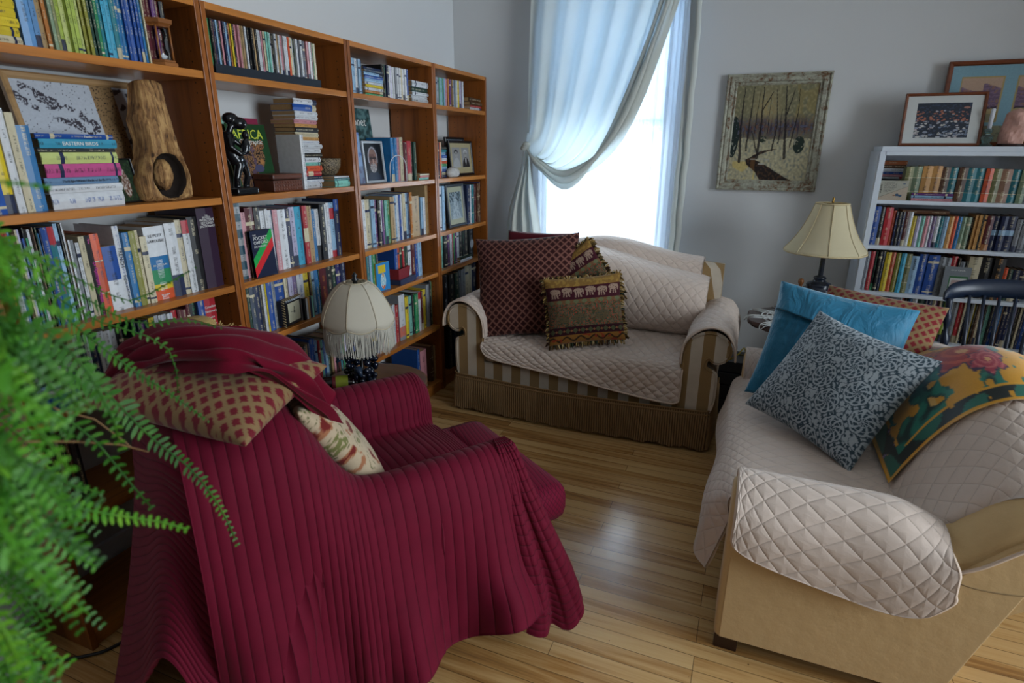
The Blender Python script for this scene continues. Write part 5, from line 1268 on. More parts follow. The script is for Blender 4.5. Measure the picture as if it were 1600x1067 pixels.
def rqd(U, V, G):
    d = G[..., :2]-C0; b = -(d @ Fd); a = d @ Sd; z = G[..., 2]; side_ = np.clip((a-.17)/.06, 0, 1); out = 0
    for b0, sl, w_, am in ((.60, .30, .055, .040), (.71, .36, .055, -.022), (.47, .16, .045, .024), (.31, .05, .035, .020), (.39, .10, .035, -.015), (.86, .30, .05, .030)):
        out = out+am*np.exp(-((b-b0-sl*(.6-z))/w_)**2)*np.clip((.66-z)/.22, 0, 1)*side_
    bump_ = .035*np.exp(-((b-.60)/.09)**2-((a-.10)/.09)**2-((z-.64)/.12)**2)
    return .0045*np.sqrt(np.abs(np.sin(PI*U/.0262)))+.007*vnoise(U, V, 5, 4)+out+bump_
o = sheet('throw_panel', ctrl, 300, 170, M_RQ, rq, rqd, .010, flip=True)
# the part that wraps the rear corner of the chair and trails to the floor by the bookcase
top_ = [(.185, .86, .845), (.150, .95, .872), (.08, 1.01, .875), (-.03, 1.045, .870), (-.15, 1.06, .868), (-.28, 1.065, .862), (-.42, 1.05, .85)]
bot_ = [(.300, .90, .05), (.285, 1.00, .20), (.225, 1.10, .385), (.10, 1.17, .25), (-.07, 1.215, .08), (-.24, 1.235, .03), (-.40, 1.22, .05)]
ctrl = []
for k in range(9):
    f = k/8; r = []
    for j in range(7):
        ta, tb, tz = top_[j]; ba, bb_, bz = bot_[j]; g = f**1.5
        a = ta+(ba-ta)*g; b = tb+(bb_-tb)*g; z = tz+(bz-tz)*f
        if k == 0: a -= .05*(1 if j < 3 else .2); b -= .05; z += .012
        a += .018*f*math.sin(j*2.3+1)*(0 if j in (0, 6) else 1); b += .022*f*math.sin(j*1.9)
        r.append(W(a, b, z))
    ctrl.append(r)
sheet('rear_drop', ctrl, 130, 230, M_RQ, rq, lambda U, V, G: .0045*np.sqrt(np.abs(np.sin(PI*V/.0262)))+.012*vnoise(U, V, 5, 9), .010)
# folded front corner hanging off the near arm
ctrl = []
for k, (a, b, z) in enumerate(((.150, .150, .655), (.200, .140, .635), (.250, .120, .52), (.285, .09, .40), (.315, .055, .27), (.335, .03, .16), (.345, .02, .07))):
    f = k/6; r = []
    prof_ = [(.0, .15, 0), (.035, .105, -.01), (.010, .060, -.0), (.050, .020, -.015), (.055, -.030, .03), (.010, -.045, .09), (-.035, -.03, .17)]
    for j, (da, db, dz) in enumerate(prof_):
        r.append(W(a+da*f, b+db*f+.02*(1-f)*(3-j)/3, z+dz*f*f))
    ctrl.append(r)
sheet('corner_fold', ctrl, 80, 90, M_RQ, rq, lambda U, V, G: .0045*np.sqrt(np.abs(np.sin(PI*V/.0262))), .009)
ctrl = []
for k, (a, b, z) in enumerate(((-.30, .03, .47), (-.2, .0, .468), (0, 0, 0))): pass
# pillows on the chair
M = frame3((-1.200, .955, .945), (.5, .06, -.05), (-.16, .95, .22))
def chk2(u, v, X, Z): return lattice(.037, '#6e1a26', '#876c4a', .19)(u, v, X, Z)
o = cushion('cushion', 'red and gold lattice cushion lying on top of the armchair back', 'cushion', M, .46, .33, .15, chk2, M_CUSH, 130, .012, 16, .08, group='cushions on the armchair')
def floral(u, v, X, Z):
    img = np.ones(u.shape+(3,))*h2('#b9a68a'); n1 = vnoise(X, Z, 24, 2); n2 = vnoise(X, Z, 80, 7)
    paint(img, (n1 > .24) & (n2 > -.1), h2('#a06a4a')); paint(img, (n1 > .36), h2('#6e1f1c')); paint(img, (n1 < -.36) & (n2 > -.1), h2('#6f7040')); paint(img, (np.abs(n1+.12) < .015), h2('#5c5c38'))
    paint(img, (v > .78) & (u < .6) & (n2 > -.2), h2('#5a3a22')); return img
M = frame3(W(-.055, .575, .690), Vector(W(-.215, .60, .66))-Vector(W(.10, .55, .68)), Vector(W(-.03, .74, .90))-Vector(W(-.05, .46, .50)))
M = frame3(W(-.05, .60, .70), (-Vector((Sd[0], Sd[1], 0))).normalized()*-1, Vector(W(0, .30, .43))-Vector(W(0, 0, 0)))
o = cushion('cushion', 'cream floral cushion leaning inside the armchair', 'cushion', M, .33, .42, .13, floral, M_CUSH, 110, .012, 9, .07, group='cushions on the armchair')
# burgundy fleece
def fleece():
    t = NT('burgundy_fleece'); v = t.coord(); f = t.noise(v, 260, 3); g = t.noise(v, 8, 3); lw = t.add('ShaderNodeLayerWeight'); lw.inputs[0].default_value = .4
    return t.done(t.mix(g, lin('#4c0719'), lin('#6c0b24')), .9, t.bump(f, .35, .002), spec=.1, sheen=.12)
rows = [[(150, 1.02)]]
def Zp(px, py, z):
    d = _r2*((px-800)/905.12)-_u2*((py-533.5)/905.12)+_fw; t_ = (z-1.5)/d.z; return (d.x*t_, d.y*t_, z)
ctrl = [[Zp(x, y, z) for x, y, z in r] for r in (
    [(150, 610, .86), (190, 560, .95), (235, 528, 1.02), (290, 512, 1.03), (350, 516, 1.02), (400, 522, 1.0), (440, 535, .96), (470, 560, .90)],
    [(150, 615, .88), (190, 566, .97), (240, 536, 1.04), (292, 524, 1.06), (350, 524, 1.05), (400, 530, 1.03), (450, 546, .98), (488, 580, .90)],
    [(160, 610, .90), (200, 566, .99), (250, 545, 1.03), (300, 534, 1.06), (350, 534, 1.06), (405, 544, 1.03), (465, 568, .97), (508, 612, .86)],
    [(165, 612, .90), (208, 572, .99), (258, 556, 1.03), (306, 550, 1.05), (352, 548, 1.06), (408, 560, 1.03), (470, 590, .95), (520, 640, .82)],
    [(170, 616, .90), (213, 576, .99), (262, 564, 1.02), (310, 562, 1.04), (355, 562, 1.05), (410, 574, 1.01), (474, 612, .92), (535, 676, .72)],
    [(174, 620, .89), (216, 580, .98), (266, 570, 1.01), (312, 572, 1.02), (358, 574, 1.03), (414, 588, .99), (480, 630, .89), (548, 697, .68)])]
def fd(U, V, G): return .012*np.sin(U*70+V*5+5*vnoise(V, V*0, 3, 2))+.020*vnoise(U, V, 7, 6)+.012
o = sheet('fleece_blanket', ctrl, 70, 150, fleece(), None, fd, .012)
tag(o, 'crumpled burgundy fleece blanket along the top of the armchair back', 'blanket')
# straw hat behind the blanket
st_ = thing('straw_hat', 'woven straw hat lying behind the blanket, below the red dictionary', 'hat', Zp(308, 528, .95))
M_STRAW = fringe_mat('woven_straw', '#8a6a36', '#d8bd80', 180)
MB().lathe([(.125, .0), (.12, .006), (.09, .012), (.06, .02), (.055, .05), (.04, .06), (.0, .062)], 40, None, flute=lambda a, f: .02*math.sin(9*a)).build('hat_body', M_STRAW, st_, True)
m = MB(); r_ = random.Random(3)
for i in range(110):
    a = r_.uniform(0, 2*PI); m.tube([(.118*math.cos(a), .118*math.sin(a), .004), (.138*math.cos(a+.05), .138*math.sin(a+.05), r_.uniform(0, .02))], .0016, 3)
m.build('frayed_brim', M_STRAW, st_)['kind'] = 'stuff'
# ------------------------------------------------------------------ framed pictures
def picture(name, label, loc, rz, lean, w, h, fw_, depth, frame_mat, fn, mat_w=0, mat_col='#c9c4b8', nx=90, ny=90, group=None, glass=False, cat='picture', mat_bot=None, fprof=None, mat_top=None):
    """frame standing with its bottom centre at loc, facing local -y; leaning back by lean"""
    r = thing(name, label, cat, loc, rz, group); r.rotation_euler = (-lean, 0, rz)
    P = fprof or [(0, 0), (0, -depth*.8), (fw_*.25, -depth), (fw_*.75, -depth*.9), (fw_, -depth*.55), (fw_, 0)]
    V = []; F = []; k = len(P)
    for (cx, cz, sx, sz) in ((-w/2, 0, 1, 1), (w/2, 0, -1, 1), (w/2, h, -1, -1), (-w/2, h, 1, -1)):
        for d, y in P: V.append((cx+sx*d, y, cz+sz*d))
    for c in range(4):
        for j in range(k): F.append((c*k+j, ((c+1) % 4)*k+j, ((c+1) % 4)*k+(j+1) % k, c*k+(j+1) % k))
    f = MB(); f.add(V, F); f.build('frame', frame_mat, r)
    iw, ih = w-2*fw_, h-2*fw_; yb_ = -depth*.35
    if mat_w:
        mb = mat_bot or mat_w; mt = mat_top or mat_w
        m = MB(); x0, x1, z0, z1 = -iw/2-.003, iw/2+.003, fw_-.003, h-fw_+.003
        a0, a1, b0, b1 = -iw/2+mat_w, iw/2-mat_w, fw_+mb, h-fw_-mt
        m.box(x0, a0, yb_-.0015, yb_, z0, z1).box(a1, x1, yb_-.0015, yb_, z0, z1).box(a0, a1, yb_-.0015, yb_, z0, b0).box(a0, a1, yb_-.0015, yb_, b1, z1)
        m.build('mat_board', plain('mat_board_'+mat_col, mat_col, .8, 80, .03, .05), r)
        o = panel('image', a1-a0, b1-b0, nx, ny, fn, vcol('printed_picture', .45, 0, None, .3, .03), r); o.location = ((a0+a1)/2, yb_+.0004, b0)
    else:
        o = panel('image', iw, ih, nx, ny, fn, vcol('printed_picture', .45, 0, None, .3, .03), r); o.location = (0, yb_, fw_)
    MB().box(-w/2+.004, w/2-.004, -depth*.2, 0, .004, h-.004).build('backing_board', plain('backing_card', '#5a4632', .9), r)
    return r
def distressed():
    t = NT('distressed_white_wood'); v = t.coord(); f = t.noise(t.mapping(v, (12, 40, 12)), 1, 6, .75, 1.2); g = t.noise(v, 70, 4)
    col = t.ramp(t.math('ADD', t.math('MULTIPLY', f, .75), t.math('MULTIPLY', g, .25)), (.44, lin('#a3a392')), (.52, lin('#8a8a7c')), (.59, lin('#6b4c30')), (.68, lin('#3c2f22')))
    return t.done(col, .7, t.bump(f, .5, .003))
def winter(U, V):
    n1 = vnoise(U, V, 9, 1); n2 = vnoise(U, V, 34, 3); n3 = vnoise(U*4, V*.8, 9, 5); img = np.ones(U.shape+(3,))*h2('#7a775c')
    sky = np.exp(-(((U-.40)/.16)**2+((V-.74)/.2)**2)); img = img*(1-sky[..., None]*.85)+h2('#a59468')*sky[..., None]*.85
    paint(img, (V > .55) & (n2 > .18), h2('#8c8668')); paint(img, (V > .6) & (U > .75) & (n1 > -.1), h2('#90804c'), .5)
    band = np.clip(1-np.abs(V-.56)/.15, 0, 1); paint(img, band*.85, h2('#4a3f4a')); paint(img, band*(n3 > .1), h2('#3d3344')); paint(img, band*(n2 > .25)*.7, h2('#6e4638')); paint(img, band*(n2 < -.25)*.7, h2('#5c6484'))
    g = V < .44+.03*n1; paint(img, g, h2('#a8a286')); paint(img, g & (n2 > .12), h2('#b3ab8c')); paint(img, g & (n2 < -.30), h2('#929486')); paint(img, g & (U < .35) & (V < .2) & (n1 > 0), h2('#c0ad70'))
    def seg(x0, y0, x1, y1, w0, w1, c, a=.9):
        dx, dy = x1-x0, y1-y0; L2 = dx*dx+dy*dy; t_ = np.clip(((U-x0)*dx+(V-y0)*dy)/L2, 0, 1); d = np.hypot(U-x0-dx*t_+.006*n1, V-y0-dy*t_); paint(img, d < 1.35*(w0+(w1-w0)*t_), h2(c), a)
    # stream
    cx = np.interp(V, [0, .08, .16, .22, .27, .31, .34], [.62, .50, .36, .27, .34, .44, .60]); ww = np.interp(V, [0, .08, .16, .22, .25, .31, .34], [.20, .14, .12, .06, .03, .05, .02])
    st = (np.abs(U-cx) < ww+.012*n1) & (V < .335); paint(img, st, h2('#241c1c')); paint(img, st & (n2 > .12), h2('#4a3524')); paint(img, st & (np.abs(U-.31) < .03) & (V < .24), h2('#5a3e22'))
    paint(img, (np.abs(U-.42) < .04) & (np.abs(V-.175) < .010), h2('#a8a69a')); paint(img, (np.abs(V-.225-.01*n1) < .007) & (U > .27) & (U < .52), h2('#a8a69a'))
    paint(img, (((U-.02)/.07)**2+((V-.46)/.22)**2 < 1) & (n2 > -.3), h2('#1e2c2a')); paint(img, (((U-.86)/.07)**2+((V-.38)/.09)**2 < 1) & (n2 > -.25), h2('#20302a')); paint(img, (((U-.40)/.05)**2+((V-.44)/.035)**2 < 1) & (n2 > -.1), h2('#28362a'))
    for a in ((.13, .20, .10, .55, .013, .010), (.10, .55, .10, .98, .009, .004), (.20, .32, .22, .98, .009, .004), (.35, .24, .36, .55, .013, .009), (.36, .5, .34, .98, .010, .004), (.36, .75, .46, .93, .006, .003), (.34, .3, .25, .52, .007, .004),
              (.53, .32, .56, .6, .008, .005), (.56, .6, .50, .95, .005, .003), (.70, .24, .66, .60, .013, .010), (.66, .6, .62, .98, .009, .004), (.66, .7, .72, .95, .006, .003), (.75, .36, .80, .72, .006, .004), (.80, .72, .78, .95, .004, .002), (.28, .5, .30, .95, .004, .002), (.45, .5, .44, .9, .003, .002), (.60, .4, .60, .75, .005, .003)):
        seg(*a, '#1c161a')
    return np.clip(img*(1+.22*n2[..., None]), 0, 1)
r = picture('framed_painting', 'framed oil painting of a snowy wood with dark stream, hung right of the window', (.044, YW-.002, 1.274), 0, 0, .556, .652, .062, .030, distressed(), winter, nx=170, ny=190, cat='painting',
            fprof=[(0, 0), (0, -.026), (.008, -.030), (.018, -.022), (.024, -.026), (.040, -.024), (.046, -.014), (.055, -.017), (.062, -.010), (.062, 0)])
M_CHERRY = wood('cherry_frame', '#6a3517', '#3c1a0a', 1, 'x', .3)
def rocks(U, V):
    img = np.ones(U.shape+(3,))*h2('#2c3440'); n = vnoise(U, V, 22, 4); paint(img, n > .2, h2('#39445a')); rr = random.Random(5)
    for k in range(190):
        v = rr.random()*.78; u = rr.random(); s = rr.uniform(.018, .045)*(1.25-v*.7)
        if .18 < v < .30 and u < .75 and abs(v-.12-.22*u) < .06: continue
        c = '#b0705a' if (v > .48 and rr.random() < .85) else rr.choice(['#a8acb4', '#8d95a4', '#c2c0bc', '#6f7c92', '#b5aeb0'])
        d = ((U-u)/s)**2+((V-v)/(s*.72))**2; paint(img, d < 1, h2(c)); paint(img, (d > .72) & (d < 1), h2('#20242c')); 
    paint(img, (((U-.92)/.06)**2+((V-.86)/.03)**2 < 1), h2('#a8786a')); return img
picture('framed_photo', 'framed photograph of river stones in a white mat on the white bookcase', (.845, 3.775, WTOP+.0005), 0, math.radians(10), .355, .262, .014, .016, M_CHERRY, rocks, .046, '#bdc0be', 110, 90, group='pictures on the white bookcase', mat_bot=.028, mat_top=.034)
def hills(U, V):
    img = np.ones(U.shape+(3,))*h2('#b89a84'); n = vnoise(U, V, 12, 6)
    ridge = .80-.10*np.sin(U*PI*1.2)*np.where(U < .55, 1, -.9); m = (V < ridge) & (V > .30); paint(img, m, h2('#6b566c')); paint(img, m & (np.sin(V*70+n*6) > .2), h2('#7f6680')); paint(img, m & (n > .25), h2('#8c6a60'))
    paint(img, V <= .30, h2('#a8976c')); paint(img, (V <= .16), h2('#8a8468')); paint(img, np.abs(V-.31-.05*n) < .02, h2('#3a2c3c')); return img
def two_hills(U, V):
    img = np.ones(U.shape+(3,))*h2('#7ea4b2')
    for u0 in (.10, .56):
        m = (U > u0) & (U < u0+.33) & (V > .28) & (V < .84); sub = hills(np.clip((U-u0)/.33, 0, 1), np.clip((V-.28)/.56, 0, 1)); img[m] = sub[m]
        e = (U > u0-.012) & (U < u0+.342) & (V > .265) & (V < .855) & ~m; paint(img, e, h2('#a89460'))
    lo = V < .22; paint(img, lo, h2('#88856a')); paint(img, lo & (vnoise(U, V, 30, 2) > .15), h2('#6d6c58')); return img
picture('framed_print', 'large framed print with blue mat behind the river stone photograph', (1.13, 3.895, WTOP+.0005), 0, math.radians(3.5), .56, .415, .022, .018, M_CHERRY, two_hills, nx=130, ny=110, group='pictures on the white bookcase')
# candle and salt lamp
def glassy(name, col, rough=.05):
    t = NT(name); t.b.inputs['Transmission Weight'].default_value = .9; t.b.inputs['IOR'].default_value = 1.45; return t.done(lin(col), rough)
cd = thing('candlestick', 'white taper candle in a small cut-glass holder on the white bookcase', 'candlestick', (1.045, 3.765, WTOP+.0005))
MB().lathe([(.030, 0), (.031, .006), (.017, .016), (.026, .036), (.027, .044), (.012, .060), (.018, .070), (.019, .082), (.008, .083), (.008, .074), (0, .073)], 8).build('glass_holder', glassy('cut_glass', '#a9c4c0'), cd)
o = MB().lathe([(.0095, 0), (.0095, .10), (.006, .104), (0, .104)], 12).build('candle', plain('white_wax', '#c8ccd4', .5), cd, True); o.location = (0, 0, .0745)
sl = thing('salt_lamp', 'rough pink salt-crystal lamp at the right end of the white bookcase', 'lamp', (1.150, 3.765, WTOP+.0005))
V = []; F = []; n, k = 30, 22
for j in range(k+1):
    f = j/k; z = .012+f*.165; r0 = (.047+.008*math.sin(f*3))*(1-.25*f*f)*(math.sin(min(1, (1-f)*6+.02)*PI/2))
    for i in range(n):
        a = 2*PI*i/n; q = mnoise.noise(Vector((math.cos(a)*1.4, math.sin(a)*1.4, f*2.5)))*.24+mnoise.noise(Vector((math.cos(a)*4, math.sin(a)*4, f*9)))*.09; V.append(((r0*(1+q))*math.cos(a)*1.08, r0*(1+q)*math.sin(a), z))
F = [(j*n+i, j*n+(i+1) % n, (j+1)*n+(i+1) % n, (j+1)*n+i) for j in range(k) for i in range(n)]+[tuple(range(n))[::-1], tuple(k*n+i for i in range(n))]
obj('salt_crystal', V, F, plain('pink_salt', '#c4978a', .6, 25, .2, .6), sl, False)
MB().lathe([(.058, 0), (.058, .012), (.05, .0125)], 24).build('base', M_DLEG, sl, True)
# bird card leaning in the white case
def birdcard(U, V):
    img = np.ones(U.shape+(3,))*h2('#a9a89c'); up = V > U*.62+.12*0+.10; paint(img, ~up, h2('#b3a594')); paint(img, np.abs(V-(U*.62+.10)) < .008, h2('#5a5a54'))
    t_ = up & (U > .2) & (U < .62) & (V > .42) & (V < .9) & (np.sin(V*95) > 0) & (vnoise(U, V*40, 26, 2) > -.1) & (V > U*.62+.2); paint(img, t_, h2('#6a6c68')); paint(img, up & (np.abs(U-.10) < .022) & (V > .35) & (V < .8) & (vnoise(U*3, V, 60, 4) > -.1), h2('#20242a'))
    for cu, cv, a, b in ((.72, .25, .10, .045), (.66, .30, .05, .05), (.78, .22, .05, .06), (.86, .85, .05, .025)): paint(img, ((U-cu-.3*(V-cv))/a)**2+((V-cv)/b)**2 < 1, h2('#3a5572'))
    paint(img, ((U-.58)/.05)**2+((V-.25)/.03)**2 < 1, h2('#8a6048')); return img
r = thing('bird_card', 'cream card with a small blue bird standing in the white bookcase', 'card', (.672, 3.695, 1.2562)); r.rotation_euler = (-.05, 0, 0)
panel('card_face', .136, .100, 70, 60, birdcard, vcol('printed_picture', .45), r, .008)
def greybook(U, V):
    img = np.ones(U.shape+(3,))*h2('#7d848a'); f = (U > .22) & (U < .92) & (V > .05) & (V < .70); paint(img, f, h2('#2f6b3c')); g = (U > .27) & (U < .87) & (V > .10) & (V < .65); paint(img, g, h2('#c4c8c8')); s_ = (U > .33) & (U < .81) & (V > .17) & (V < .58); paint(img, s_, h2('#b59a94'))
    n = vnoise(U, V, 14, 2); paint(img, s_ & (V < .42+.06*n), h2('#6d6a52')); paint(img, s_ & (V < .32+.06*n), h2('#3f4838')); paint(img, s_ & (np.abs(V-.42) < .04) & (n > 0), h2('#4d5a72')); return img
r = thing('picture_book', 'grey book with a green-bordered landscape picture facing out of the white bookcase', 'book', (1.045, 3.694, .7575)); r.rotation_euler = (-.05, 0, 0)
panel('front_cover', .118, .166, 70, 90, greybook, vcol('printed_picture', .45), r, .010)
text('title', 'Art of Canada', .011, M_INKW, r, Matrix.Translation((0, -.0006, .145)) @ Matrix.Rotation(PI/2, 4, 'X'))

# ------------------------------------------------------------------ things on the teak shelves
QL = PI/2          # faces +x
def ontoshelf(name, label, cat, x, y, z, rz=QL, lean=0.0):
    r = thing(name, label, cat, (x, y, z), rz); r.rotation_euler = (-lean, 0, rz); return r
def ink_birch(U, V):
    img = np.ones(U.shape+(3,))*h2('#b5bcc6'); n = vnoise(U, V, 13, 2); n2 = vnoise(U, V, 70, 7); paint(img, (U > .62) & (U < .82), h2('#8f7350')); paint(img, (U > .62) & (U < .82) & (n2 > .32), h2('#241c1c'))
    b = np.abs(V-(.92-.55*U)) < .10; paint(img, b & (n > -.05) & (n2 > -.15) & (U < .6), h2('#3a3640')); paint(img, (U < .62) & (n2 > .50), h2('#3a3640')); paint(img, (U > .82) & (n > .25), h2('#4a464c'))
    paint(img, (((U-.50)/.12)**2+((V-.10)/.34)**2 < 1) | (((U-.54)/.07)**2+((V-.42)/.08)**2 < 1), h2('#4b4f58')); paint(img, (U > .62) & (V < .25) & (n2 > 0), h2('#6c5138')); return img
picture('framed_print', 'pale wood framed ink print of birch trunks leaning on the second shelf', (-1.905, 1.285, 1.3365), QL, math.radians(13), .40, .378, .020, .018, wood('ash_frame', '#a08058', '#7a5c38', 1, 'x'), ink_birch, nx=160, ny=150, group='pictures in the teak bookcases')
def dogpic(U, V):
    img = np.ones(U.shape+(3,))*h2('#1c2a1e'); n = vnoise(U, V, 14, 2); paint(img, n > .15, h2('#2c4228')); d = (((U-.55)/.20)**2+((V-.40)/.30)**2 < 1) | (((U-.48)/.15)**2+((V-.70)/.10)**2 < 1); paint(img, d, h2('#8e7a70')); paint(img, d & (n > .1), h2('#5c3424')); paint(img, d & (n < -.18), h2('#b8aea8')); return img
picture('framed_photo', 'small dark framed photo of a spotted dog beside the book pile', (-1.83, 1.285, 1.3365), QL+.15, math.radians(9), .085, .135, .005, .010, plain('black_frame', '#101216', .3), dogpic, nx=50, ny=60, group='pictures in the teak bookcases')
# hourglass
hg = ontoshelf('hourglass', 'wooden hourglass with turned posts at right end of the top shelf', 'hourglass', -1.778-.02, 1.458, 1.7475)
M_HGW = wood('hourglass_wood', '#8a5528', '#5a3012', 1, 'x', .35)
MB().lathe([(.046, 0), (.046, .010), (.040, .012), (.040, .018)], 6).build('base', M_HGW, hg)
MB().lathe([(.036, .112), (.040, .118), (.046, .122), (.048, .134), (0, .134)], 6).build('top_plate', M_HGW, hg)
for i in range(4):
    a = PI/4+i*PI/2; MB().tube([(.033*math.cos(a), .033*math.sin(a), .016), (.033*math.cos(a), .033*math.sin(a), .115)], .003, 8).build('post', M_HGW, hg, True)
MB().lathe([(.002, .017), (.019, .022), (.022, .040), (.014, .057), (.0035, .065), (.014, .073), (.022, .090), (.019, .108), (.002, .113)], 20).build('glass_bulb', M_GLASS, hg, True)
MB().lathe([(.0, .018), (.016, .023), (.018, .032), (0, .042)], 16).build('sand', plain('white_sand', '#cfcfd0', .8), hg, True)
# driftwood sculpture
def driftwood():
    t = NT('weathered_driftwood'); v = t.coord(); f = t.noise(t.mapping(v, (70, 70, 5)), 1, 6, .7, .9); g = t.noise(v, 30, 4)
    return t.done(t.ramp(t.math('ADD', t.math('MULTIPLY', f, .7), t.math('MULTIPLY', g, .3)), (.36, lin('#2e1b0c')), (.47, lin('#8a6238')), (.62, lin('#c09860'))), .75, t.bump(f, .9, .008))
dw = ontoshelf('driftwood_carving', 'weathered wooden carving with a knot in its oval hollow, second shelf', 'carving', -1.835, 1.402, 1.3365)
out = [(-.075, 0), (-.095, .02), (-.100, .06), (-.085, .10), (-.062, .15), (-.052, .20), (-.058, .25), (-.040, .30), (-.035, .362), (.052, .362), (.058, .30), (.064, .245), (.078, .20), (.082, .165), (.090, .12), (.100, .07), (.100, .02), (.092, 0)]
O = catmull(np.array(out)*np.array([.86, 1]), 96, closed=True); hc = np.array((.010, .078)); n = 96
ang = np.linspace(0, 2*PI, n, endpoint=False)
oa = np.arctan2(O[:, 1]-hc[1], O[:, 0]-hc[0]); rr_ = np.hypot(O[:, 0]-hc[0], O[:, 1]-hc[1]); o_ = np.argsort(oa); rad = np.interp(ang, np.r_[oa[o_]-2*PI, oa[o_], oa[o_]+2*PI], np.r_[rr_[o_], rr_[o_], rr_[o_]])
V = []; F = []; K_ = 16
hole = 1/np.sqrt((np.cos(ang)/.060)**2+(np.sin(ang)/.072)**2); hole = np.minimum(hole, rad*.86)
ringsd = []
for k in range(K_+1):                                   # front face from hole to outline
    f = k/K_; r_ = hole*(1-f)+rad*f; ringsd.append((r_, -.040+.018*f**3-.012*math.sin(PI*f)))
ringsd += [(rad, .01), (rad*.97, .034)]
inner = [(hole*.97, -.02), (hole*.9, .012), (hole*.4, .018), (hole*.02, .019)]
allr = list(reversed(inner))+ringsd
for r_, y in allr:
    for i in range(n):
        x, z = hc[0]+r_[i]*math.cos(ang[i]), hc[1]+r_[i]*math.sin(ang[i]); nz = mnoise.noise(Vector((x*60, 0, z*9)))*.010+mnoise.noise(Vector((x*110, 3, z*80)))*.008*(1 if .13 < z < .26 else .25)
        V.append((x, y+nz, max(0, min(z, .372))))
R_n = len(allr); F = [(j*n+i, (j+1)*n+i, (j+1)*n+(i+1) % n, j*n+(i+1) % n) for j in range(R_n-1) for i in range(n)]+[tuple((R_n-1)*n+i for i in range(n))]
o = obj('carved_wood', V, F, driftwood(), dw, True)
o.data.materials.append(plain('shaded_hollow_wood', '#1e120a', .9, 60, .3, .6))  # shade of the deep hollow put into a darker wood colour
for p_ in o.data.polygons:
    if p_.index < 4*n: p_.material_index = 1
m = MB(); m.ball((0, 0, 0), 1, 16, 12); V = [(.008+v[0]*.032*(1+.3*mnoise.noise(Vector(v)*2)), -.010+v[1]*.030, .082+v[2]*.048*(1+.25*mnoise.noise(Vector(v)*3))) for v in m.v]
obj('knot', V, m.f, driftwood(), dw, True)
# dark mother-and-child sculpture
sc_ = ontoshelf('sculpture', 'glossy black abstract sculpture of a stooping figure holding a child', 'sculpture', -1.80, 1.703, 1.3365)
M_EBONY = plain('polished_black_stone', '#0c0f14', .18, 30, .2, .05)
m = MB(); m.box(-.052, .052, -.04, .04, .0, .026, bev=.006)
m.tube([(-.015, .0, .02), (-.020, -.01, .06), (-.002, -.012, .105), (-.004, .0, .13)], [.014, .012, .016, .024], 10).tube([(.025, .0, .02), (.030, -.012, .07), (.018, -.01, .11), (.004, 0, .135)], [.013, .012, .016, .022], 10)
m.tube([(.0, .0, .12), (-.022, .008, .155), (-.030, .006, .19), (-.022, .0, .22)], [.028, .022, .027, .020], 12)
m.tube([(-.022, 0, .215), (-.014, -.006, .24), (.006, -.014, .250)], [.013, .012, .014], 10).ball((.018, -.018, .252), (.030, .022, .022), 14, 10).ball((-.006, .0, .268), (.032, .024, .022), 12, 8)
m.tube([(-.034, -.01, .21), (-.040, -.022, .17), (-.010, -.034, .145), (.030, -.030, .155)], [.013, .011, .010, .009], 8).tube([(-.012, .014, .21), (.012, .0, .185), (.034, -.012, .165), (.036, -.025, .16)], [.012, .010, .009, .008], 8)
m.tube([(.016, -.030, .15), (.022, -.032, .175), (.022, -.030, .195)], [.014, .016, .012], 10).ball((.024, -.032, .212), (.014, .014, .016), 10, 8)
o = m.build('figure', M_EBONY, sc_, True); md = o.modifiers.new('remesh', 'REMESH'); md.mode = 'VOXEL'; md.voxel_size = .0032; md.use_smooth_shade = True; sm = o.modifiers.new('smooth', 'SMOOTH'); sm.iterations = 3
# leopard book, standing cover out
def leopard(U, V):
    img = np.ones(U.shape+(3,))*h2('#1c4424'); n = vnoise(U, V, 40, 2); n1 = vnoise(U, V, 12, 4)
    head = (((U-.52)/.30)**2+((V-.52)/.24)**2 < 1) | ((U < .62-.3*(.45-V)) & (V < .50) & (U > .08)) | (((U-.34)/.07)**2+((V-.72)/.06)**2 < 1) | (((U-.80)/.07)**2+((V-.70)/.07)**2 < 1)
    paint(img, head, h2('#8f6a48')); paint(img, head & (n > .05), h2('#2a1c1c')); paint(img, head & (n1 > .15) & (U < .6), h2('#5c4a5c')); paint(img, (((U-.62)/.12)**2+((V-.34)/.06)**2 < 1), h2('#4a4a68')); paint(img, (((U-.72)/.05)**2+((V-.44)/.04)**2 < 1), h2('#b07a48')); paint(img, head & (V > .62) & (n < -.1), h2('#a8724a'))
    paint(img, (((U-.44)/.03)**2+((V-.55)/.015)**2 < 1) | (((U-.68)/.03)**2+((V-.56)/.015)**2 < 1), h2('#0c0c0c')); return img
r = ontoshelf('picture_book', 'large green book with a leopard cover standing face out', 'book', -1.895, 1.895, 1.3366, QL, .16)
panel('front_cover', .205, .262, 100, 120, leopard, vcol('printed_picture', .45), r, .018)
text('title', 'AFRICA', .052, M_INKY, r, Matrix.Translation((.0, -.0008, .205)) @ Matrix.Rotation(PI/2, 4, 'X'), sx=.92)
text('title', 'Geographic', .026, M_INKW, r, Matrix.Translation((.012, -.0008, .185)) @ Matrix.Rotation(PI/2, 4, 'X'))
def pinkteal(U, V):
    img = np.ones(U.shape+(3,))*h2('#86b8a8'); f = np.clip((U-.35)*4, 0, 1); paint(img, f, h2('#8a2c4a')); return img
r = ontoshelf('picture_book', 'book with teal and crimson cover behind the leopard book', 'book', -1.935, 1.90, 1.3366, QL, .13)
panel('front_cover', .20, .285, 30, 30, pinkteal, vcol('printed_picture', .45), r, .012)
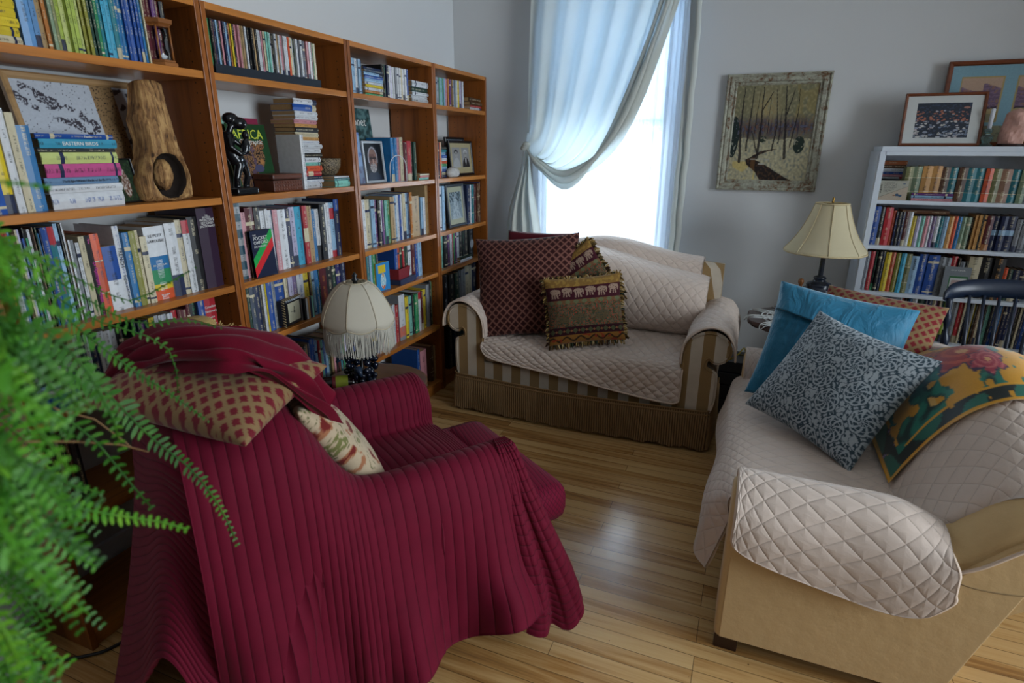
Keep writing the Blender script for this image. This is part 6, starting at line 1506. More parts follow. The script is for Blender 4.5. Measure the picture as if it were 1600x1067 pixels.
# carved box
cb = ontoshelf('carved_box', 'dark carved wooden box with lid on the second shelf', 'box', -1.835, 1.938, 1.3366, QL-.06)
M_BOXW = wood('dark_carved_wood', '#5a2e1c', '#2c130c', 2, 'x', .4)
MB().box(-.078, .078, -.055, .055, 0, .044, bev=.003).build('box_body', M_BOXW, cb); MB().box(-.080, .080, -.057, .057, .046, .068, bev=.006).build('lid', M_BOXW, cb)
m = MB(); r_ = random.Random(2)
for i in range(11):
    for j in range(3): m.ball((-.07+i*.014, -.0555, .009+j*.013), (.005, .0015, .005), 6, 4)
m.build('carving', M_BOXW, cb, True)
# white standing book and woven bowl
emit = None
r = ontoshelf('book', 'white book standing edge out with page side showing, second shelf', 'book', -1.785, 2.035, 1.3366, QL, 0)
(V, F, C, K, UV), pg = book_geo(.020, .13, .222, pc('wh'), pc('bk'), [(0, 1, pc('wh'))])
b_ = obj('cover', V, F, M_BOOK, r, False, cols=C, uvs=UV); add_ink(b_.data, K); obj('pages', pg[0], pg[1], M_PAGE, r)
def bowlmat():
    t = NT('woven_patterned_bowl'); v = t.coord(); f = t.noise(v, 150, 2, .5, 1.5); return t.done(t.mix(t.math('GREATER_THAN', f, .5), lin('#1c120c'), lin('#8a7a60')), .6, t.bump(f, .5, .002))
bw = ontoshelf('bowl', 'small patterned bowl resting on mint books', 'bowl', -1.845, 2.262, 1.3366+.028+.010+.008+.0022)
MB().lathe([(.026, 0), (.045, .012), (.060, .040), (.064, .075), (.062, .076), (.056, .045), (.040, .018), (0, .012)], 32).build('bowl_body', bowlmat(), bw, True)
# black media tray
tray = ontoshelf('media_tray', 'long black tray holding the slim cases, second bookcase top shelf', 'tray', 0, 0, 0, 0)
m = MB(); m.box(-1.93, -1.778, 1.642, 2.186, 1.7475, 1.7705).box(-1.778, -1.774, 1.642, 2.186, 1.7475, 1.779); m.build('tray_body', plain('black_plastic', '#1a222c', .35, 30, .05, 0), tray)
# pocket dictionary, cover out
def oxf(U, V):
    img = np.ones(U.shape+(3,))*h2('#101a38'); s_ = V-.52*U*1.0; g = (V-.62*U > .21) & (V-.62*U < .41); rd = (V-.62*U > .0) & (V-.62*U < .21); paint(img, g, h2('#1ca048')); paint(img, rd, h2('#d02028')); return img
r = ontoshelf('pocket_dictionary', 'navy pocket dictionary with diagonal green and red stripes facing out', 'book', -1.765, 1.745, 1.0187, QL, .05)
panel('front_cover', .112, .182, 110, 150, oxf, vcol('printed_picture', .45), r, .018)
for s, z, sz in (('THE', .166, .009), ('POCKET', .150, .019), ('OXFORD', .134, .018), ('DICTIONARY', .121, .0105)): text('title', s, sz, M_INKW, r, Matrix.Translation((-.044, -.0008, z-.005)) @ Matrix.Rotation(PI/2, 4, 'X'), align='LEFT')
MB().box(-.054, .054, .018, .0188, .001, .181).build('back_cover', plain('navy_cover', '#101a38', .45), r)
# clock
ck = ontoshelf('clock', 'square black desk clock with striped rope edge on the fourth shelf', 'clock', -1.785, 1.862, .7815, QL+.18)
M_CLK = plain('black_lacquer', '#0c0e14', .3, 20, .1, 0)
MB().box(-.062, .062, -.02, .02, .004, .118, bev=.01).build('case', M_CLK, ck)
m = MB()
for i in range(10):
    for (x, z, rx) in ((-.060+i*.0133, .120, 0), (-.0635, .008+i*.0115, 1)):
        m.tube([(x-.003, -.020, z-.002), (x+.003, -.004, z+.002)], .0022, 5)
m.build('rope_edge', plain('straw_rope', '#a8946c', .8), ck)
MB().box(-.043, .043, -.0212, -.020, .020, .102).build('dial', plain('cream_dial', '#a8a48c', .5, 100, .06, 0), ck)
MB().box(-.001, .001, -.0225, -.0215, .060, .084).box(-.004, .004, -.0226, -.0216, .056, .066).build('hour_hand', M_INKB, ck)
o = MB().box(-.001, .001, -.0230, -.0224, 0, .030).build('minute_hand', M_INKB, ck); o.location = (0, 0, .061); o.rotation_euler = (0, math.radians(-80), 0)
r = ontoshelf('slim_books_box', 'orange cardboard slipcase lying behind the desk clock', 'box', -1.87, 1.90, .7815, QL+.3)
MB().box(-.05, .05, -.045, .045, 0, .128, bev=.002).build('slipcase', plain('orange_card', '#94592a', .7), r)
for i, (c, lb_) in enumerate((('bk', 'black'), ('wh', 'white'), ('to', 'tan'), ('nv', 'navy'), ('mn', 'mint'))):
    r = ontoshelf('booklet', 'small %s booklet standing right of the desk clock' % lb_, 'book', -1.773, 1.938+i*.0122, .7815, QL)
    (V, F, C, K, UV), pg = book_geo(.0115, .085, .098-.004*(i % 2), pc(c), pc(c), [(0, 1, pc(c))]); b_ = obj('cover', V, F, M_BOOK, r, False, cols=C, uvs=UV); add_ink(b_.data, K); obj('pages', pg[0], pg[1], M_PAGE, r); r['group'] = 'booklets beside the clock'
# third bookcase: waterlily art book, portrait, arch
def monet(U, V):
    img = np.ones(U.shape+(3,))*h2('#38585c'); n = vnoise(U*.6, V, 14, 2); paint(img, n > .1, h2('#5c7f80')); paint(img, n < -.2, h2('#243c3a')); return img
r = ontoshelf('picture_book', 'tall grey-green art book at the back of the third bookcase', 'book', -1.95, 2.70, 1.3366, QL, .12)
panel('front_cover', .255, .372, 40, 50, monet, vcol('printed_picture', .45), r, .018)
text('title', 'Monet', .062, M_INKW, r, Matrix.Translation((.0, -.0008, .285)) @ Matrix.Rotation(PI/2, 4, 'X'))
def paleb(U, V):
    img = np.ones(U.shape+(3,))*h2('#8aa6cc'); n = vnoise(U, V, 8, 3); paint(img, (V > .5) & (n > .12), h2('#5c78b4')); paint(img, V < .35, h2('#7484a0')); paint(img, (V < .3) & (n > .1), h2('#5c5c78')); return img
r = ontoshelf('picture_book', 'pale blue paperback standing face out at left end, third bookcase', 'book', -1.825, 2.448, 1.3366, QL, .10)
panel('front_cover', .148, .245, 40, 60, paleb, vcol('printed_picture', .45), r, .012)
def beard(U, V):
    img = np.ones(U.shape+(3,))*h2('#14161c'); n = vnoise(U, V, 22, 3); paint(img, (V < .26-.9*(U-.45)**2*1.2) , h2('#1c2438'))
    f = (((U-.47)/.25)**2+((V-.56)/.30)**2 < 1); paint(img, f, h2('#6e4e46')); paint(img, f & (U > .55), h2('#8e6a5e')); paint(img, f & (V > .72), h2('#84645a'))
    hr = (((U-.47)/.28)**2+((V-.60)/.32)**2 < 1) & ~(((U-.47)/.22)**2+((V-.60)/.27)**2 < 1) & (V > .48); paint(img, hr, h2('#9a98a0'))
    bd = (((U-.46)/.19)**2+((V-.34)/.13)**2 < 1) ; paint(img, bd, h2('#a09a98')); paint(img, bd & (n > .1), h2('#6c6262')); paint(img, (((U-.46)/.08)**2+((V-.375)/.012)**2 < 1), h2('#6a3c3c'))
    for cu in (.36, .57): paint(img, (((U-cu)/.085)**2+((V-.60)/.035)**2 < 1), h2('#2a1c1c')); paint(img, (np.abs(((U-cu)/.10)**2+((V-.595)/.055)**2-1) < .18), h2('#1a1416'))
    paint(img, (np.abs(U-.475) < .028) & (V > .44) & (V < .58), h2('#b58e80')); return img
picture('framed_photo', 'framed colour portrait of a bearded man in glasses, third bookcase', (-1.83, 2.615, 1.3366), QL, .08, .175, .205, .013, .012, plain('silver_frame', '#a4abb2', .3), beard, nx=110, ny=130, group='pictures in the teak bookcases')
ar = ontoshelf('wire_bookend', 'white wire arch bookend in front of the blue books', 'bookend', -1.762, 2.728, 1.3366)
P = [(-.078, 0, .002)]+[(-.078*math.cos(a), 0, .075+.06*math.sin(a)) for a in np.linspace(0, PI, 14)]+[(.078, 0, .002)]
MB().tube(P, .0022, 7).box(-.08, .08, -.002, .05, 0, .0015).build('wire_arch', plain('white_enamel_wire', '#c4c6cc', .4), ar, True)
# game box, red basket, blue box
def game(U, V):
    img = np.ones(U.shape+(3,))*h2('#2f86c4'); e = (U > .16) & (U < .70) & (V > .64) & (V < .92); paint(img, e, h2('#d8bc30')); b = (((U-.50)/.20)**2+((V-.34)/.28)**2 < 1); paint(img, b, h2('#9cc8d8')); paint(img, (((U-.5)/.09)**2+((V-.55)/.08)**2 < 1), h2('#c8a070')); paint(img, b & (V < .18), h2('#c06a48')); paint(img, b & (vnoise(U, V, 16, 3) > .2), h2('#d4dce0')); return img
gb_ = ontoshelf('game_box', 'blue and yellow card game box standing on the fourth shelf', 'box', -1.785, 2.560, .7815, QL-.12)
panel('front_panel', .105, .150, 60, 80, game, vcol('printed_picture', .4), gb_, .002)
MB().box(-.0525, .0525, .0025, .040, 0, .150).build('box_body', plain('yellow_card', '#c8a828', .5), gb_)
bb = ontoshelf('storage_box', 'flat dark blue box under the red basket', 'box', -1.815, 2.775, .7815, QL+.05)
MB().box(-.09, .09, -.05, .05, 0, .030, bev=.002).build('box_body', plain('dark_blue_card', '#28304e', .5), bb)
rb = ontoshelf('basket', 'small dark red woven basket on the flat blue box', 'basket', -1.815, 2.745, .7815+.031, QL+.1)
m = MB(); P4 = [(-.072, -.045), (.072, -.045), (.072, .045), (-.072, .045)]; V = []; F = []
for z, s_ in ((0, .88), (.06, 1.0), (.06, .94), (.004, .82)): V += [(x*s_, y*s_, z) for x, y in P4]
for r0 in range(3): F += [(r0*4+i, r0*4+(i+1) % 4, (r0+1)*4+(i+1) % 4, (r0+1)*4+i) for i in range(4)]
F += [(3, 2, 1, 0), (12, 13, 14, 15)]; m.add(V, F); m.build('basket_body', plain('red_wicker', '#7a1520', .6, 160, .3, .8), rb)
# corner bookcase pictures
def couple(U, V):
    img = np.ones(U.shape+(3,))*h2('#a89c78')
    for cu, dark in ((.28, 0), (.72, 1)):
        p = (np.abs(U-cu) < .185) & (V > .20) & (V < .86); paint(img, p, h2('#8c8c8c')); b = (((U-cu)/.17)**2+((V-.20)/.32)**2 < 1) & p; paint(img, b, h2('#2c2c2e' if dark else '#a4a4a4')); f = (((U-cu)/.075)**2+((V-.63)/.10)**2 < 1); paint(img, f, h2('#9a9894')); h = (((U-cu)/.09)**2+((V-.70)/.09)**2 < 1) & ~f; paint(img, h & p, h2('#303032' if not dark else '#b8b8b8'))
        paint(img, (np.abs(V-.645) < .012) & (np.abs(U-cu) < .05) & (np.sin(U*160) > 0), h2('#303030'))
        if dark: paint(img, (np.abs(U-cu) < .03+.25*(.5-V)*0) & (V < .50) & (V > .30) & (np.abs(U-cu) < (V-.28)*.25), h2('#bcbcbc'))
    return img
M_BLKF = plain('black_frame', '#101216', .3)
picture('framed_photo', 'black framed pair of old portraits, an aged couple, corner bookcase', (-1.84, 3.625, 1.3366), QL, .10, .335, .222, .016, .014, M_BLKF, couple, nx=120, ny=90, group='pictures in the teak bookcases')
picture('framed_photo', 'larger black frame standing behind the couple portraits', (-1.90, 3.665, 1.3366), QL, .10, .27, .245, .014, .014, M_BLKF, lambda U, V: np.ones(U.shape+(3,))*h2('#6c7a84'), nx=4, ny=4, group='pictures in the teak bookcases')
def groupp(U, V):
    img = np.ones(U.shape+(3,))*h2('#a8a890'); p = (U > .12) & (U < .90) & (V > .14) & (V < .86); n = vnoise(U, V, 12, 3); n2 = vnoise(U, V, 40, 3); paint(img, p, h2('#6c7c84')); paint(img, p & (n2 > .05), h2('#9caab0')); paint(img, p & (V > .6) & (n > 0), h2('#3c4c54')); b = p & ((np.abs(U-.5) < (.9-V)*.38)); paint(img, b, h2('#a8b4ba')); paint(img, b & (n > .22), h2('#788890')); paint(img, b & (n2 < -.42), h2('#5a5650')); return img
picture('framed_photo', 'grey framed old group photograph with cream mat, tilted on the third shelf', (-1.80, 3.46, 1.0187), QL-.02, .10, .235, .272, .018, .014, plain('grey_metal_frame', '#3c4248', .35), groupp, nx=90, ny=100, group='pictures in the teak bookcases')
sk = ontoshelf('shell', 'rounded white speckled shell in front of the couple portraits', 'shell', -1.785, 3.385, 1.3366)
m = MB(); m.ball((0, 0, 0), 1, 28, 18); V = [(v[0]*.075*(1-.1*v[2]), v[1]*.030, max(0, .028+v[2]*.036)+.0) for v in m.v]
V = [(x+.004*mnoise.noise(Vector((x*40, y*40, z*40))), y, z) for x, y, z in V]; obj('shell_body', V, m.f, plain('speckled_shell', '#a8a29c', .5, 45, .5, .6), sk, True)
def clockface(): pass
# black album picture: pale dial
for o_, b_ in SPB.get('AL', []):
    m = MB(); m.lathe([(.030, 0), (.030, .0006), (0, .0006)], 28, Matrix.Translation((b_['w']/2, -.003, b_['h']*.48)) @ Matrix.Rotation(PI/2, 4, 'X')); m.build('round_picture', plain('pale_grey_print', '#8c9094', .6, 90, .4, 0), o_)

# ------------------------------------------------------------------ side table, lamp, doily
M_MAHOG = wood('dark_mahogany', '#3a1c16', '#1c0b0a', 1, 'x', .28, coat=.3)
st2 = thing('side_table', 'dark mahogany side table with scalloped edge in the corner', 'table', (.325, 3.44, 0))
N_ = 96; poly = []
for i in range(N_):
    a = 2*PI*i/N_; k = math.cos(PI/8)/math.cos(((a+PI/8) % (PI/4))-PI/8); r_ = .300*k*(1+.012*math.cos(a*24)); poly.append((r_*math.cos(a), r_*math.sin(a)))
MB().prism(poly, .600, .622, 'z').build('table_top', M_MAHOG, st2, bev=.003)
MB().prism([(x*.93, y*.93) for x, y in poly], .585, .600, 'z').build('apron', M_MAHOG, st2)
MB().lathe([(.03, .12), (.045, .15), (.028, .22), (.022, .35), (.035, .45), (.05, .56), (.06, .585)], 20).build('pedestal', M_MAHOG, st2, True)
for i in range(3):
    a = i*2*PI/3+.5; MB().tube([(.02*math.cos(a), .02*math.sin(a), .18), (.14*math.cos(a), .14*math.sin(a), .14), (.26*math.cos(a), .26*math.sin(a), .018)], [.022, .018, .017], 8).build('leg', M_MAHOG, st2, True)
dl = thing('doily', 'white crocheted star doily hanging over the mahogany table edge', 'doily', (.325, 3.44, .6235))
m = MB(); R_ = .29
for k in range(10):
    a0 = 2*PI*k/10+.15
    for q in range(5):
        s_ = .35+q*.15
        P = [(s_*R_*.5*math.cos(a0-.28)*1, s_*R_*.5*math.sin(a0-.28), 0)]
        tip = s_*R_*1.1
        pts = [((R_*.25+(tip-R_*.25)*math.sin(t_*PI))*math.cos(a0+(t_-.5)*.5), (R_*.25+(tip-R_*.25)*math.sin(t_*PI))*math.sin(a0+(t_-.5)*.5), .001) for t_ in np.linspace(0, 1, 14)]
        pts = [(x, y, (.001 if math.hypot(x, y) < .285 else .001-(math.hypot(x, y)-.285)*1.4)) for x, y, z in pts]
        m.tube(pts, .0032, 4)
    m.tube([(R_*.2*math.cos(a0), R_*.2*math.sin(a0), .001), (R_*1.0*math.cos(a0), R_*1.0*math.sin(a0), .001)], .004, 4)
for q in range(1, 9): m.tube([(R_*.1*q*.9*math.cos(t_), R_*.1*q*.9*math.sin(t_), .0012) for t_ in np.linspace(0, 2*PI, 60)[:-1]], .0035, 4, closed=True)
m.build('lace', plain('white_crochet', '#c4c8c8', .9, 300, .1, .4), dl, True)
tl_ = thing('table_lamp', 'navy urn table lamp with cream bell shade on the mahogany table', 'lamp', (.383, 3.52, .6265))
M_NAVY = plain('dark_navy_glaze', '#111c2e', .25, 20, .1, .05)
MB().lathe([(.065, 0), (.068, .010), (.055, .022), (.040, .035), (.045, .05), (.066, .085), (.074, .125), (.072, .148), (.078, .152), (.078, .160), (.060, .168), (.064, .180), (.058, .190), (.034, .200), (.028, .212), (.033, .218), (.028, .226), (.013, .232), (.012, .33)], 36).build('base', M_NAVY, tl_, True)
def shade_mat(name, col, tcol=None, f=.35):
    t = NT(name); d = t.add('ShaderNodeBsdfDiffuse'); d.inputs[0].default_value = (*lin(col), 1); tr = t.add('ShaderNodeBsdfTranslucent'); tr.inputs[0].default_value = (*lin(tcol or col), 1); mx = t.add('ShaderNodeMixShader'); mx.inputs[0].default_value = f
    w = t.noise(t.mapping(t.coord(), (500, 500, 60)), 1, 2); nb = t.bump(w, .2, .001); t.l.new(nb, d.inputs['Normal']); t.l.new(d.outputs[0], mx.inputs[1]); t.l.new(tr.outputs[0], mx.inputs[2]); t.l.new(mx.outputs[0], t.out.inputs[0]); return t.m
M_SHADE = shade_mat('cream_silk_shade', '#e4d8b6')
bell = [(.198, .358), (.200, .372), (.178, .400), (.150, .440), (.124, .490), (.100, .550), (.084, .600), (.078, .616)]
P = catmull(np.array(bell), 30); n = 64; V = []; F = []
for i in range(n):
    a = 2*PI*i/n; k = math.cos(PI/8)/math.cos((a % (PI/4))-PI/8); k = .6+.4*k
    for r_, z in P: V.append((r_*k*math.cos(a), r_*k*math.sin(a), z))
F = [(i*30+j, ((i+1) % n)*30+j, ((i+1) % n)*30+j+1, i*30+j+1) for i in range(n) for j in range(29)]
sh_ = obj('lamp_shade', V, F, M_SHADE, tl_, True)
m = MB()
for i in range(8):
    a = 2*PI*i/8+PI/8*0; m.tube([((r_+.0012)*math.cos(a), (r_+.0012)*math.sin(a), z) for r_, z in P[::2]], .0022, 5)
m.tube([(.1995*math.cos(t_), .1995*math.sin(t_), .362) for t_ in np.linspace(0, 2*PI, 48)[:-1]], .005, 6, closed=True).tube([(.079*math.cos(t_), .079*math.sin(t_), .615) for t_ in np.linspace(0, 2*PI, 32)[:-1]], .004, 6, closed=True)
m.build('shade_trim', plain('cream_braid', '#bfae88', .8), sh_, True)
M_BRASS = plain('aged_brass', '#8a6a34', .3, 30, .1, 0, metal=.9)
MB().lathe([(.003, .33), (.003, .618), (.008, .622), (.004, .630), (.007, .640), (0, .650)], 12).build('finial', M_BRASS, tl_, True)
for i in range(3):
    a = i*2*PI/3; MB().tube([(0, 0, .612), (.078*math.cos(a), .078*math.sin(a), .614)], .0015, 5).build('harp_spoke', M_BRASS, tl_, True)
tf = thing('wooden_candlestick', 'small turned wooden candlestick beside the navy lamp', 'candlestick', (.292, 3.50, .6265))
MB().lathe([(.030, 0), (.030, .008), (.012, .02), (.010, .06), (.016, .10), (.020, .12), (.020, .155), (.010, .165), (.008, .175), (.014, .185), (.016, .198), (.010, .21), (0, .214)], 20).build('turned_body', wood('oak_turned', '#7a4a20', '#4a2a10', 1, 'z', .35), tf, True)

# ------------------------------------------------------------------ round table, fringed lamp, jar
rt = thing('round_table', 'small round wooden table between armchair and bookcases', 'table', (-1.495, 2.03, 0))
M_WALN = wood('walnut_veneer', '#5e3d1e', '#33200f', 1, 'x', .3, coat=.2)
MB().lathe([(0, .478), (.225, .478), (.235, .484), (.235, .496), (.228, .500), (0, .500)], 48).build('table_top', M_WALN, rt, False, bev=.0)
MB().lathe([(.02, .05), (.035, .08), (.02, .14), (.018, .34), (.03, .44), (.05, .477)], 20).build('pedestal', M_WALN, rt, True)
for i in range(3):
    a = i*2*PI/3+.3; MB().tube([(0, 0, .12), (.10*math.cos(a), .10*math.sin(a), .09), (.19*math.cos(a), .19*math.sin(a), .014)], [.018, .015, .013], 8).build('leg', M_WALN, rt, True)
fl = thing('fringed_lamp', 'grape-cluster lamp with ivory fringed dome shade on the round table', 'lamp', (-1.505, 1.955, .501))
M_IV = shade_mat('ivory_silk_shade', '#d6cfbe', '#d0c6ae', .3)
dome = [(.150, .302), (.157, .318), (.150, .346), (.135, .381), (.115, .416), (.090, .447), (.064, .467), (.048, .472)]
P = catmull(np.array(dome), 26); n = 96; V = []; F = []
def scal(a): return .012*abs(math.sin(a*4))
for i in range(n):
    a = 2*PI*i/n; seg_ = (a % (PI/4))/(PI/4); k = 1-.045*math.sin(PI*seg_)
    for j, (r_, z) in enumerate(P): V.append((r_*k*math.cos(a), r_*k*math.sin(a), z-(math.sin(PI*seg_)*.016*(1-j/25)**3)))
F = [(i*26+j, ((i+1) % n)*26+j, ((i+1) % n)*26+j+1, i*26+j+1) for i in range(n) for j in range(25)]
sh2 = obj('lamp_shade', V, F, M_IV, fl, True); sh2.rotation_euler = (0, 0, .35)
m = MB()
for i in range(8):
    a = 2*PI*i/8; m.tube([((r_+.001)*math.cos(a), (r_+.001)*math.sin(a), z) for r_, z in P[::2]], .0018, 5)
m.tube([V[i*26] for i in range(n)], .0035, 5, closed=True).tube([(.047*math.cos(t_), .047*math.sin(t_), .472) for t_ in np.linspace(0, 2*PI, 24)[:-1]], .004, 5, closed=True)
m.build('shade_trim', plain('ivory_braid', '#a89c84', .8), sh2, True)
m = MB(); r_ = random.Random(7)
for i in range(330):
    a = 2*PI*i/330; q = V[int(a/(2*PI)*n) % n*26]; R1 = math.hypot(q[0], q[1]); L = .108+r_.uniform(-.012, .008)
    b_ = a+r_.uniform(-.02, .02); m.tube([(R1*math.cos(a), R1*math.sin(a), q[2]), ((R1+.002)*math.cos(b_), (R1+.002)*math.sin(b_), q[2]-L*.5), ((R1-.003+r_.uniform(-.004, .004))*math.cos(b_+.01), (R1-.003)*math.sin(b_+.01), q[2]-L)], .0013, 4)
o = m.build('fringe', plain('ivory_fringe', '#b0aca0', .8, 90, .15, 0), sh2); o['kind'] = 'stuff'
M_GRAPE = plain('dark_grape_glass', '#0e1626', .15, 60, .2, 0, coat=.4)
m = MB(); r_ = random.Random(12)
for i in range(95):
    z = .01+.19*r_.random(); R1 = .070*math.sin(PI*min(1, (z+.03)/.26))**.6*r_.uniform(.6, 1); a = r_.uniform(0, 2*PI); m.ball((R1*math.cos(a), R1*math.sin(a), z+.012), r_.uniform(.012, .016), 8, 6)
o = m.build('grape_cluster', M_GRAPE, fl, True); o['kind'] = 'stuff'
MB().lathe([(.055, 0), (.055, .008), (.02, .02), (.008, .04), (.006, .31), (.010, .46), (.010, .476), (.016, .484), (.007, .492), (.012, .50), (.004, .512), (0, .516)], 20).build('stem', plain('blackened_metal', '#0e1216', .35), fl, True)
m = MB()
for k, (a, z) in enumerate(((-.4, .20), (.9, .17), (2.2, .19), (-1.3, .10), (3.6, .14))):
    C_ = [(.060*math.cos(a), .060*math.sin(a), z), (.088*math.cos(a+.2), .088*math.sin(a+.2), z+.012), (.105*math.cos(a+.35), .105*math.sin(a+.35), z-.012)]
    m.tube(C_, [.008, .020, .004], 7)
m.build('vine_leaves', plain('blue_black_leaf', '#22344a', .3), fl, True)
jr = thing('jar', 'dark jar with lime label lying on its side on the round table', 'jar', (-1.560, 1.872, .5375)); jr.rotation_euler = (0, PI/2, math.radians(38))
MB().lathe([(0, -.075), (.032, -.075), (.035, -.068), (.035, .050), (.028, .062), (.020, .068), (.020, .085), (0, .085)], 28).build('jar_body', plain('dark_glass', '#14080c', .15, 10, .1, 0), jr, True)
MB().lathe([(.0353, -.020), (.0355, -.018), (.0355, .030), (.0353, .032)], 28).build('jar_label', plain('lime_label', '#8f9c2a', .6, 60, .12, 0), jr, True)
MB().lathe([(.0353, -.034), (.0356, -.032), (.0356, -.020), (.0353, -.019)], 28).build('red_band', plain('red_band', '#6a1420', .5), jr, True)

# ------------------------------------------------------------------ windsor chair behind the cream sofa
M_NAVW = plain('navy_painted_wood', '#122035', .38, 30, .1, .08)
wd = thing('windsor_chair', 'dark navy painted windsor chair behind the cream sofa', 'chair', (1.14, 3.0, 0))
def wl(px, py, pz): return (px-1.14, py-3.0, pz)
P = catmull(np.array([(.845, 3.10, .882), (.90, 3.15, .905), (1.0, 3.19, .915), (1.14, 3.205, .918), (1.28, 3.19, .915), (1.38, 3.15, .905), (1.435, 3.10, .882)]), 40); V = []; F = []
for i, p in enumerate(P):
    s_ = i/39; hh = .058+.022*math.sin(PI*s_)**.7; th = .011
    for (dy, dz) in ((-th, -.5), (-th*1.1, 0), (-th*.6, .5), (th*.6, .5), (th*1.1, 0), (th, -.5)): V.append(wl(p[0], p[1]+dy+.012*dz, p[2]+dz*hh*(1-max(0, abs(s_-.5)-.44)*8)))
F = [(i*6+j, (i+1)*6+j, (i+1)*6+(j+1) % 6, i*6+(j+1) % 6) for i in range(39) for j in range(6)]+[tuple(range(6)), tuple(39*6+j for j in range(6))[::-1]]
m = MB(); m.add(V, F); m.build('crest_rail', M_NAVW, wd, True)
for sx in (-1, 1):
    pts = []; rr2 = []
    for k in range(23):
        f = k/22; z = .445+f*.43; pts.append(wl(1.14+sx*(.235+.035*f), 3.075+.03*f, z)); rr2.append(.0125+.005*math.sin(f*26)*(.25 < f < .9))
    MB().tube(pts, rr2, 10).build('back_post', M_NAVW, wd, True)
for k in range(7):
    s_ = (k-3)/3; MB().tube([wl(1.14+s_*.155, 3.085+.02*(1-s_*s_), .44), wl(1.14+s_*.170, 3.12+.04*(1-s_*s_), .66), wl(1.14+s_*.185, 3.15+.045*(1-s_*s_), .885)], [.007, .0085, .0065], 8).build('spindle', M_NAVW, wd, True)
seat = [(.27*math.cos(a)*(1+.08*math.cos(2*a)), .235*math.sin(a)*(1+.06*math.cos(2*a))) for a in np.linspace(0, 2*PI, 40)[:-1]]
MB().prism(seat, .410, .445, 'z', Matrix.Translation((0, -.08, 0))).build('seat', M_NAVW, wd, bev=.008)
for sx, sy in ((-1, -1), (1, -1), (-1, 1), (1, 1)): MB().tube([(sx*.15, -.08+sy*.13, .412), (sx*.19, -.08+sy*.17, .2), (sx*.225, -.08+sy*.205, .012)], [.014, .018, .011], 8).build('leg', M_NAVW, wd, True)
for sx in (-1, 1): MB().tube([(sx*.193, -.08-.175, .18), (sx*.193, -.08+.175, .18)], .009, 8).build('stretcher', M_NAVW, wd, True)
# low bench with grey wood and cable between sofa and chair
bn = thing('bench', 'low weathered grey plank bench behind the cream sofa', 'bench', (1.36, 2.66, 0))
m = MB()
for k in range(3): MB().box(-.30, .34, -.16+k*.108, -.056+k*.108, .500, .522, bev=.003).build('plank', wood('grey_weathered_plank', '#4c463e', '#2e2a26', 1, 'x', .8), bn)
for sx in (-.25, .29): MB().box(sx-.02, sx+.02, -.14, .15, 0, .500).build('leg', plain('dark_bench_leg', '#1a1614', .7), bn)
cb2 = MB(); P = catmull(np.array([(1.10, 2.60, .526), (1.20, 2.66, .5265), (1.30, 2.62, .5265), (1.42, 2.55, .5265), (1.55, 2.60, .5265), (1.68, 2.56, .5265)]), 40)
cb2.tube([tuple(p) for p in P], .0035, 6); tag(cb2.build('cable', plain('black_rubber', '#0c0c0e', .5), None, True), 'thin black cable lying across the grey bench', 'cable')

# ------------------------------------------------------------------ black equipment between the sofas
eq = thing('audio_unit', 'black stacked audio equipment on the floor between the two sofas', 'audio equipment', (.0, 3.50, 0))
M_EQ = plain('black_equipment', '#0f1116', .35, 30, .1, .05)
for k, (z0, z1, w_) in enumerate(((.0, .10, .13), (.105, .19, .12), (.195, .27, .125), (.275, .34, .11))): MB().box(-w_/2-.02, w_/2+.02, -.10, .12, z0+.001, z1, bev=.004).build('unit', M_EQ, eq)
for k in range(4): MB().tube([(.03+k*.01, -.102, .06+k*.075), (.05, -.108, .05+k*.075)], .004, 6).build('knob', plain('grey_knob', '#6a6c70', .4), eq, True)
cb3 = MB(); P = catmull(np.array([(-.02, 3.42, .345), (.02, 3.40, .39), (.05, 3.44, .42), (.06, 3.50, .36), (.03, 3.55, .343)]), 30); cb3.tube([tuple(p) for p in P], .004, 6)
tag(cb3.build('cable', plain('yellow_cable', '#9a8a20', .5), None, True), 'yellow cable looped over the black audio equipment', 'cable')
# cable on the floor in front of the leftmost bookcase
cb4 = MB(); P = catmull(np.array([(-2.02, .60, .006), (-1.86, .72, .006), (-1.745, .80, .006), (-1.70, .86, .006), (-1.68, 1.0, .006), (-1.70, 1.2, .006), (-1.66, 1.38, .006)]), 50); cb4.tube([tuple(p) for p in P], .005, 6)
tag(cb4.build('cable', plain('black_rubber', '#0c0c0e', .5), None, True), 'black power cable on the floor round the bookcase foot', 'cable')
# ------------------------------------------------------------------ fern on a stand at the left
def leafmat(name, a, b, c):
    t = NT(name); v = t.coord(); f = t.noise(v, 30, 3); g = t.noise(v, 5, 2)
    col = t.ramp(t.math('ADD', t.math('MULTIPLY', f, .45), t.math('MULTIPLY', g, .55)), (.3, lin(a)), (.5, lin(b)), (.72, lin(c)))
    d = t.b; t.done(col, .5, None, spec=.3); tl = t.add('ShaderNodeBsdfTranslucent'); t.l.new(t.mix(.3, col, lin('#6fb020')), tl.inputs[0]); mx = t.add('ShaderNodeMixShader'); mx.inputs[0].default_value = .25
    t.l.new(d.outputs[0], mx.inputs[1]); t.l.new(tl.outputs[0], mx.inputs[2]); t.l.new(mx.outputs[0], t.out.inputs[0]); return t.m
M_LEAF = leafmat('fern_green', '#173f12', '#2d6317', '#578c22')
M_LEAFY = leafmat('fern_yellow_green', '#265f18', '#4a8a1e', '#7fb030')
M_RACH = plain('fern_rachis', '#6a7a30', .6)
def dirp(px, py, r_):
    d = _r2*((px-800)/905.12)-_u2*((py-533.5)/905.12)+_fw; d = d/d.length; return Vector((0, 0, 1.5))+d*r_
FC = Vector((-1.02, .13, 1.17))      # crown of the plant, outside the left edge of the view
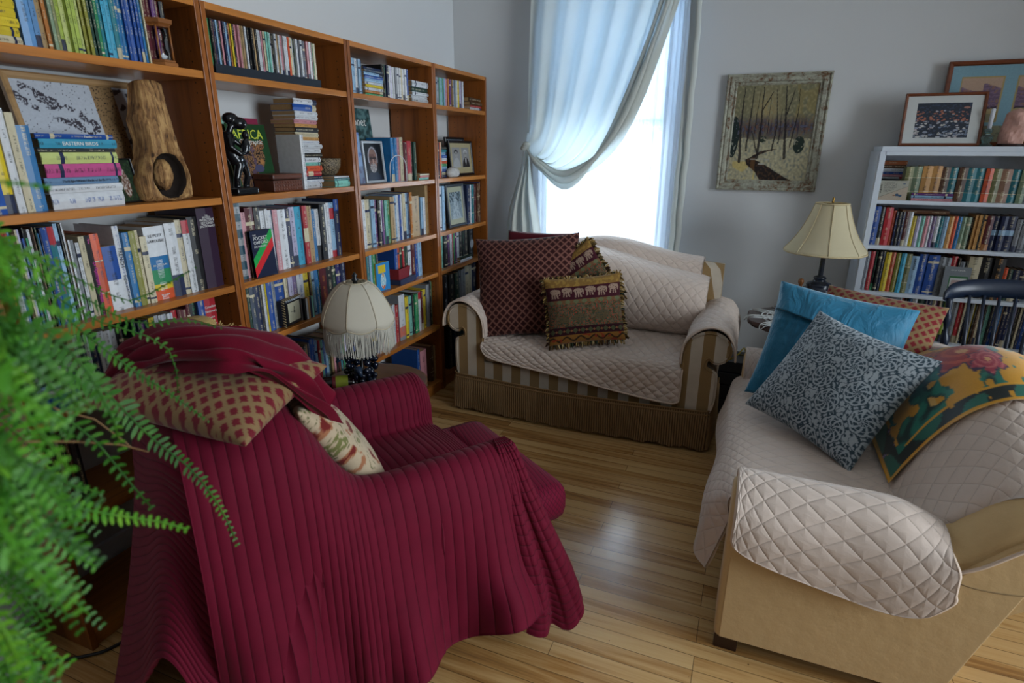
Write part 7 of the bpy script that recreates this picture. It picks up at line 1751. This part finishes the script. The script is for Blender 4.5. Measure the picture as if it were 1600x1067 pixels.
fern = thing('fern', 'large green fern with long arching fronds at the left', 'plant', (FC.x, FC.y, 0))
FL = Vector((FC.x, FC.y, 0))
def frond(pts, L, mat, seed=0, sp=.0105, taper=1.3, droop=.25):
    """pts: world points root->tip; L: longest leaflet"""
    r_ = random.Random(seed); P = catmull(np.array([tuple(p) for p in pts]), 120); d = np.r_[0, np.cumsum(np.linalg.norm(np.diff(P, axis=0), axis=1))]; n = max(12, int(d[-1]/sp)); s = np.linspace(0, d[-1], n)
    Q = np.stack([np.interp(s, d, P[:, c]) for c in range(3)], 1)-np.array(FL); m = MB(); T = np.gradient(Q, axis=0)
    m.tube([tuple(q) for q in Q[::3]], [.0018*(1-.7*k/len(Q[::3]))+.0004 for k in range(len(Q[::3]))], 4)
    N0 = Vector((.50+r_.uniform(-.2, .2), -.42+r_.uniform(-.25, .25), .72)).normalized()
    for i in range(2, n):
        f = i/n; t_ = Vector(T[i]).normalized(); up = Vector((0, 0, 1)); sd = t_.cross(N0)
        if sd.length < .2: sd = t_.cross(Vector((0, 1, 0)))
        sd.normalize(); nr = sd.cross(t_).normalized()
        ln = L*(min(1, f*5+.25))*(1-f**taper*.90)
        for sg in (-1, 1):
            l = ln*r_.uniform(.82, 1.1)
            if r_.random() < .03: continue
            dr = (sd*sg*.95+t_*.28+nr*r_.uniform(-.12, .18)-Vector((0, 0, droop*r_.uniform(.5, 1.2)))).normalized(); w = l*.105+.0013; q = Vector(Q[i]); wv = t_-dr*t_.dot(dr); wv.normalize(); cu = nr*r_.uniform(-.10, .10)*l
            V = [q, q+dr*l*.12+wv*w*.9, q+dr*l*.12-wv*w*.6, q+dr*l*.45+wv*w+cu, q+dr*l*.45-wv*w+cu, q+dr*l*.78+wv*w*.75+cu*1.4, q+dr*l*.78-wv*w*.75+cu*1.4, q+dr*l+cu*1.5-Vector((0, 0, l*.06))]
            m.add(V, [(0, 2, 1), (1, 2, 4, 3), (3, 4, 6, 5), (5, 6, 7)])
    o = obj('frond', m.v, m.f, mat, fern, True); return o
# the long fronds that cross the picture: (px, py, distance) from the crown outwards
LONG = [
    ([None, (-60, 520, .88), (60, 555, .92), (150, 600, .96), (232, 680, 1.0), (300, 735, 1.04), (345, 795, 1.08), (371, 850, 1.10)], .030, 0, .010),
    ([None, (-60, 470, .9), (60, 470, .95), (150, 535, 1.0), (210, 580, 1.02), (262, 612, 1.05), (325, 658, 1.08)], .026, 0, .009),
    ([None, (-60, 420, .95), (60, 425, 1.02), (140, 470, 1.08), (215, 505, 1.13), (290, 500, 1.16), (345, 512, 1.18)], .022, 0, .011),
    ([None, (-80, 400, .95), (40, 400, 1.05), (130, 440, 1.12), (200, 470, 1.16), (258, 445, 1.20), (305, 418, 1.22)], .017, 0, .013),
    ([None, (-80, 430, .92), (40, 440, 1.0), (150, 500, 1.06), (230, 525, 1.10), (270, 555, 1.11), (278, 612, 1.12)], .022, 0, .012),
    ([None, (-90, 400, .78), (-20, 385, .80), (50, 400, .82), (115, 412, .84)], .034, 0, .009),
    ([None, (-90, 330, .62), (-30, 290, .60), (20, 285, .60), (75, 292, .60)], .020, 1, .008),
    ([None, (-90, 610, .8), (0, 615, .82), (80, 640, .85), (150, 690, .88), (195, 745, .90), (236, 792, .92)], .030, 0, .012),
    ([None, (-90, 700, .72), (0, 745, .74), (90, 785, .76), (180, 805, .78), (250, 815, .80), (290, 826, .80)], .034, 1, .008),
    ([None, (-90, 720, .70), (0, 790, .71), (60, 830, .72), (110, 862, .73), (148, 885, .74)], .036, 1, .008),
    ([None, (-110, 760, .70), (-20, 800, .72), (40, 860, .74), (70, 905, .75), (105, 962, .76), (124, 985, .76)], .032, 0, .009),
    ([None, (-130, 800, .60), (-60, 960, .60), (0, 1000, .60), (50, 1040, .60), (92, 1048, .60)], .030, 1, .008),
    ([None, (-120, 560, .66), (-50, 530, .64), (20, 540, .64), (80, 580, .65), (125, 640, .66)], .036, 1, .008),
    ([None, (-120, 560, .74), (-40, 500, .72), (40, 500, .72), (120, 560, .74), (170, 640, .76), (190, 700, .78)], .034, 0, .009),
    ([None, (-110, 680, .6), (-40, 690, .58), (30, 720, .58), (90, 780, .6), (130, 850, .62)], .036, 1, .008),
    ([None, (-120, 760, .58), (-70, 860, .56), (-20, 940, .56), (20, 1010, .57), (40, 1070, .58)], .036, 1, .008),
]
for i, (pts, L, mk, sp) in enumerate(LONG): frond([FC if p is None else dirp(*p) for p in pts], L*1.45, M_LEAFY if mk else M_LEAF, i, sp)
r_ = random.Random(8)
for i in range(64):
    a = r_.random(); y0 = 380+a*720; dist = r_.choice([r_.uniform(.5, .68), r_.uniform(.7, .95)])
    ex = r_.uniform(10, 120)+(45 if 480 < y0 < 940 else 0); k = r_.uniform(.3, .7)
    y1 = y0+r_.uniform(20, 130)*(1 if y0 > 520 else .4)
    pts = [None, (-90, y0-10, dist*.98), (ex*.3-10, y0-12+(y1-y0)*.25, dist), (ex, y1, dist*1.02)]
    frond([FC if p is None else dirp(*p) for p in pts], r_.uniform(.040, .052), M_LEAFY if (dist < .60 and r_.random() < .6) or r_.random() < .12 else M_LEAF, 100+i, .0085)
# dense heart of the plant
for i in range(26):
    an = r_.uniform(0, 2*PI); L0 = r_.uniform(.25, .45); h = r_.uniform(.05, .22); 
    if math.cos(an) > .2 and math.sin(an) > -.5: continue
    P = [FC, FC+Vector((math.cos(an)*L0*.35, math.sin(an)*L0*.35, h)), FC+Vector((math.cos(an)*L0*.8, math.sin(an)*L0*.8, h*.6)), FC+Vector((math.cos(an)*L0*1.1, math.sin(an)*L0*1.1, -.10))]
    if min((p.xy-Vector((0, 0))).length for p in P) < .35 or min(p.x for p in P) < XW+.06: continue
    frond(P, .034, M_LEAF, 300+i, .010)
# bare dry stems
for i, pts in enumerate((((20, 600, .9), (90, 640, .95), (148, 655, .98), (195, 690, 1.0), (206, 700, 1.0)), ((30, 690, .8), (120, 690, .88), (190, 695, .95), (232, 706, 1.0)))):
    MB().tube([tuple(dirp(*p)-FL) for p in pts], .0011, 4).build('dry_stem', plain('dry_stem', '#7a5a34', .7), fern, True)
MB().lathe([(0, 0), (.085, 0), (.10, .02), (.125, .17), (.135, .18), (.135, .195), (.12, .195), (.115, .18), (0, .175)], 32, Matrix.Translation((0, 0, FC.z-.20))).build('pot', plain('terracotta_glaze', '#8a3a22', .5), fern, True)
ps = thing('plant_stand', 'grey plant stand beneath the fern', 'plant stand', (FC.x, FC.y, 0))
hS = FC.z-.203
MB().box(-.12, .12, -.12, .12, hS-.03, hS, bev=.004).build('stand_top', plain('grey_painted_wood', '#77757a', .6), ps)
for sx in (-1, 1):
    for sy in (-1, 1): MB().box(sx*.10-.015, sx*.10+.015, sy*.10-.015, sy*.10+.015, 0, hS-.03).build('leg', plain('grey_painted_wood', '#77757a', .6), ps)
# grey carton beside the bookcase foot with a small red planter
gx = thing('storage_carton', 'pale grey carton on the floor left of the bookcase foot', 'box', (-1.955, .60, 0))
MB().box(-.08, .10, -.10, .12, .001, .22, bev=.003).build('carton_body', plain('grey_card', '#8c8a90', .7), gx)
rp = thing('red_planter', 'red glazed bowl partly hidden behind the fern at lower left', 'bowl', (-1.93, .60, .222))
MB().lathe([(.03, 0), (.06, .01), (.085, .05), (.09, .075), (.084, .075), (.05, .02), (0, .015)], 28).build('bowl_body', plain('red_glaze', '#8a1c14', .35, 20, .3, .1), rp, True)
